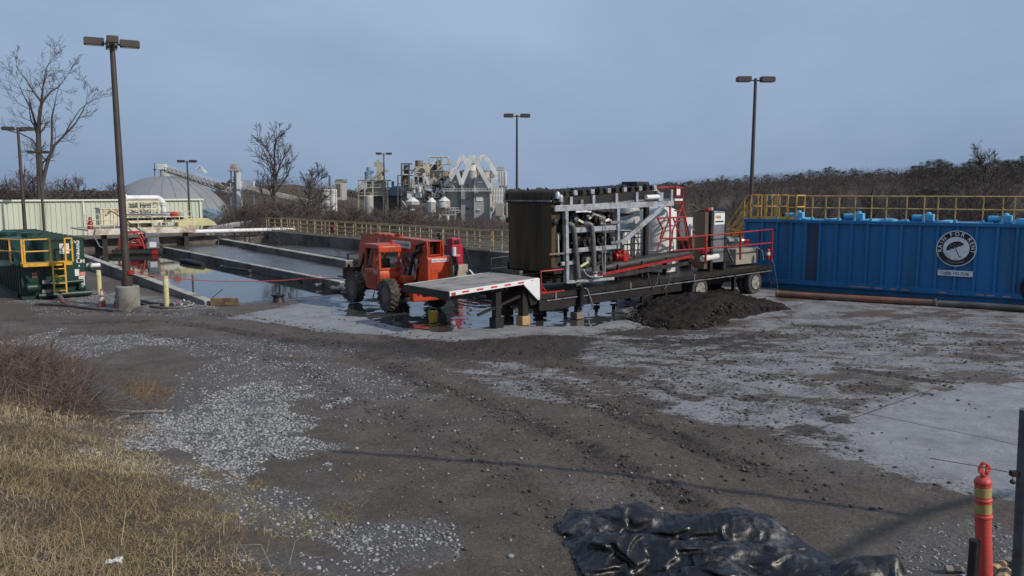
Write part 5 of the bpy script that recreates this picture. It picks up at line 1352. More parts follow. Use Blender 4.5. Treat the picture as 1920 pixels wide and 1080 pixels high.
# black trough with red edge
tgh = thing('discharge_trough', 'long black rubber trough with red edge slanting along the trailer side', 'trough', tuple(TRF.w(*T(1130, 512, .0))), TRF.a)
o_ = T(1130, 512, 0)
def K(x, y, o=0): p = T(x, y, o); return V((p.x - o_.x, p.y, p.z - o_.z))
MB().tube([K(1128, 503, .3), K(1150, 500, .25), K(1280, 477, .25), K(1296, 474, .25)], [.12, .2, .22, .17], 16).build('trough_body', rubberblk, tgh)
MB().bar(K(1108, 519, -.02), K(1298, 480, -.02), .05, .10).build('red_edge', red, tgh)
MB().bar(K(1128, 521, .0), K(1290, 493, .0), .06, .14).build('trough_skirt', rubberblk, tgh)
for xx in (1160, 1205, 1250): MB().bx(K(xx, 500, 0).x - .03, K(xx, 500, 0).x + .03, .0, .2, K(xx, 520 - (xx - 1160) * .1, 0).z - .1, K(xx, 496 - (xx - 1160) * .15, 0).z).build('strap', darksteel, tgh)
# red service tower
st = thing('service_tower', 'red tubular ladder tower with control panel beside the white tank', 'ladder tower', tuple(TRF.w(*T(1262, 480, .5))), TRF.a)
o2 = T(1262, 480, .5)
def U(x, y, o=.5): p = T(x, y, o); return V((p.x - o2.x, p.y - .5, p.z - o2.z))
def rb(pts, o=.5, r=.032): MB().tube([U(x, y, o) for x, y in pts], r, 8).build('red_tube', red, st)
rb([(1232, 470), (1256, 408), (1256, 380)]); rb([(1256, 472), (1257, 386)]); rb([(1292, 468), (1279, 385), (1281, 352), (1256, 351)], .5)
rb([(1233, 409), (1287, 407)]); rb([(1238, 447), (1290, 447)]); rb([(1233, 409), (1243, 430), (1238, 447)]); rb([(1262, 408), (1285, 470)]); rb([(1279, 385), (1262, 430), (1256, 472)])
rb([(1234, 352), (1257, 351)], 1.2); rb([(1279, 380), (1297, 466)], 1.2); rb([(1257, 380), (1232, 472)], 1.4); rb([(1280, 352), (1280, 384)], 1.2); rb([(1232, 352), (1232, 380)], 1.2)
for k, (xa_, xb_, yy) in enumerate(((1264, 1281, 395), (1266, 1283, 415), (1268, 1286, 432), (1270, 1289, 450))): rb([(xa_, yy), (xb_, yy)], .5, .025)
q = U(1268, 360); MB().bx(q.x - .14, q.x + .14, -.1, .12, q.z - .18, q.z + .22).build('control_panel', red, st, bevel=.02); MB().bx(q.x - .11, q.x + .11, -.112, -.102, q.z - .12, q.z + .12).build('panel_face', white, st)
q = U(1268, 374); MB().bx(q.x - .22, q.x + .25, -.12, .5, q.z - .05, q.z + .03).build('panel_shelf', white, st); MB().bx(q.x - .3, q.x + .3, -.02, .6, q.z - .16, q.z - .1).build('tower_platform', red, st)
q = U(1244, 366); MB().bx(q.x - .2, q.x + .05, .3, .6, q.z - .2, q.z + .22).build('valve_cluster', cream, st, bevel=.05)
# white poly tank
b_ = T(1233, 470, 1.75); wt = thing('poly_tank', 'white upright cylindrical plastic tank behind the red ladder tower', 'tank', tuple(TRF.w(b_.x, 1.75, dz(b_.x))), TRF.a)
ht_ = T(1238, 388, 1.75).z - dz(b_.x); rt_ = .74
mb = MB(); mb.lathe([(rt_, .05), (rt_, ht_ * .33), (rt_ + .012, ht_ * .335), (rt_ + .012, ht_ * .35), (rt_, ht_ * .355), (rt_, ht_ - .22), (rt_ * .95, ht_ - .12), (rt_ * .8, ht_ - .05), (rt_ * .3, ht_ + .02), (.2, ht_ + .02)], 40); mb.build('tank_body', whiteplastic, wt)
MB().lathe([(.2, ht_ + .02), (.2, ht_ + .07), (.1, ht_ + .08)], 20).build('lid', whiteplastic, wt)
MB().lathe([(rt_ + .06, 0), (rt_ + .06, .06)], 30).build('tank_base', darksteel, wt)
# second tank, grey shade, left
b_ = T(1213, 470, 2.35); w2 = thing('poly_tank', 'dull grey-white plastic tank half hidden left of the white one', 'tank', tuple(TRF.w(b_.x + .2, 3.6, -.1)), TRF.a)
ht2 = 3.9; MB().lathe([(.5, .0), (.5, ht2 - .2), (.45, ht2 - .08), (.2, ht2)], 30).build('tank_body', mat('grey_plastic', (.38, .39, .38), .5), w2); MB().lathe([(.15, ht2), (.15, ht2 + .06)], 16).build('lid', whiteplastic, w2)
b_ = T(1210, 470, .9); mt = thing('vent_pipe', 'dark vertical vent pipe in front of the grey-white tank', 'pipe', tuple(TRF.w(b_.x, .9, dz(b_.x))), TRF.a)
MB().tube([(0, 0, 0), (0, 0, T(1210, 388, .9).z - dz(b_.x))], .12, 14).build('pipe_body', darksteel, mt); MB().lathe([(.18, 0), (.18, .08)], 16).build('flange', darksteel, mt)
# IBC tote
b_ = T(1182, 470, 1.5); ib = thing('tote_tank', 'white caged plastic tote on the trailer behind the diagonal brace', 'tote', tuple(TRF.w(b_.x, 1.4, dz(b_.x))), TRF.a)
ztp = T(1182, 433, 1.4).z - dz(b_.x); MB().bx(-.5, .5, 0, .95, ztp - 1.0, ztp).build('bottle', whiteplastic, ib, bevel=.08)
mb = MB()
for k in range(6): mb.bar((-.52 + k * .208, -.03, ztp - 1.02), (-.52 + k * .208, -.03, ztp + .02), .02); mb.bar((-.52, -.03 + k * .2, ztp - 1.02), (-.52, -.03 + k * .2, ztp + .02), .02)
for k in range(5): mb.bar((-.53, -.035, ztp - 1.0 + k * .25), (.53, -.035, ztp - 1.0 + k * .25), .02); mb.bar((-.53, -.035, ztp - 1.0 + k * .25), (-.53, .98, ztp - 1.0 + k * .25), .02)
mb.build('cage', darksteel, ib); MB().bx(-.55, .55, -.05, 1.0, 0.02, ztp - 1.03).build('pallet', wood, ib)
# white electrical cabinet behind the tower
b_ = T(1291, 460, 1.9); cb = thing('white_cabinet', 'small white electrical cabinet right of the red ladder tower', 'cabinet', tuple(TRF.w(b_.x, 1.9, dz(b_.x))), TRF.a)
zc_ = T(1291, 408, 1.9).z - dz(b_.x); MB().bx(-.25, .25, 0, .3, zc_ - .85, zc_).build('cabinet_body', whiteplastic, cb, bevel=.01); MB().bx(-.28, .28, .05, .25, 0, zc_ - .86).build('cabinet_stand', darksteel, cb); MB().bx(.17, .2, -.02, 0, zc_ - .5, zc_ - .35).build('handle', blacksteel, cb)
# tall stainless control cabinet
b_ = T(1345, 487, .35); cb = thing('control_cabinet', 'tall stainless control cabinet with black posts and white nameplate', 'cabinet', tuple(TRF.w(b_.x, .35, dz(b_.x))), TRF.a)
ztc = T(1345, 396, .35).z - dz(b_.x); xl, xr_ = T(1337, 440, .35).x - b_.x, T(1358, 440, .35).x - b_.x
MB().bx(xl, xr_, 0, .6, .35, ztc).build('cabinet_body', stainless, cb, bevel=.01)
MB().bx(xl - .16, xl - .0, -.02, .62, .0, ztc + .04).build('corner_post', rubberblk, cb); MB().bx(xr_ + .0, xr_ + .14, -.02, .62, .0, ztc + .06).build('corner_post', rubberblk, cb)
MB().bx(xl - .42, xl - .17, .1, .6, .1, ztc - .02).build('side_cabinet', mat('brown_panel', (.10, .075, .05), .6), cb)
pl_ = MB().bx(xl + .05, xr_ - .02, -.012, -.002, ztc - .55, ztc - .08).build('nameplate', white, cb)
MB().bx(xl + .10, xr_ - .1, -.016, -.013, ztc - .46, ztc - .40).build('nameplate_line', inkm, pl_); MB().bx(xl + .12, xr_ - .28, -.016, -.013, ztc - .30, ztc - .18).build('nameplate_mark', mat('ochre_ink', (.4, .28, .08), .5, bump=0), pl_)
for k in range(3): MB().bx(xl + .05, xr_ - .03, -.006, -.001, .5 + k * .33, .79 + k * .33).build('door_panel', stainless, cb)
MB().bx(xl - .3, xl - .1, .05, .25, ztc + .0, ztc + .14).build('beacon', red, cb, bevel=.02); MB().lathe([(.08, 0), (.09, .05), (.07, .15)], 12, (xl + .1, .2, ztc)).build('fitting', galv, cb)
# pump unit at the rear of the trailer
b_ = T(1400, 487, .7); pu = thing('rear_pump', 'grey pump and red motor on a tan box at the trailer rear', 'pump', tuple(TRF.w(b_.x, .6, dz(b_.x))), TRF.a)
def W_(x, y): p = T(x, y, .6); return V((p.x - b_.x, 0, p.z - dz(b_.x)))
MB().bx(W_(1380, 480).x, W_(1420, 480).x, 0, .8, .08, W_(1400, 466).z).build('pump_box', mat('tan_box', (.30, .28, .23), .6, dirt=(.12, .1, .08), damt=.4), pu, bevel=.02)
p = W_(1378, 453); q = W_(1396, 452); MB().lathe([(.1, -.3), (.2, -.24), (.2, .1), (.14, .16)], 18, (p.x, .3, p.z), 'X').build('pump_body', galvd, pu)
MB().lathe([(.13, -.2), (.17, -.14), (.12, -.06), (.17, .02), (.12, .1), (.15, .2)], 18, (q.x, .3, q.z - .02), 'X').build('gearbox', stainless, pu)
p = W_(1408, 454); MB().lathe([(.08, -.24), (.13, -.2), (.13, .16), (.11, .22)], 18, (p.x, .3, p.z), 'X').build('red_motor', red, pu)
MB().tube([W_(1370, 458) + V((0, .2, 0)), W_(1368, 470) + V((0, .1, 0)), W_(1374, 486) + V((0, 0, -.1))], .05, 8).build('suction_hose', hosem, pu)
MB().tube([W_(1414, 462) + V((0, -.1, 0)), W_(1424, 470) + V((0, -.15, 0)), W_(1428, 488) + V((0, -.1, 0))], .022, 8).build('conduit', galv, pu)
MB().bx(W_(1320, 480).x, W_(1336, 480).x, .2, .6, .1, .4).build('lower_motor_box', red, pu)
b_ = T(1307, 470, .9); m2 = thing('red_gearmotor', 'small red motor low on the trailer left of the stainless cabinet', 'motor', tuple(TRF.w(b_.x, .5, T(1307, 471, .5).z)), TRF.a)
MB().lathe([(.06, -.3), (.13, -.26), (.13, .2), (.08, .26)], 18, (0, 0, 0), 'X').build('motor_body', red, m2); MB().bx(-.15, .15, -.1, .1, -.5, -.08).build('mount', darksteel, m2)
MB().tube([(-.3, -.1, -.32), (.7, -.1, -.26)], .13, 14).build('white_pipe', whiteplastic, m2)
# fire extinguisher
b_ = T(1440, 475, .02); fe = thing('fire_extinguisher', 'small red fire extinguisher hung on the rear red handrail', 'fire extinguisher', tuple(TRF.w(*b_)), TRF.a)
MB().lathe([(.08, -.26), (.09, -.24), (.09, .14), (.05, .2), (.03, .22)], 16).build('cylinder', red, fe); MB().bx(-.05, .05, -.03, .03, .22, .28).build('handle', blacksteel, fe); MB().tube([(.02, 0, .25), (-.12, 0, .22), (-.13, 0, -.1)], .014, 6).build('hose', blacksteel, fe); MB().lathe([(.092, -.08), (.092, .06)], 16).build('label_band', white, fe)
# spoil behind: brown container, timber stacks
for lb, x0_, y0_, yw, w__, h__, m in (('brown rusty skip standing far behind the trailer, right of the white cabinet', 1300, 478, 45, 2.6, 2.2, mat('rust_brown', (.13, .075, .035), .75, var=.3, dirt=(.06, .04, .03), damt=.6)),):
    p = P(x0_, y0_, yw); t = thing('skip', lb, 'skip', (p.x, p.y, 0), .2)
    MB().prism([(-.2, h__), (0, 0), (w__, 0), (w__ + .2, h__)], 0, 2.0).build('skip_body', m, t)
    for k in range(5): MB().bx(.3 + k * .5, .38 + k * .5, -.06, 0.0, .1, h__ - .1).build('rib', m, t)
    MB().bx(-.25, w__ + .25, -.08, 2.08, h__ + .002, h__ + .08).build('rim', m, t)

# dirt heap in front of the trailer wheels
def heap(name, label, poly, peak, hmax, m, seed, res=.06, sharp=1.0):
    p = np.array(pix(poly)); lo, hi = p.min(0) - .3, p.max(0) + .3
    gx, gy = np.meshgrid(np.arange(lo[0], hi[0], res), np.arange(lo[1], hi[1], res)); s = poly_sd(gx, gy, p)
    pk = G(*peak); r_ = np.hypot(gx - pk.x, (gy - pk.y) * 1.1)
    h = np.clip(s + .25 * fbm(gx * 1.2, gy * 1.2, 4, seed), -.3, 9); hh = hmax * np.exp(-(r_ / 1.9) ** 2) * sstep(-.05, .9, h) + .30 * sstep(-.05, .7, h) * sharp
    hh = hh + sstep(0, .4, h) * (.09 * fbm(gx * 2.4, gy * 2.4, 4, seed + 3) + .06 * fbm(gx * 8, gy * 8, 3, seed + 5))
    z = terrain(gx, gy) - .07 + np.maximum(hh, 0); n1, n0 = gx.shape; idx = np.arange(n0 * n1).reshape(n1, n0)
    keep = (s[:-1, :-1] > -.28); f = np.stack([idx[:-1, :-1], idx[:-1, 1:], idx[1:, 1:], idx[1:, :-1]], -1)[keep]
    c_ = p.mean(0); t = thing(name, label, 'dirt heap', (c_[0], c_[1], 0))
    v = np.stack([gx - c_[0], gy - c_[1], z], -1).reshape(-1, 3); np_mesh('heap_surface', v, f, m, t)
    return t
spoil = mat('spoil', (.017, .014, .012), .95, var=.45, scale=5, dirt=(.036, .030, .026), damt=.45, dscale=7, bump=1.0, bscale=16, spec=.12)
heap('dirt_heap', 'dark heap of crushed spoil piled against the trailer wheels', [(1165, 600), (1215, 560), (1290, 540), (1370, 545), (1420, 562), (1490, 580), (1440, 590), (1380, 600), (1340, 618), (1250, 622)], (1318, 590), .54, spoil, 41)
hp = in_poly(pix([(1165, 600), (1215, 565), (1290, 560), (1370, 560), (1430, 575), (1470, 582), (1380, 600), (1340, 618), (1250, 622)]), 2600, .3, 1, .05, 44)
pk = G(1318, 590); rr_ = np.hypot(hp[:, 0] - pk.x, (hp[:, 1] - pk.y) * 1.1)
scatter('spoil_lumps', tone_mat('spoil_stones', (0.010, 0.009, 0.008), (0.060, 0.053, 0.048), .85), hp, .02 + .06 * rng.random(len(hp)) ** 2.5, .6, .3, z0=terrain(hp[:, 0], hp[:, 1]) + .12 + .52 * np.exp(-(rr_ / 1.9) ** 2))
# yellow bucket
t = thing('yellow_bucket', 'yellow bucket standing in the puddle behind the orange telehandler', 'bucket', tuple(G(812, 604, 0)), 0)
MB().lathe([(.14, 0), (.165, .33), (.175, .34), (.175, .36)], 20).build('bucket_body', ylwbucket, t); MB().lathe([(.177, .345), (.177, .375), (.16, .38)], 20).build('lid', ylwbucket, t)
MB().tube([(-.175, 0, .34), (-.1, 0, .47), (0, 0, .51), (.1, 0, .47), (.175, 0, .34)], .008, 6).build('handle', galv, t)

# ================================================================== TELEHANDLER
hd = V((-.57, .82, 0)).normalized(); rw = V((-4.65, 29.25, 0)) + V((hd.y, -hd.x, 0)) * 1.12
HF = Frame((rw.x, rw.y, 0), (hd.x, hd.y))
th_ = fthing('telehandler', 'orange telehandler with boxy cab and lowered boom', 'telehandler', HF)
WR_ = .62; tyr = mat('muddy_tyre', (.026, .025, .023), .85, var=.3, dirt=(.10, .085, .07), damt=.65, dscale=5, bump=.4)
for xw in (0.0, 3.05):
    for sg in (1, -1):
        y_ = sg * 1.0; w_ = MB().lathe([(.30, -.15), (.46, -.19), (.57, -.17), (.585, -.12), (.585, .12), (.57, .17), (.46, .19), (.30, .15)], 36, (xw, y_, WR_), 'Y').build('wheel', tyr, th_)
        mb = MB()
        for k in range(20):
            for s2 in (1, -1):
                an = 2 * math.pi * (k + (.5 if s2 < 0 else 0)) / 20
                c0, s0_ = math.cos(an), math.sin(an); a2 = an + .16
                p0_ = V((xw + .60 * math.cos(a2), y_ + s2 * .01, WR_ + .60 * math.sin(a2))); p1_ = V((xw + .585 * c0, y_ + s2 * .20, WR_ + .585 * s0_))
                mb.bar(p0_, p1_, .055, .055)
        mb.build('tyre_lugs', tyr, w_)
        MB().lathe([(.31, sg * .16), (.29, sg * .14), (.26, sg * .02), (.16, sg * .03), (.14, sg * .12), (.03, sg * .13)], 28, (xw, y_, WR_), 'Y').build('rim', mat('muddy_orange_rim', (.22, .12, .08), .7, dirt=(.10, .085, .07), damt=.7, dscale=6), w_)
    MB().bx(xw - .13, xw + .13, -.8, .8, .48, .76).build('axle', blacksteel, th_, bevel=.04)
MB().prism([(-1.0, .62), (-1.02, 1.02), (.3, 1.12), (3.5, 1.05), (3.9, .9), (3.9, .6), (2.8, .5), (.4, .5)], -.42, .42).build('chassis', orange, th_, bevel=.02)
MB().bx(-1.15, -.85, -.75, .6, .45, .95).build('rear_bumper', orange, th_, bevel=.03)
MB().bx(-1.0, 1.9, -1.15, -.45, .55, 1.0).build('engine_tray', blacksteel, th_, bevel=.02)
MB().bx(.55, 2.4, -1.15, -.42, 1.0, 1.65).build('engine_cover', orange, th_, bevel=.05)
# tall rear cover box
rb_ = MB().prism([(-1.22, .98), (-1.22, 1.98), (-1.16, 2.06), (-.62, 2.06), (-.55, 1.98), (-.55, .98)], -.98, .02).build('rear_cover', orange, th_, bevel=.02)
MB().bx(-1.235, -1.222, -.86, -.12, 1.06, 1.62).build('cover_panel', orange, th_, bevel=.005)
lb_ = MB().bx(-1.236, -1.222, -.84, -.13, 1.86, 1.97).build('rear_sign', white, th_)
text_mesh('United Rentals', .10, inkm, lb_, (-1.238, -.44, 1.915), (R(90), 0, R(-90)), .001)
MB().bx(-1.239, -1.2385, -.81, -.76, 1.88, 1.95).build('sign_mark', redink, lb_)
# boom support tower and boom
BY = -.36
for sg in (-.32, .32): MB().prism([(-1.0, 1.0), (-1.15, 2.3), (-1.1, 2.62), (-.55, 2.66), (-.45, 2.2), (.4, 1.1)], BY + sg - .025, BY + sg + .025).build('boom_tower_plate', orange, th_, bevel=.01)
zr, zf, bx0, bx1 = 2.36, 2.42, -1.1, 4.55
def boomz(x): return zr + (zf - zr) * (x - bx0) / (bx1 - bx0)
def hollow(x0, x1, hw, hh, tk, nm, m):
    mb = MB()
    for y_ in (BY - hw, BY + hw): mb.bar((x0, y_, boomz(x0)), (x1, y_, boomz(x1)), tk, hh * 2)
    for s2 in (-1, 1): mb.bar((x0, BY, boomz(x0) + s2 * (hh - tk / 2)), (x1, BY, boomz(x1) + s2 * (hh - tk / 2)), hw * 2 - tk, tk)
    return mb.build(nm, m, th_, bevel=.008)
bo = hollow(bx0, 3.9, .24, .27, .03, 'boom', orange)
hollow(bx0 + .5, 4.5, .18, .2, .03, 'inner_boom', orange)
MB().bx(bx0 + .3, bx0 + .32, BY - .2, BY + .2, 2.15, 2.55).build('boom_cavity', black, th_)
for x0_, x1_ in ((3.0, 3.5), (1.9, 2.3), (2.5, 2.8)): MB().bx(x0_, x1_, BY - .27, BY + .27, boomz(x0_) + .272, boomz(x0_) + .34).build('boom_pad', orange, th_, bevel=.01)
sgn = MB().bx(.30, 1.85, BY + .262, BY + .272, boomz(1.9) - .12, boomz(1.9) + .14).build('boom_sign', white, th_)
text_mesh('United Rentals', .20, inkm, sgn, (1.0, BY + .274, boomz(1.9) + .015), (R(90), 0, R(180)), .001)
for k in (0, .09): MB().bar((1.78 - k, BY + .2745, boomz(1.9) - .05), (1.82 - k, BY + .2745, boomz(1.9) + .08), .002, .03).build('sign_mark', redink, sgn)
MB().bx(3.05, 3.1, BY + .262, BY + .27, boomz(3) - .1, boomz(3) + .12).build('depth_mark', white, th_)
MB().bx(1.7, 2.1, BY - .1, BY + .1, boomz(1.9) + .34, boomz(1.9) + .36).build('boom_plate', darksteel, th_)
# boom head dropping down at the front
for s2 in (-.24, .24): MB().prism([(3.9, 2.70), (4.75, 2.66), (5.0, 2.2), (5.15, 1.15), (4.85, 1.05), (4.55, 1.9), (3.9, 2.12)], BY + s2 - .02, BY + s2 + .02).build('boom_head_plate', orange, th_, bevel=.008)
MB().tube([(4.35, BY + .1, 2.1), (4.75, BY + .1, 1.25)], .07, 12).build('tilt_cylinder', blacksteel, th_); MB().tube([(4.15, BY + .32, 2.15), (4.55, BY + .33, 1.5), (4.9, BY + .3, 1.1)], .06, 8).build('hose_bundle', blacksteel, th_)
MB().bx(4.95, 5.1, -1.0 + BY + .3, 1.0 + BY, .75, 1.25).build('fork_carriage', blacksteel, th_)
for y_ in (-.75, .35): 
    MB().bx(5.12, 6.25, y_ - .06, y_ + .06, .73, .78).build('fork', blacksteel, th_); MB().bx(5.1, 5.15, y_ - .06, y_ + .06, .73, 1.35).build('fork_shank', blacksteel, th_)
# lift cylinders and lower arm
MB().bar((-.2, BY + .36, 1.2), (1.1, BY + .36, 2.2), .10, .20).build('lift_arm', orange, th_)
MB().tube([(.2, BY, 1.2), (1.7, BY, 2.1)], .09, 14).build('lift_cylinder', blacksteel, th_)
MB().tube([(-.75, BY + .40, 2.3), (-.35, BY + .45, 2.15), (-.1, BY + .45, 1.7), (.1, BY + .42, 1.2)], .09, 8).build('hose_bundle', blacksteel, th_)
MB().tube([(-.9, BY + .36, 2.55), (-.5, BY + .42, 2.45), (-.25, BY + .42, 2.0), (-.4, BY + .4, 1.5)], .06, 8).build('hose_bundle', blacksteel, th_)
MB().prism([(-.35, 1.15), (-.55, 1.95), (-.2, 1.98), (.5, 1.2)], .06, .08).build('silver_plate', galv, th_)
MB().bx(-.25, .15, .05, .5, 1.0, 1.3).build('fuel_tank', orange, th_, bevel=.05)
# cab
cx0, cx1, cy0, cy1, cz0, cz1, czw = .42, 1.72, .28, 1.16, .80, 2.46, 1.52
MB().prism([(cx0 + .05, czw), (cx0 - .02, czw - .25), (cx0 + .0, 1.15), (cx0 + .25, .74), (cx0 + .9, .72), (cx1 - .05, .76), (cx1, 1.0), (cx1, czw)], cy0, cy1).build('cab_body', orange, th_, bevel=.05)
MB().prism([(cx0 + .26, .83), (cx0 + .26, czw - .12), (cx1 - .22, czw - .12), (cx1 - .22, .83)], cy1 + .002, cy1 + .012).build('door', mat('dark_orange_interior', (.30, .035, .012), .6), th_)
pw = .09
for x, y in ((cx0 + .02, cy0), (cx0 + .02, cy1 - pw), (cx1 - pw, cy0), (cx1 - pw, cy1 - pw)): MB().bx(x, x + pw, y, y + pw, czw, cz1 - .14).build('cab_pillar', orange, th_, bevel=.015)
MB().bx(cx0 + .36, cx0 + .43, cy1 - .07, cy1 - .01, czw, cz1 - .14).build('cab_pillar', orange, th_, bevel=.01)
MB().prism([(cx0 - .02, cz1 - .30), (cx0 - .02, cz1 - .08), (cx0 + .06, cz1), (cx1 - .1, cz1), (cx1 + .03, cz1 - .1), (cx1 + .03, cz1 - .17), (cx0 + .1, cz1 - .17), (cx0 + .04, cz1 - .30)], cy0 - .03, cy1 + .03).build('cab_roof', orange, th_, bevel=.04)
MB().bx(cx0 + .0, cx0 + .06, cy0 - .0, cy1, czw - .02, czw + .06).build('window_sill', orange, th_, bevel=.01)
MB().bx(cx0 + .045, cx0 + .05, cy0 + pw, cy1 - pw, czw + .02, cz1 - .28).build('rear_window', glass, th_)
MB().bx(cx1 - .05, cx1 - .045, cy0 + pw, cy1 - pw, czw, cz1 - .15).build('windscreen', glass, th_)
MB().bx(cx0 + .5, cx0 + .95, cy0 + .22, cy1 - .22, 1.1, 1.35).build('seat', blacksteel, th_, bevel=.05); MB().bx(cx0 + .42, cx0 + .54, cy0 + .22, cy1 - .22, 1.3, 1.9).build('seat_back', blacksteel, th_, bevel=.04)
MB().tube([(cx1 - .3, .72, 1.3), (cx1 - .42, .72, 1.75)], .03, 8).build('steering_column', blacksteel, th_); MB().lathe([(.17, -.015), (.19, 0), (.17, .015)], 20, (cx1 - .44, .72, 1.78)).build('steering_wheel', blacksteel, th_)
MB().lathe([(.05, 0), (.06, .05), (.055, .12), (.03, .14)], 12, (.75, .45, cz1)).build('beacon', orange, th_)
# mirrors and lamps
for (x, y, z, r_) in ((.25, .2, 1.83, .13), (.22, .16, 1.52, .10), (-.62, .12, 1.72, .07), (.55, 1.24, 1.42, .08)):
    MB().lathe([(r_, -.03), (r_ * .9, .03), (r_ * .5, .06)], 16, (x, y, z), 'X').build('mirror', chrome, th_)
MB().bar((.25, .2, 1.2), (.25, .2, 1.85), .03).build('mirror_arm', blacksteel, th_)
MB().tube([(.35, 1.2, .68), (.35, 1.3, .45), (.75, 1.3, .42), (.8, 1.2, .68)], .022, 8).build('step', blacksteel, th_)
MB().lathe([(.07, -.02), (.07, .02), (.04, .04)], 14, (-1.17, .35, .75), 'X').build('tail_lamp', redtape, th_)
MB().bx(-.95, -.2, .25, .42, .7, 1.0).build('hose_panel', blacksteel, th_, bevel=.02)

# ------------------------------------------------------------------ green and red pumps behind
def pump_unit(name, label, x, y, m, wdt, hgt, dep, rz, louv=True):
    b = G(x, y, 0); t = thing(name, label, 'pump', tuple(b), rz)
    MB().bx(-wdt / 2, wdt / 2, 0, dep, .45, hgt).build('housing', m, t, bevel=.03)
    MB().bx(-wdt / 2 - .1, wdt / 2 + .1, -.1, dep + .1, .18, .43).build('skid', darksteel, t)
    if louv:
        for k in range(5): MB().bx(-wdt * .35, wdt * .35, -.02, 0, .7 + k * .16, .78 + k * .16).build('louvre', blacksteel, t)
    return t
t = pump_unit('green_pump', 'dark green engine pump half hidden behind the telehandler', 838, 538, greenp, .75, 1.5, 1.4, .69, False)
MB().cyl((-.1, .4, 1.5), (-.1, .4, 2.35), .09, 14).build('exhaust_stack', greenp, t); MB().lathe([(.12, 2.36), (.14, 2.4), (.1, 2.5)], 14, (-.1, .4, 0)).build('stack_cap', blacksteel, t)
MB().cyl((.35, -.1, 1.45), (.35, -.1, 1.85), .10, 14).build('air_filter', whiteplastic, t)
MB().tube([(.45, -.1, 1.4), (.5, -.15, .9), (.45, -.1, .5)], .07, 8).build('hose_run', blacksteel, t)
t = pump_unit('red_panel_pump', 'maroon-red box pump on a tan tank right of the green pump', 859, 536, redbox, .62, 1.95, .7, .69, False)
MB().bx(-.28, .22, .05, .6, 1.955, 2.25).build('top_hood', redbox, t, bevel=.04); MB().bx(-.18, .1, .03, .06, 2.0, 2.15).build('hood_opening', black, t)
MB().bx(-.27, .27, -.015, 0, 1.1, 1.85).build('front_door', redbox, t, bevel=.01); MB().bx(-.1, .12, -.018, -.0155, 1.4, 1.5).build('door_mark', mat('pink_mark', (.6, .2, .2), .5, bump=0), t)
MB().bx(-.3, .55, -.05, .6, .435, 1.0).build('fuel_tank', mat('tan_steel2', (.38, .34, .27), .55, dirt=(.2, .15, .1), damt=.4), t, bevel=.03)
MB().tube([(.35, 0, 1.8), (.6, -.1, 1.1), (.75, -.2, .3)], .05, 8).build('support_strut', blacksteel, t); MB().tube([(.5, -.2, .75), (.8, -.3, .4), (1.1, -.3, .15)], .04, 8).build('drain_hose', white, t)
t = thing('tubular_frame', 'black tubular frame left of the brown belt, behind the trailer deck', 'frame', tuple(G(921, 522, 0)), .69)
MB().tube([(0, 0, 0), (0, 0, 1.02), (1.6, 0, 1.12), (1.6, 0, 0)], .035, 8).build('frame_tube', blacksteel, t); MB().tube([(0, 0, .5), (1.6, 0, .55)], .025, 8).build('frame_rail', blacksteel, t)
hose('fat grey hose lying in the water between the telehandler and trailer', [G(845, 541, .08), G(880, 552, .08), G(925, 560, .08), G(990, 566, .08)], .10)
hose('muddy hose at the end of the thick wall left of the telehandler', [G(575, 518, .1), G(610, 524, .1), G(640, 540, .1), G(655, 553, .08)], .09)
hose('dark hose crossing the wet ground left of the telehandler', [G(590, 535, .08), G(625, 530, .08), G(660, 536, .08)], .07)
hose('white-grey pipe on the ground in front of the divider wall end', [G(622, 541, .07), G(640, 542, .07), G(652, 543, .07)], .10, galvd)
hose('thin red hose on the wet ground under the trailer neck', [G(850, 563, .03), G(900, 570, .03), G(960, 566, .03)], .03, red)
t = thing('debris_float', 'dark floating trash near the mouth of the clear pool', 'debris', tuple(G(402, 561, 0)), .3)
MB().bx(-.8, .6, -.1, .15, -.05, .05).build('plank', wood, t); MB().tube([(-.1, 0, .05), (.35, .1, .4)], .02, 6).build('stick', bark, t)
for lb, pts, r in (('dark plank lying along the near edge of the sludge channel', [(415, 500), (432, 503), (470, 508)], .07), ('short sunken pipe poking out of the pool beside the divider wall', [(560, 525), (600, 520)], .08)):
    hose(lb, [G(x, y, .05) for x, y in pts], r, blacksteel, 'sunken_pipe', 'pipe')
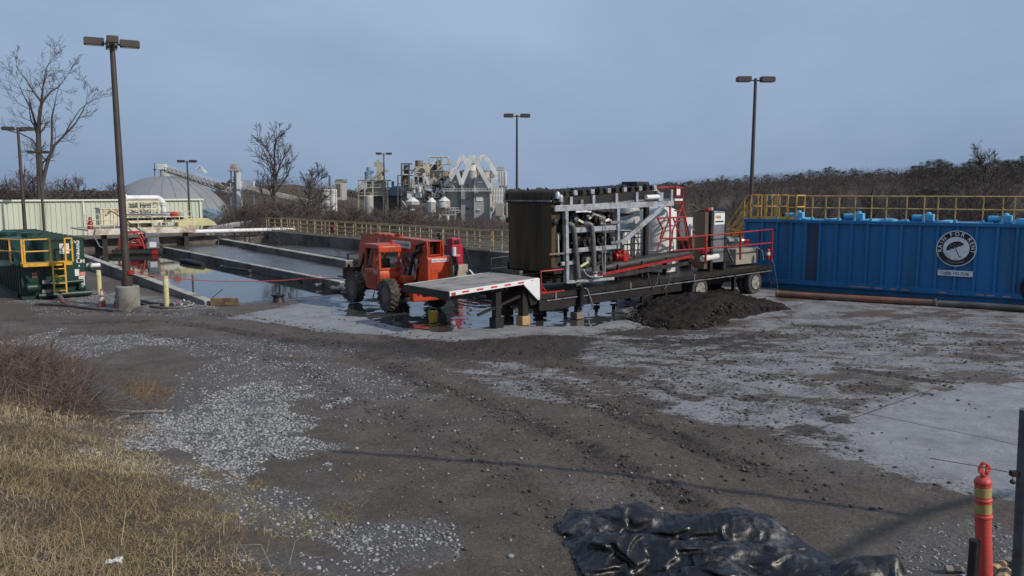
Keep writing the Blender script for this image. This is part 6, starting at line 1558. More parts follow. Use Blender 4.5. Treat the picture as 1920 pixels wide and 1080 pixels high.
# ================================================================== BARE TREES
def tree_mesh(seed, h, r0, levels=4, fork=.25, spread=.55, upw=.25, nchild=(4, 3, 3, 3), lenf=.62, sides=(7, 5, 4, 3, 3), twig=.012, gnarl=.16, trunk_frac=.5, sub=1):
    """returns (trunk MB, crown MB): a tapered trunk with limbs, and the fine branches"""
    rd = random.Random(seed); tk, cr_ = MB(), MB()
    def grow(p, d, L, r, lev):
        n = 5 if lev < 2 else 3; pts = [p]; rs = [r]; q = p.copy(); dd = d.copy()
        for i in range(n):
            dd = (dd + V((rd.gauss(0, gnarl), rd.gauss(0, gnarl), rd.gauss(0, gnarl * .6) + upw * (.12 if lev else .25)))).normalized()
            q = q + dd * (L / n); pts.append(q.copy()); rs.append(max(twig * .6, r * (1 - .62 * (i + 1) / n)))
        (tk if lev < 2 else cr_).tube(pts, rs, sides[min(lev, 4)], cap=False)
        if lev >= levels: return
        nc = nchild[min(lev, len(nchild) - 1)] + (1 if rd.random() < .5 else 0)
        for k in range(nc):
            u_ = (fork + (1 - fork) * (k + rd.random()) / nc) if lev == 0 else (.3 + .7 * (k + rd.random()) / nc)
            u_ = min(u_, .98); i = int(u_ * n); f = u_ * n - i; b = pts[i].lerp(pts[i + 1], f); rr = rs[i] * .62
            ax = (pts[i + 1] - pts[i]).normalized(); pr = ax.cross(V((rd.gauss(0, 1), rd.gauss(0, 1), rd.gauss(0, 1)))).normalized()
            a_ = rd.uniform(spread * .7, spread * 1.35); nd = (ax * math.cos(a_) + pr * math.sin(a_)).normalized()
            grow(b, nd, L * lenf * rd.uniform(.75, 1.15) * (1 - .35 * u_ * (lev == 0)), max(twig, rr), lev + 1)
    grow(V((0, 0, -.3)), V((0, 0, 1)), h * trunk_frac, r0, 0)
    mz = max([v[2] for v in tk.v + cr_.v]); s = h / mz
    for m_ in (tk, cr_): m_.v = [tuple(c * s for c in v) for v in m_.v]
    return tk, cr_
def tree(name, label, p, seed, h, r0, group=None, rz=0, lx=0, **kw):
    tk, cr_ = tree_mesh(seed, h, r0, **kw)
    if lx:
        for m_ in (tk, cr_): m_.v = [(v[0] + lx * v[2], v[1], v[2]) for v in m_.v]
    t = thing(name, label, 'tree', p, rz, group)
    tk.build('trunk', bark, t, smooth=60); cr_.build('crown', twigm, t, smooth=0)
    return t
# big bare tree at the left: limbs traced at its own distance, then fine branching grown along them
def traced_tree(name, label, Yd, limbs, seed, sc=1.0, zb=0.0, tw=.012):
    rd = random.Random(seed); tk, cr_ = MB(), MB(); b = P(limbs[0][0][0], limbs[0][0][1], Yd)
    base = V((b.x, Yd, zb)); t = thing(name, label, 'tree', tuple(base), 0)
    def grow(p, d, L, r, lev):
        n = 4; pts = [p]; rs = [r]; q = p.copy(); dd = d.copy()
        for i in range(n):
            dd = (dd + V((rd.gauss(0, .2), rd.gauss(0, .2), rd.gauss(0, .14) + .07))).normalized(); q = q + dd * (L / n); pts.append(q.copy()); rs.append(max(tw * .7, r * (1 - .7 * (i + 1) / n)))
        cr_.tube(pts, rs, 4 if lev == 0 else 3, cap=False)
        if lev >= 3: return
        for k in range(4 if lev < 2 else 3):
            u_ = .2 + .8 * (k + rd.random()) / 4; i = min(n - 1, int(u_ * n)); ax = (pts[i + 1] - pts[i]).normalized(); pr = ax.cross(V((rd.gauss(0, 1), rd.gauss(0, 1), rd.gauss(0, 1)))).normalized(); a_ = rd.uniform(.35, .85)
            grow(pts[i].lerp(pts[i + 1], u_ * n - i), (ax * math.cos(a_) + pr * math.sin(a_)).normalized(), L * .58 * rd.uniform(.7, 1.2), max(tw, rs[i] * .6), lev + 1)
    for li, (*pp, ) in enumerate(limbs):
        pts = []; rs = []; dy = rd.uniform(-1.0, 1.0)
        for j, (x, y, r) in enumerate(pp):
            q = P(x, y, Yd) + V((0, dy * j * .8 if li else 0, 0)); q = V((q.x, q.y, q.z)) - base; pts.append(q); rs.append(r)
        if li == 0: pts[0].z = -.3
        tk.tube(pts, rs, 8, cap=False)
        for j in range(len(pts) - 1):
            seg = pts[j + 1] - pts[j]; nt_ = max(1, int(seg.length / 1.0)) if (li or j > 1) else 0
            for k in range(nt_):
                b_ = pts[j].lerp(pts[j + 1], (k + rd.random()) / nt_); ax = seg.normalized(); pr = ax.cross(V((rd.gauss(0, 1), rd.gauss(0, 1), rd.gauss(0, 1)))).normalized(); a_ = rd.uniform(.5, 1.0)
                grow(b_, (ax * math.cos(a_) + pr * math.sin(a_)).normalized(), rd.uniform(1.2, 2.5) * sc, max(tw, rs[j] * .35), 1)
        grow(pts[-1], (pts[-1] - pts[-2]).normalized(), 2.2 * sc, rs[-1], 0)
    tk.build('trunk', bark, t, smooth=60); cr_.build('crown', twigm, t, smooth=0)
    return t
traced_tree('bare_tree', 'tall bare forked tree standing above the siding building at far left', 88, [
    [(78, 440, .42), (77, 372, .38), (75, 330, .34), (73, 290, .30), (72, 250, .25), (74, 220, .2), (78, 192, .15), (80, 165, .08)],
    [(78, 352, .24), (84, 325, .2), (92, 295, .17), (103, 272, .14), (120, 255, .11), (142, 232, .08), (155, 210, .06), (162, 195, .03)],
    [(96, 288, .15), (100, 255, .12), (102, 222, .09), (108, 205, .07), (114, 190, .04)],
    [(72, 250, .16), (60, 225, .13), (50, 205, .1), (38, 190, .07), (24, 172, .05), (12, 155, .03)],
    [(72, 262, .12), (58, 235, .10), (45, 225, .08), (35, 205, .05), (28, 185, .03)],
    [(73, 282, .10), (62, 262, .08), (45, 252, .06), (22, 246, .05), (3, 240, .03)],
    [(78, 192, .12), (66, 172, .09), (58, 155, .06), (50, 140, .03)], [(78, 192, .11), (92, 172, .08), (105, 162, .06), (112, 150, .03)],
    [(80, 165, .07), (76, 140, .05), (70, 124, .03)], [(80, 165, .07), (86, 145, .05), (88, 126, .03)],
    [(120, 255, .08), (128, 235, .06), (145, 205, .04), (158, 192, .03)], [(88, 305, .08), (70, 288, .06), (55, 285, .04)]], 11, tw=.017)
gb = lambda x, Y: (x, Y, gz(x, Y))
def at(x, Y): q = P(x, 400, Y); return (q.x, Y, gz(q.x, Y))
tree('bare_tree', 'bare spreading tree standing alone right of the grey silo tower', at(512, 105), 21, 14.2, .20, levels=4, nchild=(13, 5, 4, 3), fork=.24, spread=.62, upw=.5, trunk_frac=.62, lenf=.44, twig=.022, gnarl=.09)
tree('bare_tree', 'small upright bare tree left of the tall lamp post behind the building', at(157, 115), 23, 7.2, .12, levels=4, nchild=(8, 4, 3), fork=.2, spread=.35, upw=.6, trunk_frac=.8, lenf=.4, twig=.02)
tree('bare_tree', 'bushy bare tree left of the white caged silo', at(583, 118), 25, 10.8, .18, levels=4, nchild=(10, 6, 5, 3), fork=.08, spread=.5, upw=.5, trunk_frac=.55, lenf=.5, twig=.022)
tree('bare_tree', 'tall bare tree standing above the wooded ridge near the right edge', at(1863, 175), 27, 19.0, .28, levels=4, nchild=(8, 6, 5, 3), fork=.42, spread=.6, upw=.3, trunk_frac=.5, lenf=.5, twig=.03)

# prototypes for the scrub and woods
def wood_proto(seed, h, n_l1, tw, width=.5, dense=1.0, low=.1):
    """small woodland tree: trunk, limbs, and many thin tapering twigs as slim triangles"""
    rd = random.Random(seed); v = []; f = []
    tk = MB(); top = V((rd.gauss(0, .05) * h, rd.gauss(0, .05) * h, h * .9)); mid = V((rd.gauss(0, .03) * h, rd.gauss(0, .03) * h, h * .45))
    tk.tube([(0, 0, -.5), mid, top], [h * .013 + .03, h * .009 + .02, .02], 5, cap=False)
    def tri(p, q, w_):
        d = (q - p); s = d.cross(V((rd.gauss(0, 1), rd.gauss(0, 1), rd.gauss(0, 1)))).normalized() * w_; o = len(v); v.extend([tuple(p - s), tuple(p + s), tuple(q)]); f.append((o, o + 1, o + 2))
    for k in range(n_l1):
        u_ = low + (1 - low) * (k + rd.random()) / n_l1; b = V((0, 0, 0)).lerp(mid, u_ * 2) if u_ < .5 else mid.lerp(top, u_ * 2 - 1)
        a_ = rd.random() * 6.28; prof = math.sin(min(1, (u_ - low) / (1 - low) * .85 + .25) * math.pi) ** .7
        L = h * width * prof * rd.uniform(.6, 1.1); d = V((math.cos(a_), math.sin(a_), rd.uniform(.5, 1.3))).normalized(); e = b + d * L; tk.tube([b, b.lerp(e, .5) + V((0, 0, -.03 * L)), e], [.03 + h * .003, .02 + h * .002, .01], 3, cap=False)
        for j in range(int(7 * dense)):
            s_ = .2 + .8 * rd.random(); p = b.lerp(e, s_); q = p + (d * rd.uniform(.3, 1) + V((rd.gauss(0, .6), rd.gauss(0, .6), rd.gauss(.35, .4)))) * L * .36; tri(p, q, tw * 1.3)
            for i in range(int(5 * dense)):
                s2 = rd.random(); p2 = p.lerp(q, s2); q2 = p2 + ((q - p) * .4 + V((rd.gauss(0, 1), rd.gauss(0, 1), rd.gauss(.4, .7))) * L * .13) ; tri(p2, q2, tw)
    cr_ = MB(); cr_.v = v; cr_.f = f
    return tk, cr_
def make_wood(name, label, seed, h, n, tw, cm, group, **kw):
    tk, cr_ = wood_proto(seed, h, n, tw, **kw); t = thing(name, label, 'tree', (0, 0, 0), 0, group)
    me_t = tk.build('trunk', bark, t, smooth=0); cr_.build('crown', cm, t, smooth=0); return t
wtw = mat('woodland_twigs', (0.105, 0.083, 0.078), .9, var=.3, scale=.15, bump=0)
wtw2 = mat('grey_woodland_twigs', (0.112, 0.092, 0.087), .9, var=.3, scale=.15, bump=0)
wtw3 = mat('brown_scrub_twigs', (0.085, 0.060, 0.046), .9, var=.3, scale=.15, bump=0)
LW, GWD = 'bare grey-brown tree in the wooded hillside on the right', 'bare trees of the right hillside wood'
protoR = [make_wood('woodland_tree', LW, 100 + i, 11 + i * .9, 60, .014, (wtw, wtw2, wtw)[i % 3], GWD, width=.34, low=.12) for i in range(6)]
LL, GLD = 'bare brown tree in the scrub wood behind the siding building', 'bare trees behind the siding building'
protoL = [make_wood('scrub_tree', LL, 200 + i, 6.6 + i * .8, 30, .022, (wtw3, wtw)[i % 2], GLD, width=.36, low=.05) for i in range(4)]
LM_, GMD = 'bare brown bush in the thicket between the tan railing and the plant', 'bare bushes in the thicket behind the tan railing'
protoM = [make_wood('thicket_bush', LM_, 300 + i, 4.6 + i * .7, 32, .022, (wtw3, wtw2)[i % 2], GMD, width=.45, low=.0) for i in range(4)]
def plant_copies(protos, spots):
    used = set(); rd = random.Random(len(spots))
    for x, Y, s, dzz in spots:
        k = rd.randrange(len(protos)); o = protos[k] if k not in used else copy_fast(protos[k]); used.add(k)
        o.location = (x, Y, gz(x, Y) + dzz); o.rotation_euler = (0, 0, rd.random() * 6.28); o.scale = (s * rd.uniform(.9, 1.15), s * rd.uniform(.9, 1.15), s)
    for k, p in enumerate(protos):
        if k not in used: 
            for c in list(p.children): bpy.data.objects.remove(c)
            bpy.data.objects.remove(p)
KC = {}
def copy_fast(o):
    if o.name not in KC: KC[o.name] = [c for c in COL.objects if c.parent == o]
    c = o.copy(); COL.objects.link(c)
    for ch in KC[o.name]: d = ch.copy(); d.parent = c; COL.objects.link(d)
    return c
SKX = [900, 1040, 1180, 1240, 1330, 1420, 1500, 1600, 1700, 1800, 1920, 2100]; SKY_ = [356, 352, 346, 337, 330, 325, 322, 319, 316, 309, 303, 298]
rd = random.Random(77); spots = []
for i in range(288):
    # rows thin with distance: nearer trees right behind the tank, farther ones along the ridge
    Y = 105 + 300 * rd.random() ** .95; u_ = rd.uniform(.13, .70) if Y < 190 else rd.uniform(.05, .70)
    if Y < 150 and u_ < .3: u_ = rd.uniform(.3, .7)
    ty = np.interp(960 + F * u_, SKX, SKY_) + (405 - Y) / 300 * 44 + rd.uniform(-3, 10); tz_ = P(960 + F * u_, ty, Y).z - gz(u_ * Y, Y)
    spots.append((u_ * Y, Y, max(.25, min(1.3, tz_ / 12.2)), -.3))
plant_copies(protoR, spots)
spots = [(P(rd.uniform(-60, 228), 400, Y).x, Y, rd.uniform(.7, 1.15), 0) for Y in [rd.uniform(100, 145) for _ in range(64)]]
plant_copies(protoL, spots)
spots = []
for i in range(140):
    Y = rd.uniform(72, 125); x = rd.uniform(405, 880) if Y > 82 else rd.uniform(520, 880)
    x_ = P(x, 400, Y).x; ty = np.interp(x, [400, 470, 600, 640, 800, 830, 880], [392, 372, 376, 384, 392, 412, 424]) + rd.uniform(-4, 16); spots.append((x_, Y, max(.25, min(1.1, (P(x, ty, Y).z - gz(x_, Y)) / 5.4)), -.3))
plant_copies(protoM, spots)
# evergreens on the ridge
def pine_proto(seed, h, label, group, rnd=.42, n=13000, leaf=.22):
    r_ = np.random.default_rng(seed); t = thing('pine_tree', label, 'tree', (0, 0, 0), 0, group)
    tk = MB(); tk.tube([(0, 0, -.5), (.1, 0, h * .5), (0, .1, h * .93)], [.24, .18, .05], 7, cap=False)
    # clumps
    cl = []
    for k in range(52):
        z = h * (.06 + .92 * r_.random() ** .85); R_ = h * rnd * .55 * max(.1, 1 - ((z / h - .45) / .56) ** 2) ** .5
        a_ = r_.random() * 6.28; q = R_ * r_.random() ** .4; c = np.array([q * math.cos(a_), q * math.sin(a_), z]); cl.append((c, h * (.06 + .06 * r_.random())))
        tk.tube([(0, 0, z * .9), tuple(c)], [.05, .02], 3, cap=False)
    tk.build('trunk', bark, t, smooth=0)
    ci = r_.integers(0, len(cl), n); C_ = np.array([cl[i][0] for i in ci]); S_ = np.array([cl[i][1] for i in ci])
    d = r_.normal(0, 1, (n, 3)); d /= np.linalg.norm(d, axis=1)[:, None]; p = C_ + d * (S_ * r_.random(n) ** .4)[:, None] * np.array([1.25, 1.25, .7])
    a1 = r_.normal(0, 1, (n, 3)) * leaf * .5; a2 = r_.normal(0, 1, (n, 3)) * leaf * .22
    vs = np.stack([p - a1, p + a2, p + a1], 1).reshape(-1, 3); np_mesh('crown', vs, np.arange(3 * n).reshape(n, 3), pinem, t, smooth=False, attrs={'tone': np.repeat(r_.random(n), 3)})
    return t
pinem = tone_mat('pine_needles', (0.034, 0.036, 0.026), (0.088, 0.082, 0.060), .85)
GP = 'dark evergreens along the wooded ridge'
LP = 'dark round-topped evergreen on the skyline of the wooded ridge'
protoP = [pine_proto(400 + i, 12 + 1.5 * i, LP, GP, rnd=(.7, .85, .6)[i]) for i in range(3)]
spots = []
for x in [1363, 1385, 1402, 1440, 1478, 1490, 1503, 1520, 1535, 1548, 1560, 1572, 1585, 1600, 1612, 1628, 1652, 1712, 1725, 1737, 1752, 1764, 1776, 1800, 1820, 1890, 1902, 1918, 1940, 1870, 1786, 1838]:
    Y = rd.uniform(330, 400) if x < 1700 else rd.uniform(250, 330); q = P(x, 300, Y)
    # crown tops sit on the ridge skyline
    ty = np.interp(x, [1340, 1480, 1520, 1560, 1640, 1660, 1715, 1735, 1800, 1820, 1900, 1960], [330, 322, 318, 312, 318, 309, 312, 296, 306, 292, 291, 290]); tz_ = P(x, ty + rd.uniform(1, 7), Y).z
    s = max(.45, min(1.15, (tz_ - gz(q.x, Y)) / 13.5)); spots.append((q.x, Y, s, 0))
plant_copies(protoP, spots)
bigp = pine_proto(450, 13, 'wide dark evergreen in front of the ridge above the right half of the tank railing', None, rnd=.85, n=9000, leaf=.26); q = at(1800, 165); bigp.location = (q[0], q[1], q[2] + 1.5); bigp.scale = (1.15, 1.1, .92)
if 'group' in bigp: del bigp['group']
bigp = pine_proto(451, 11, 'low dark evergreen behind the blue tank left of the emblem', None, rnd=.6, n=8000, leaf=.26); q = at(1745, 140); bigp.location = (q[0], q[1], q[2] + 1.0); bigp.scale = (1.2, 1.1, .8)
# undergrowth masses (nobody could count them)
def undergrowth(name, m, pts, hgt, per, tw):
    n = len(pts); b = np.repeat(pts, per, 0); N = len(b); x = b[:, 0] + rng.normal(0, 1.6, N); y = b[:, 1] + rng.normal(0, 1.6, N); z = terrain(x, y, False); hh = hgt * (.3 + .9 * rng.random(N))
    z0 = z + hh * rng.random(N) * .7; d = np.stack([rng.normal(0, .45, N), rng.normal(0, .45, N), .25 + .8 * rng.random(N)], -1); L = .5 + 1.1 * rng.random(N)
    p = np.stack([x, y, z0], -1); q = p + d * L[:, None]; s = rng.normal(0, 1, (N, 3)); s = s / np.linalg.norm(s, axis=1)[:, None] * tw[0] * (1 + tw[1] * y / 100)[:, None]
    vs = np.stack([p - s, p + s, q], 1).reshape(-1, 3); o = np_mesh(name, vs, np.arange(3 * N).reshape(N, 3), m, smooth=False, attrs={'tone': np.repeat(rng.random(N), 3)}); o['kind'] = 'stuff'
brushm = tone_mat('brush_twigs', (0.060, 0.047, 0.043), (0.115, 0.090, 0.082), .9)
Yr = 100 + 330 * rng.random(5200); ur = .03 + .72 * rng.random(5200)
k_ = (Yr > 125) | (ur > .3); undergrowth('hillside_undergrowth', brushm, np.stack([ur[k_] * Yr[k_], Yr[k_]], -1), 3.2, 60, (.008, .6))
Yr = 290 + 120 * rng.random(3400); ur = .03 + .70 * rng.random(3400); undergrowth('ridge_undergrowth', brushm, np.stack([ur * Yr, Yr], -1), 9.0, 60, (.012, .6))
xx = rng.uniform(395, 960, 1500); Yr = rng.uniform(68, 132, 1500); pt = np.array([[P(a, 400, b).x, b] for a, b in zip(xx, Yr)]); undergrowth('thicket_undergrowth', brushm, pt, 1.5, 34, (.010, .6))
xx = rng.uniform(380, 960, 1500); Yr = rng.uniform(135, 310, 1500); pt = np.array([[P(a, 400, b).x, b] for a, b in zip(xx, Yr)]); pt = pt[(np.abs(pt[:, 1] - 200) > 22) | (pt[:, 0] < -52)]; undergrowth('berm_undergrowth', brushm, pt, 4.0, 70, (.022, .8))
xx = rng.uniform(-80, 225, 500); Yr = rng.uniform(100, 150, 500); pt = np.array([[P(a, 400, b).x, b] for a, b in zip(xx, Yr)]); undergrowth('scrub_undergrowth', brushm, pt, 4.2, 46, (.012, .6))
# far wood on the horizon
def far_wood():
    n = 46000; th = rng.uniform(-.78, .78, n); Rr = rng.uniform(620, 1100, n); x = np.sin(th) * Rr; y = np.cos(th) * Rr; z = terrain(x, y, False)
    hm = 10 + 3.5 * fbm(x * .02, y * .004, 3, 99); zz = z + hm * rng.random(n) ** .55; a1 = rng.normal(0, 1, (n, 3)) * np.array([2.2, 2.2, 1.3]); a2 = rng.normal(0, 1, (n, 3)) * 1.5
    p = np.stack([x, y, zz], -1); vs = np.stack([p - a1, p + a2, p + a1], 1).reshape(-1, 3)
    o = np_mesh('distant_wood', vs, np.arange(3 * n).reshape(n, 3), tone_mat('distant_crowns', (0.050, 0.045, 0.045), (0.105, 0.095, 0.09), .9), smooth=False, attrs={'tone': np.repeat(rng.random(n), 3)}); o['kind'] = 'stuff'
far_wood()

# ================================================================== DOME, CONVEYOR
t = thing('storage_dome', 'large grey storage dome behind the siding building', 'dome', (P(313, 400, 255).x, 255, -12.2), 0)
Rd = 21.6; pr_ = [(Rd * math.cos(a) if a < 1.55 else .4, Rd * math.sin(a) * 1.0) for a in [k * math.pi / 2 / 14 for k in range(15)]]
MB().lathe(pr_, 64, (0, 0, 0)).build('dome_shell', domem, t, smooth=80)
for k in range(24):
    a_ = 2 * math.pi * k / 24 + .06; MB().tube([(math.cos(a_) * r_, math.sin(a_) * r_, z_) for r_, z_ in [(Rd * math.cos(b) + .04, Rd * math.sin(b) + .04) for b in [j * math.pi / 2 / 12 for j in range(12)]]], .10, 4).build('shell_seam', mat('seam_grey', (.185, .20, .21), .8, bump=0), t)
MB().lathe([(1.5, Rd - .1), (1.5, Rd + .5), (.8, Rd + .9)], 18).build('crown_cap', plantgrey, t)
PB = Frame((0, 200, 0), (1, 0))
def pq(x, y, o=0): p = PB.pl(x, y, o); return V((p.x, 200 + o, p.z))
def pthing(name, label, cat, x, y=430, o=0): b = pq(x, y, o); return thing(name, label, cat, tuple(b)), b
def pm(t, b, nm, m, fn, **kw):
    mb = MB(); fn(mb, lambda x, y, o=0: pq(x, y, o) - b); return mb.build(nm, m, t, **kw)
# inclined conveyor gallery over the dome
t, b = pthing('conveyor_gallery', 'white inclined conveyor gallery leading down from above the dome', 'conveyor', 302, 330, 12)
def truss(mb, C, x0, y0, x1, y1, dep, o0, wd, n, r):
    A, B = C(x0, y0, o0), C(x1, y1, o0)
    for w_ in (0, wd):
        for dz_ in (0, -dep): mb.bar(A + V((0, w_, dz_)), B + V((0, w_, dz_)), r, r)
        for k in range(n):
            p, q = A.lerp(B, k / n), A.lerp(B, (k + 1) / n); mb.bar(p + V((0, w_, 0)), q + V((0, w_, -dep)), r * .6, r * .6); mb.bar(p + V((0, w_, 0)), p + V((0, w_, -dep)), r * .6, r * .6)
pm(t, b, 'truss', plantgrey, lambda m, C: truss(m, C, 306, 313, 432, 352, 1.3, 12, 2.0, 16, .24), smooth=0)
pm(t, b, 'belt_bed', plantdark, lambda m, C: m.bar(C(306, 319, 13), C(432, 358, 13), 1.8, .3))
pm(t, b, 'walkway_rail', plantwhite, lambda m, C: [m.bar(C(306, 308, 12), C(432, 345, 12), .12, .12)] + [m.bar(C(306 + k * 9, 308 + k * 2.64, 12), C(306 + k * 9, 314 + k * 2.7, 12), .09) for k in range(15)])
pm(t, b, 'lower_chord', plantdark, lambda m, C: m.bar(C(315, 322, 12), C(436, 366, 12), .35, .3))
pm(t, b, 'head_house', plantwhite, lambda m, C: (m.box(C(304, 313, 13), (1.8, 2.4, 1.4)), m.bar(C(301, 312, 13), C(301, 330, 13), .35)), bevel=.05)
pm(t, b, 'gable_hood', plantwhite, lambda m, C: (m.bar(C(368, 317, 12), C(375, 312, 12), .5), m.bar(C(375, 312, 12), C(387, 325, 12), .5)))
pm(t, b, 'vent_mast', plantdark, lambda m, C: (m.bar(C(290, 306, 13), C(290, 331, 13), .15), m.bar(C(288, 318, 13), C(292, 318, 13), .5, .3)))
t, b = pthing('transfer_tower', 'pale steel transfer tower where the two conveyors meet', 'tower', 441, 400, 12)
pm(t, b, 'tower_leg', plantwhite, lambda m, C: m.bar(C(448, 400, 12), C(447, 322, 12), .9, .5), smooth=0)
for x_, m_ in ((433, plantwhite), (440, plantgrey), (444, plantgrey)): pm(t, b, 'tower_leg', m_, lambda m, C, x_=x_: m.bar(C(x_ + 1, 398, 13), C(x_, 318, 13), .35, .35), smooth=0)
pm(t, b, 'head_platform', plantbeige, lambda m, C: (m.box(C(441, 320, 13), (3.2, 3, .3)), m.box(C(439, 312, 13), (1.5, 1.5, 1.4)), m.bar(C(431, 313, 12), C(431, 322, 12), .12), m.bar(C(452, 314, 12), C(452, 322, 12), .12), m.bar(C(431, 315, 12), C(453, 316, 12), .1)))
pm(t, b, 'chute', plantdark, lambda m, C: (m.bar(C(420, 352, 12), C(433, 338, 12), .7), m.box(C(428, 345, 14), (3.6, 1.2, 1.0)), m.bar(C(405, 345, 12), C(420, 353, 12), .8)))
pm(t, b, 'cross_brace', plantgrey, lambda m, C: [m.bar(C(434, 330 + k * 14, 12.5), C(446, 340 + k * 14, 12.5), .2) for k in range(5)] + [m.bar(C(446, 330 + k * 14, 12.5), C(434, 340 + k * 14, 12.5), .2) for k in range(5)])
t, b = pthing('support_frame', 'open steel support frame right of the transfer tower', 'frame', 465, 400, 10)
for x_ in (453, 476): pm(t, b, 'frame_leg', plantwhite, lambda m, C, x_=x_: m.bar(C(x_ + 1, 402, 10), C(x_, 339, 10), .3, .3), smooth=0)
pm(t, b, 'frame_braces', plantgrey, lambda m, C: (m.bar(C(451, 338, 10), C(476, 340, 10), .25), m.bar(C(452, 363, 10), C(477, 363, 10), .25), m.bar(C(453, 341, 10), C(476, 362, 10), .2), m.bar(C(453, 362, 10), C(468, 352, 10), .2)), smooth=0)
t, b = pthing('lower_conveyor', 'long low conveyor running right from the transfer tower into the bare trees', 'conveyor', 475, 370, 8)
pm(t, b, 'truss', plantbeige, lambda m, C: truss(m, C, 455, 346, 582, 376, .9, 8, 1.6, 18, .17), smooth=0)
pm(t, b, 'belt_bed', plantgrey, lambda m, C: m.bar(C(455, 351, 9), C(582, 380, 9), 1.4, .25))
for x_ in (500, 540, 572): pm(t, b, 'trestle', plantgrey, lambda m, C, x_=x_: m.bar(C(x_, 346 + (x_ - 455) * .24 + 5, 9), C(x_, 402, 9), .25), smooth=0)
t = thing('blue_roof_shed', 'small shed with a pale blue sloping roof right of the siding building', 'shed', tuple(P(379, 415, 110)), 0)
b = P(379, 415, 110); MB().prism([(0, 1.7), (4.2, .1), (4.2, -.05), (1.6, -.6), (0, -.6)], 0, 5).build('roof', mat('pale_blue_roof', (.28, .36, .40), .5), t); MB().bx(.05, 2.2, .2, 4.8, -3.2, -.05).build('wall', plantbeige, t)
t = thing('white_tank', 'low white covered tank behind the end wall of the far basin', 'tank', tuple(P(412, 430, 82)), 0); b = P(412, 430, 82)
q = P(443, 417, 82) - b; q2 = P(384, 429, 82) - b; MB().prism([(q2.x, -1.4), (q2.x, .0), (q2.x + .5, .25), (q.x - .05, q.z + .05), (q.x, q.z), (q.x, -1.4)], 0, 5).build('tank_body', white, t, bevel=.04); MB().bx(q2.x + .3, q.x, -.1, 0, -.9, -.8).build('band', galvd, t)

# ================================================================== INDUSTRIAL PLANT
def boxp(m, C, x0, y0, x1, y1, o0, dep): A = C(x0, y0, o0); B = C(x1, y1, o0); m.bx(A.x, B.x, A.y, A.y + dep, B.z, A.z)
def cylp(m, C, xc, y0, y1, rpx, o0, tp=1.0, n=20):
    A = C(xc, y0, o0); B = C(xc, y1, o0); r_ = rpx / F * (200 + o0); m.lathe([(r_, B.z), (r_, A.z), (r_ * tp, A.z + .05)], n, (A.x, A.y + r_, 0))
def windows(t, b, par, lst, m=None):
    for x0, y0, x1, y1, o_ in lst: pm(par, b, 'window', m or plantdark, lambda mm, C: boxp(mm, C, x0, y0, x1, y1, o_, .12), smooth=0)
# zig-zag silo block
t, b = pthing('silo_building', 'tall grey concrete silo block with white zigzag beams across its top', 'plant building', 890, 432, 0)
body = pm(t, b, 'main_block', plantgrey, lambda m, C: boxp(m, C, 888, 334, 918, 425, -2.6, 14)); 
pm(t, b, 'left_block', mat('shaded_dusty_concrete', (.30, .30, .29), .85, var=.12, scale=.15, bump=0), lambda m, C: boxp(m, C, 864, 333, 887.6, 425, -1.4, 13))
pm(t, b, 'round_silo', plantgrey, lambda m, C: cylp(m, C, 852, 340, 425, 19, .5, 1.0, 28))
pm(t, b, 'right_block', plantgrey, lambda m, C: boxp(m, C, 918.4, 352, 944, 425, 1.5, 10))
windows(t, b, body, [(893, 369, 905, 377, -2.75), (894, 392, 900, 398, -2.75), (896, 412, 906, 418, -2.75), (894, 340, 906, 343, -2.75)], plantwhite)
windows(t, b, body, [(894, 394, 900, 397, -2.8), (896.5, 413, 906, 416, -2.8), (873, 346, 879, 349, -1.5), (874, 371, 880, 374, -1.5), (873, 389, 880, 393, -1.5), (872, 402, 880, 405, -1.5)])
pm(t, b, 'catwalk', plantwhite, lambda m, C: (m.bar(C(830, 358, -3.4), C(948, 358, -3.4), .9, .14), m.bar(C(830, 354, -3.6), C(948, 354, -3.6), .08, .08)) + tuple(m.bar(C(832 + k * 6, 358, -3.6), C(832 + k * 6, 354, -3.6), .07) for k in range(20)), smooth=0)
for pts in ([(826, 362), (867, 292), (884, 318)], [(845, 334), (856, 318), (865, 346), (886, 292), (919, 352), (932, 331)], [(893, 308), (906, 291), (919, 306), (932, 330)], [(878, 303), (884, 294)], [(835, 352), (863, 300)]):
    for (xa_, ya_), (xb_, yb_) in zip(pts[:-1], pts[1:]):
        zzk = globals().get('zzk', 0) + 1; oz_ = (-4.0 if pts[0][0] == 845 else 1) + zzk * .11
        pm(t, b, 'zigzag_beam', plantwhite, lambda m, C: m.bar(C(xa_, ya_, oz_), C(xb_, yb_, oz_), .85, .95 + zzk * .004), smooth=0)
pm(t, b, 'upper_core', plantgrey, lambda m, C: (boxp(m, C, 858, 320, 926, 333, 3.5, 6), boxp(m, C, 874, 306, 898, 320, 4, 5), boxp(m, C, 867, 318, 880, 333, 1.5, 6), boxp(m, C, 896, 320, 906, 333, 2, 6), boxp(m, C, 840, 326, 862, 340, 3, 6))); pm(t, b, 'top_vessel', plantgrey, lambda m, C: cylp(m, C, 885, 320, 333, 9, .5)); pm(t, b, 'top_vessel', plantwhite, lambda m, C: cylp(m, C, 885, 309, 320, 7, .8, .5)); pm(t, b, 'top_vessel', plantbeige, lambda m, C: cylp(m, C, 911, 322, 336, 7, .8, .4))
pm(t, b, 'roof_steel', plantdark, lambda m, C: [m.bar(C(848 + k * 8, 322 + (k % 3) * 4, 2), C(856 + k * 8, 322 + (k % 3) * 4, 2), .15) for k in range(10)] + [m.bar(C(850 + k * 7, 335, 2), C(850 + k * 7, 312 + (k % 4) * 4, 2), .14) for k in range(12)], smooth=0)
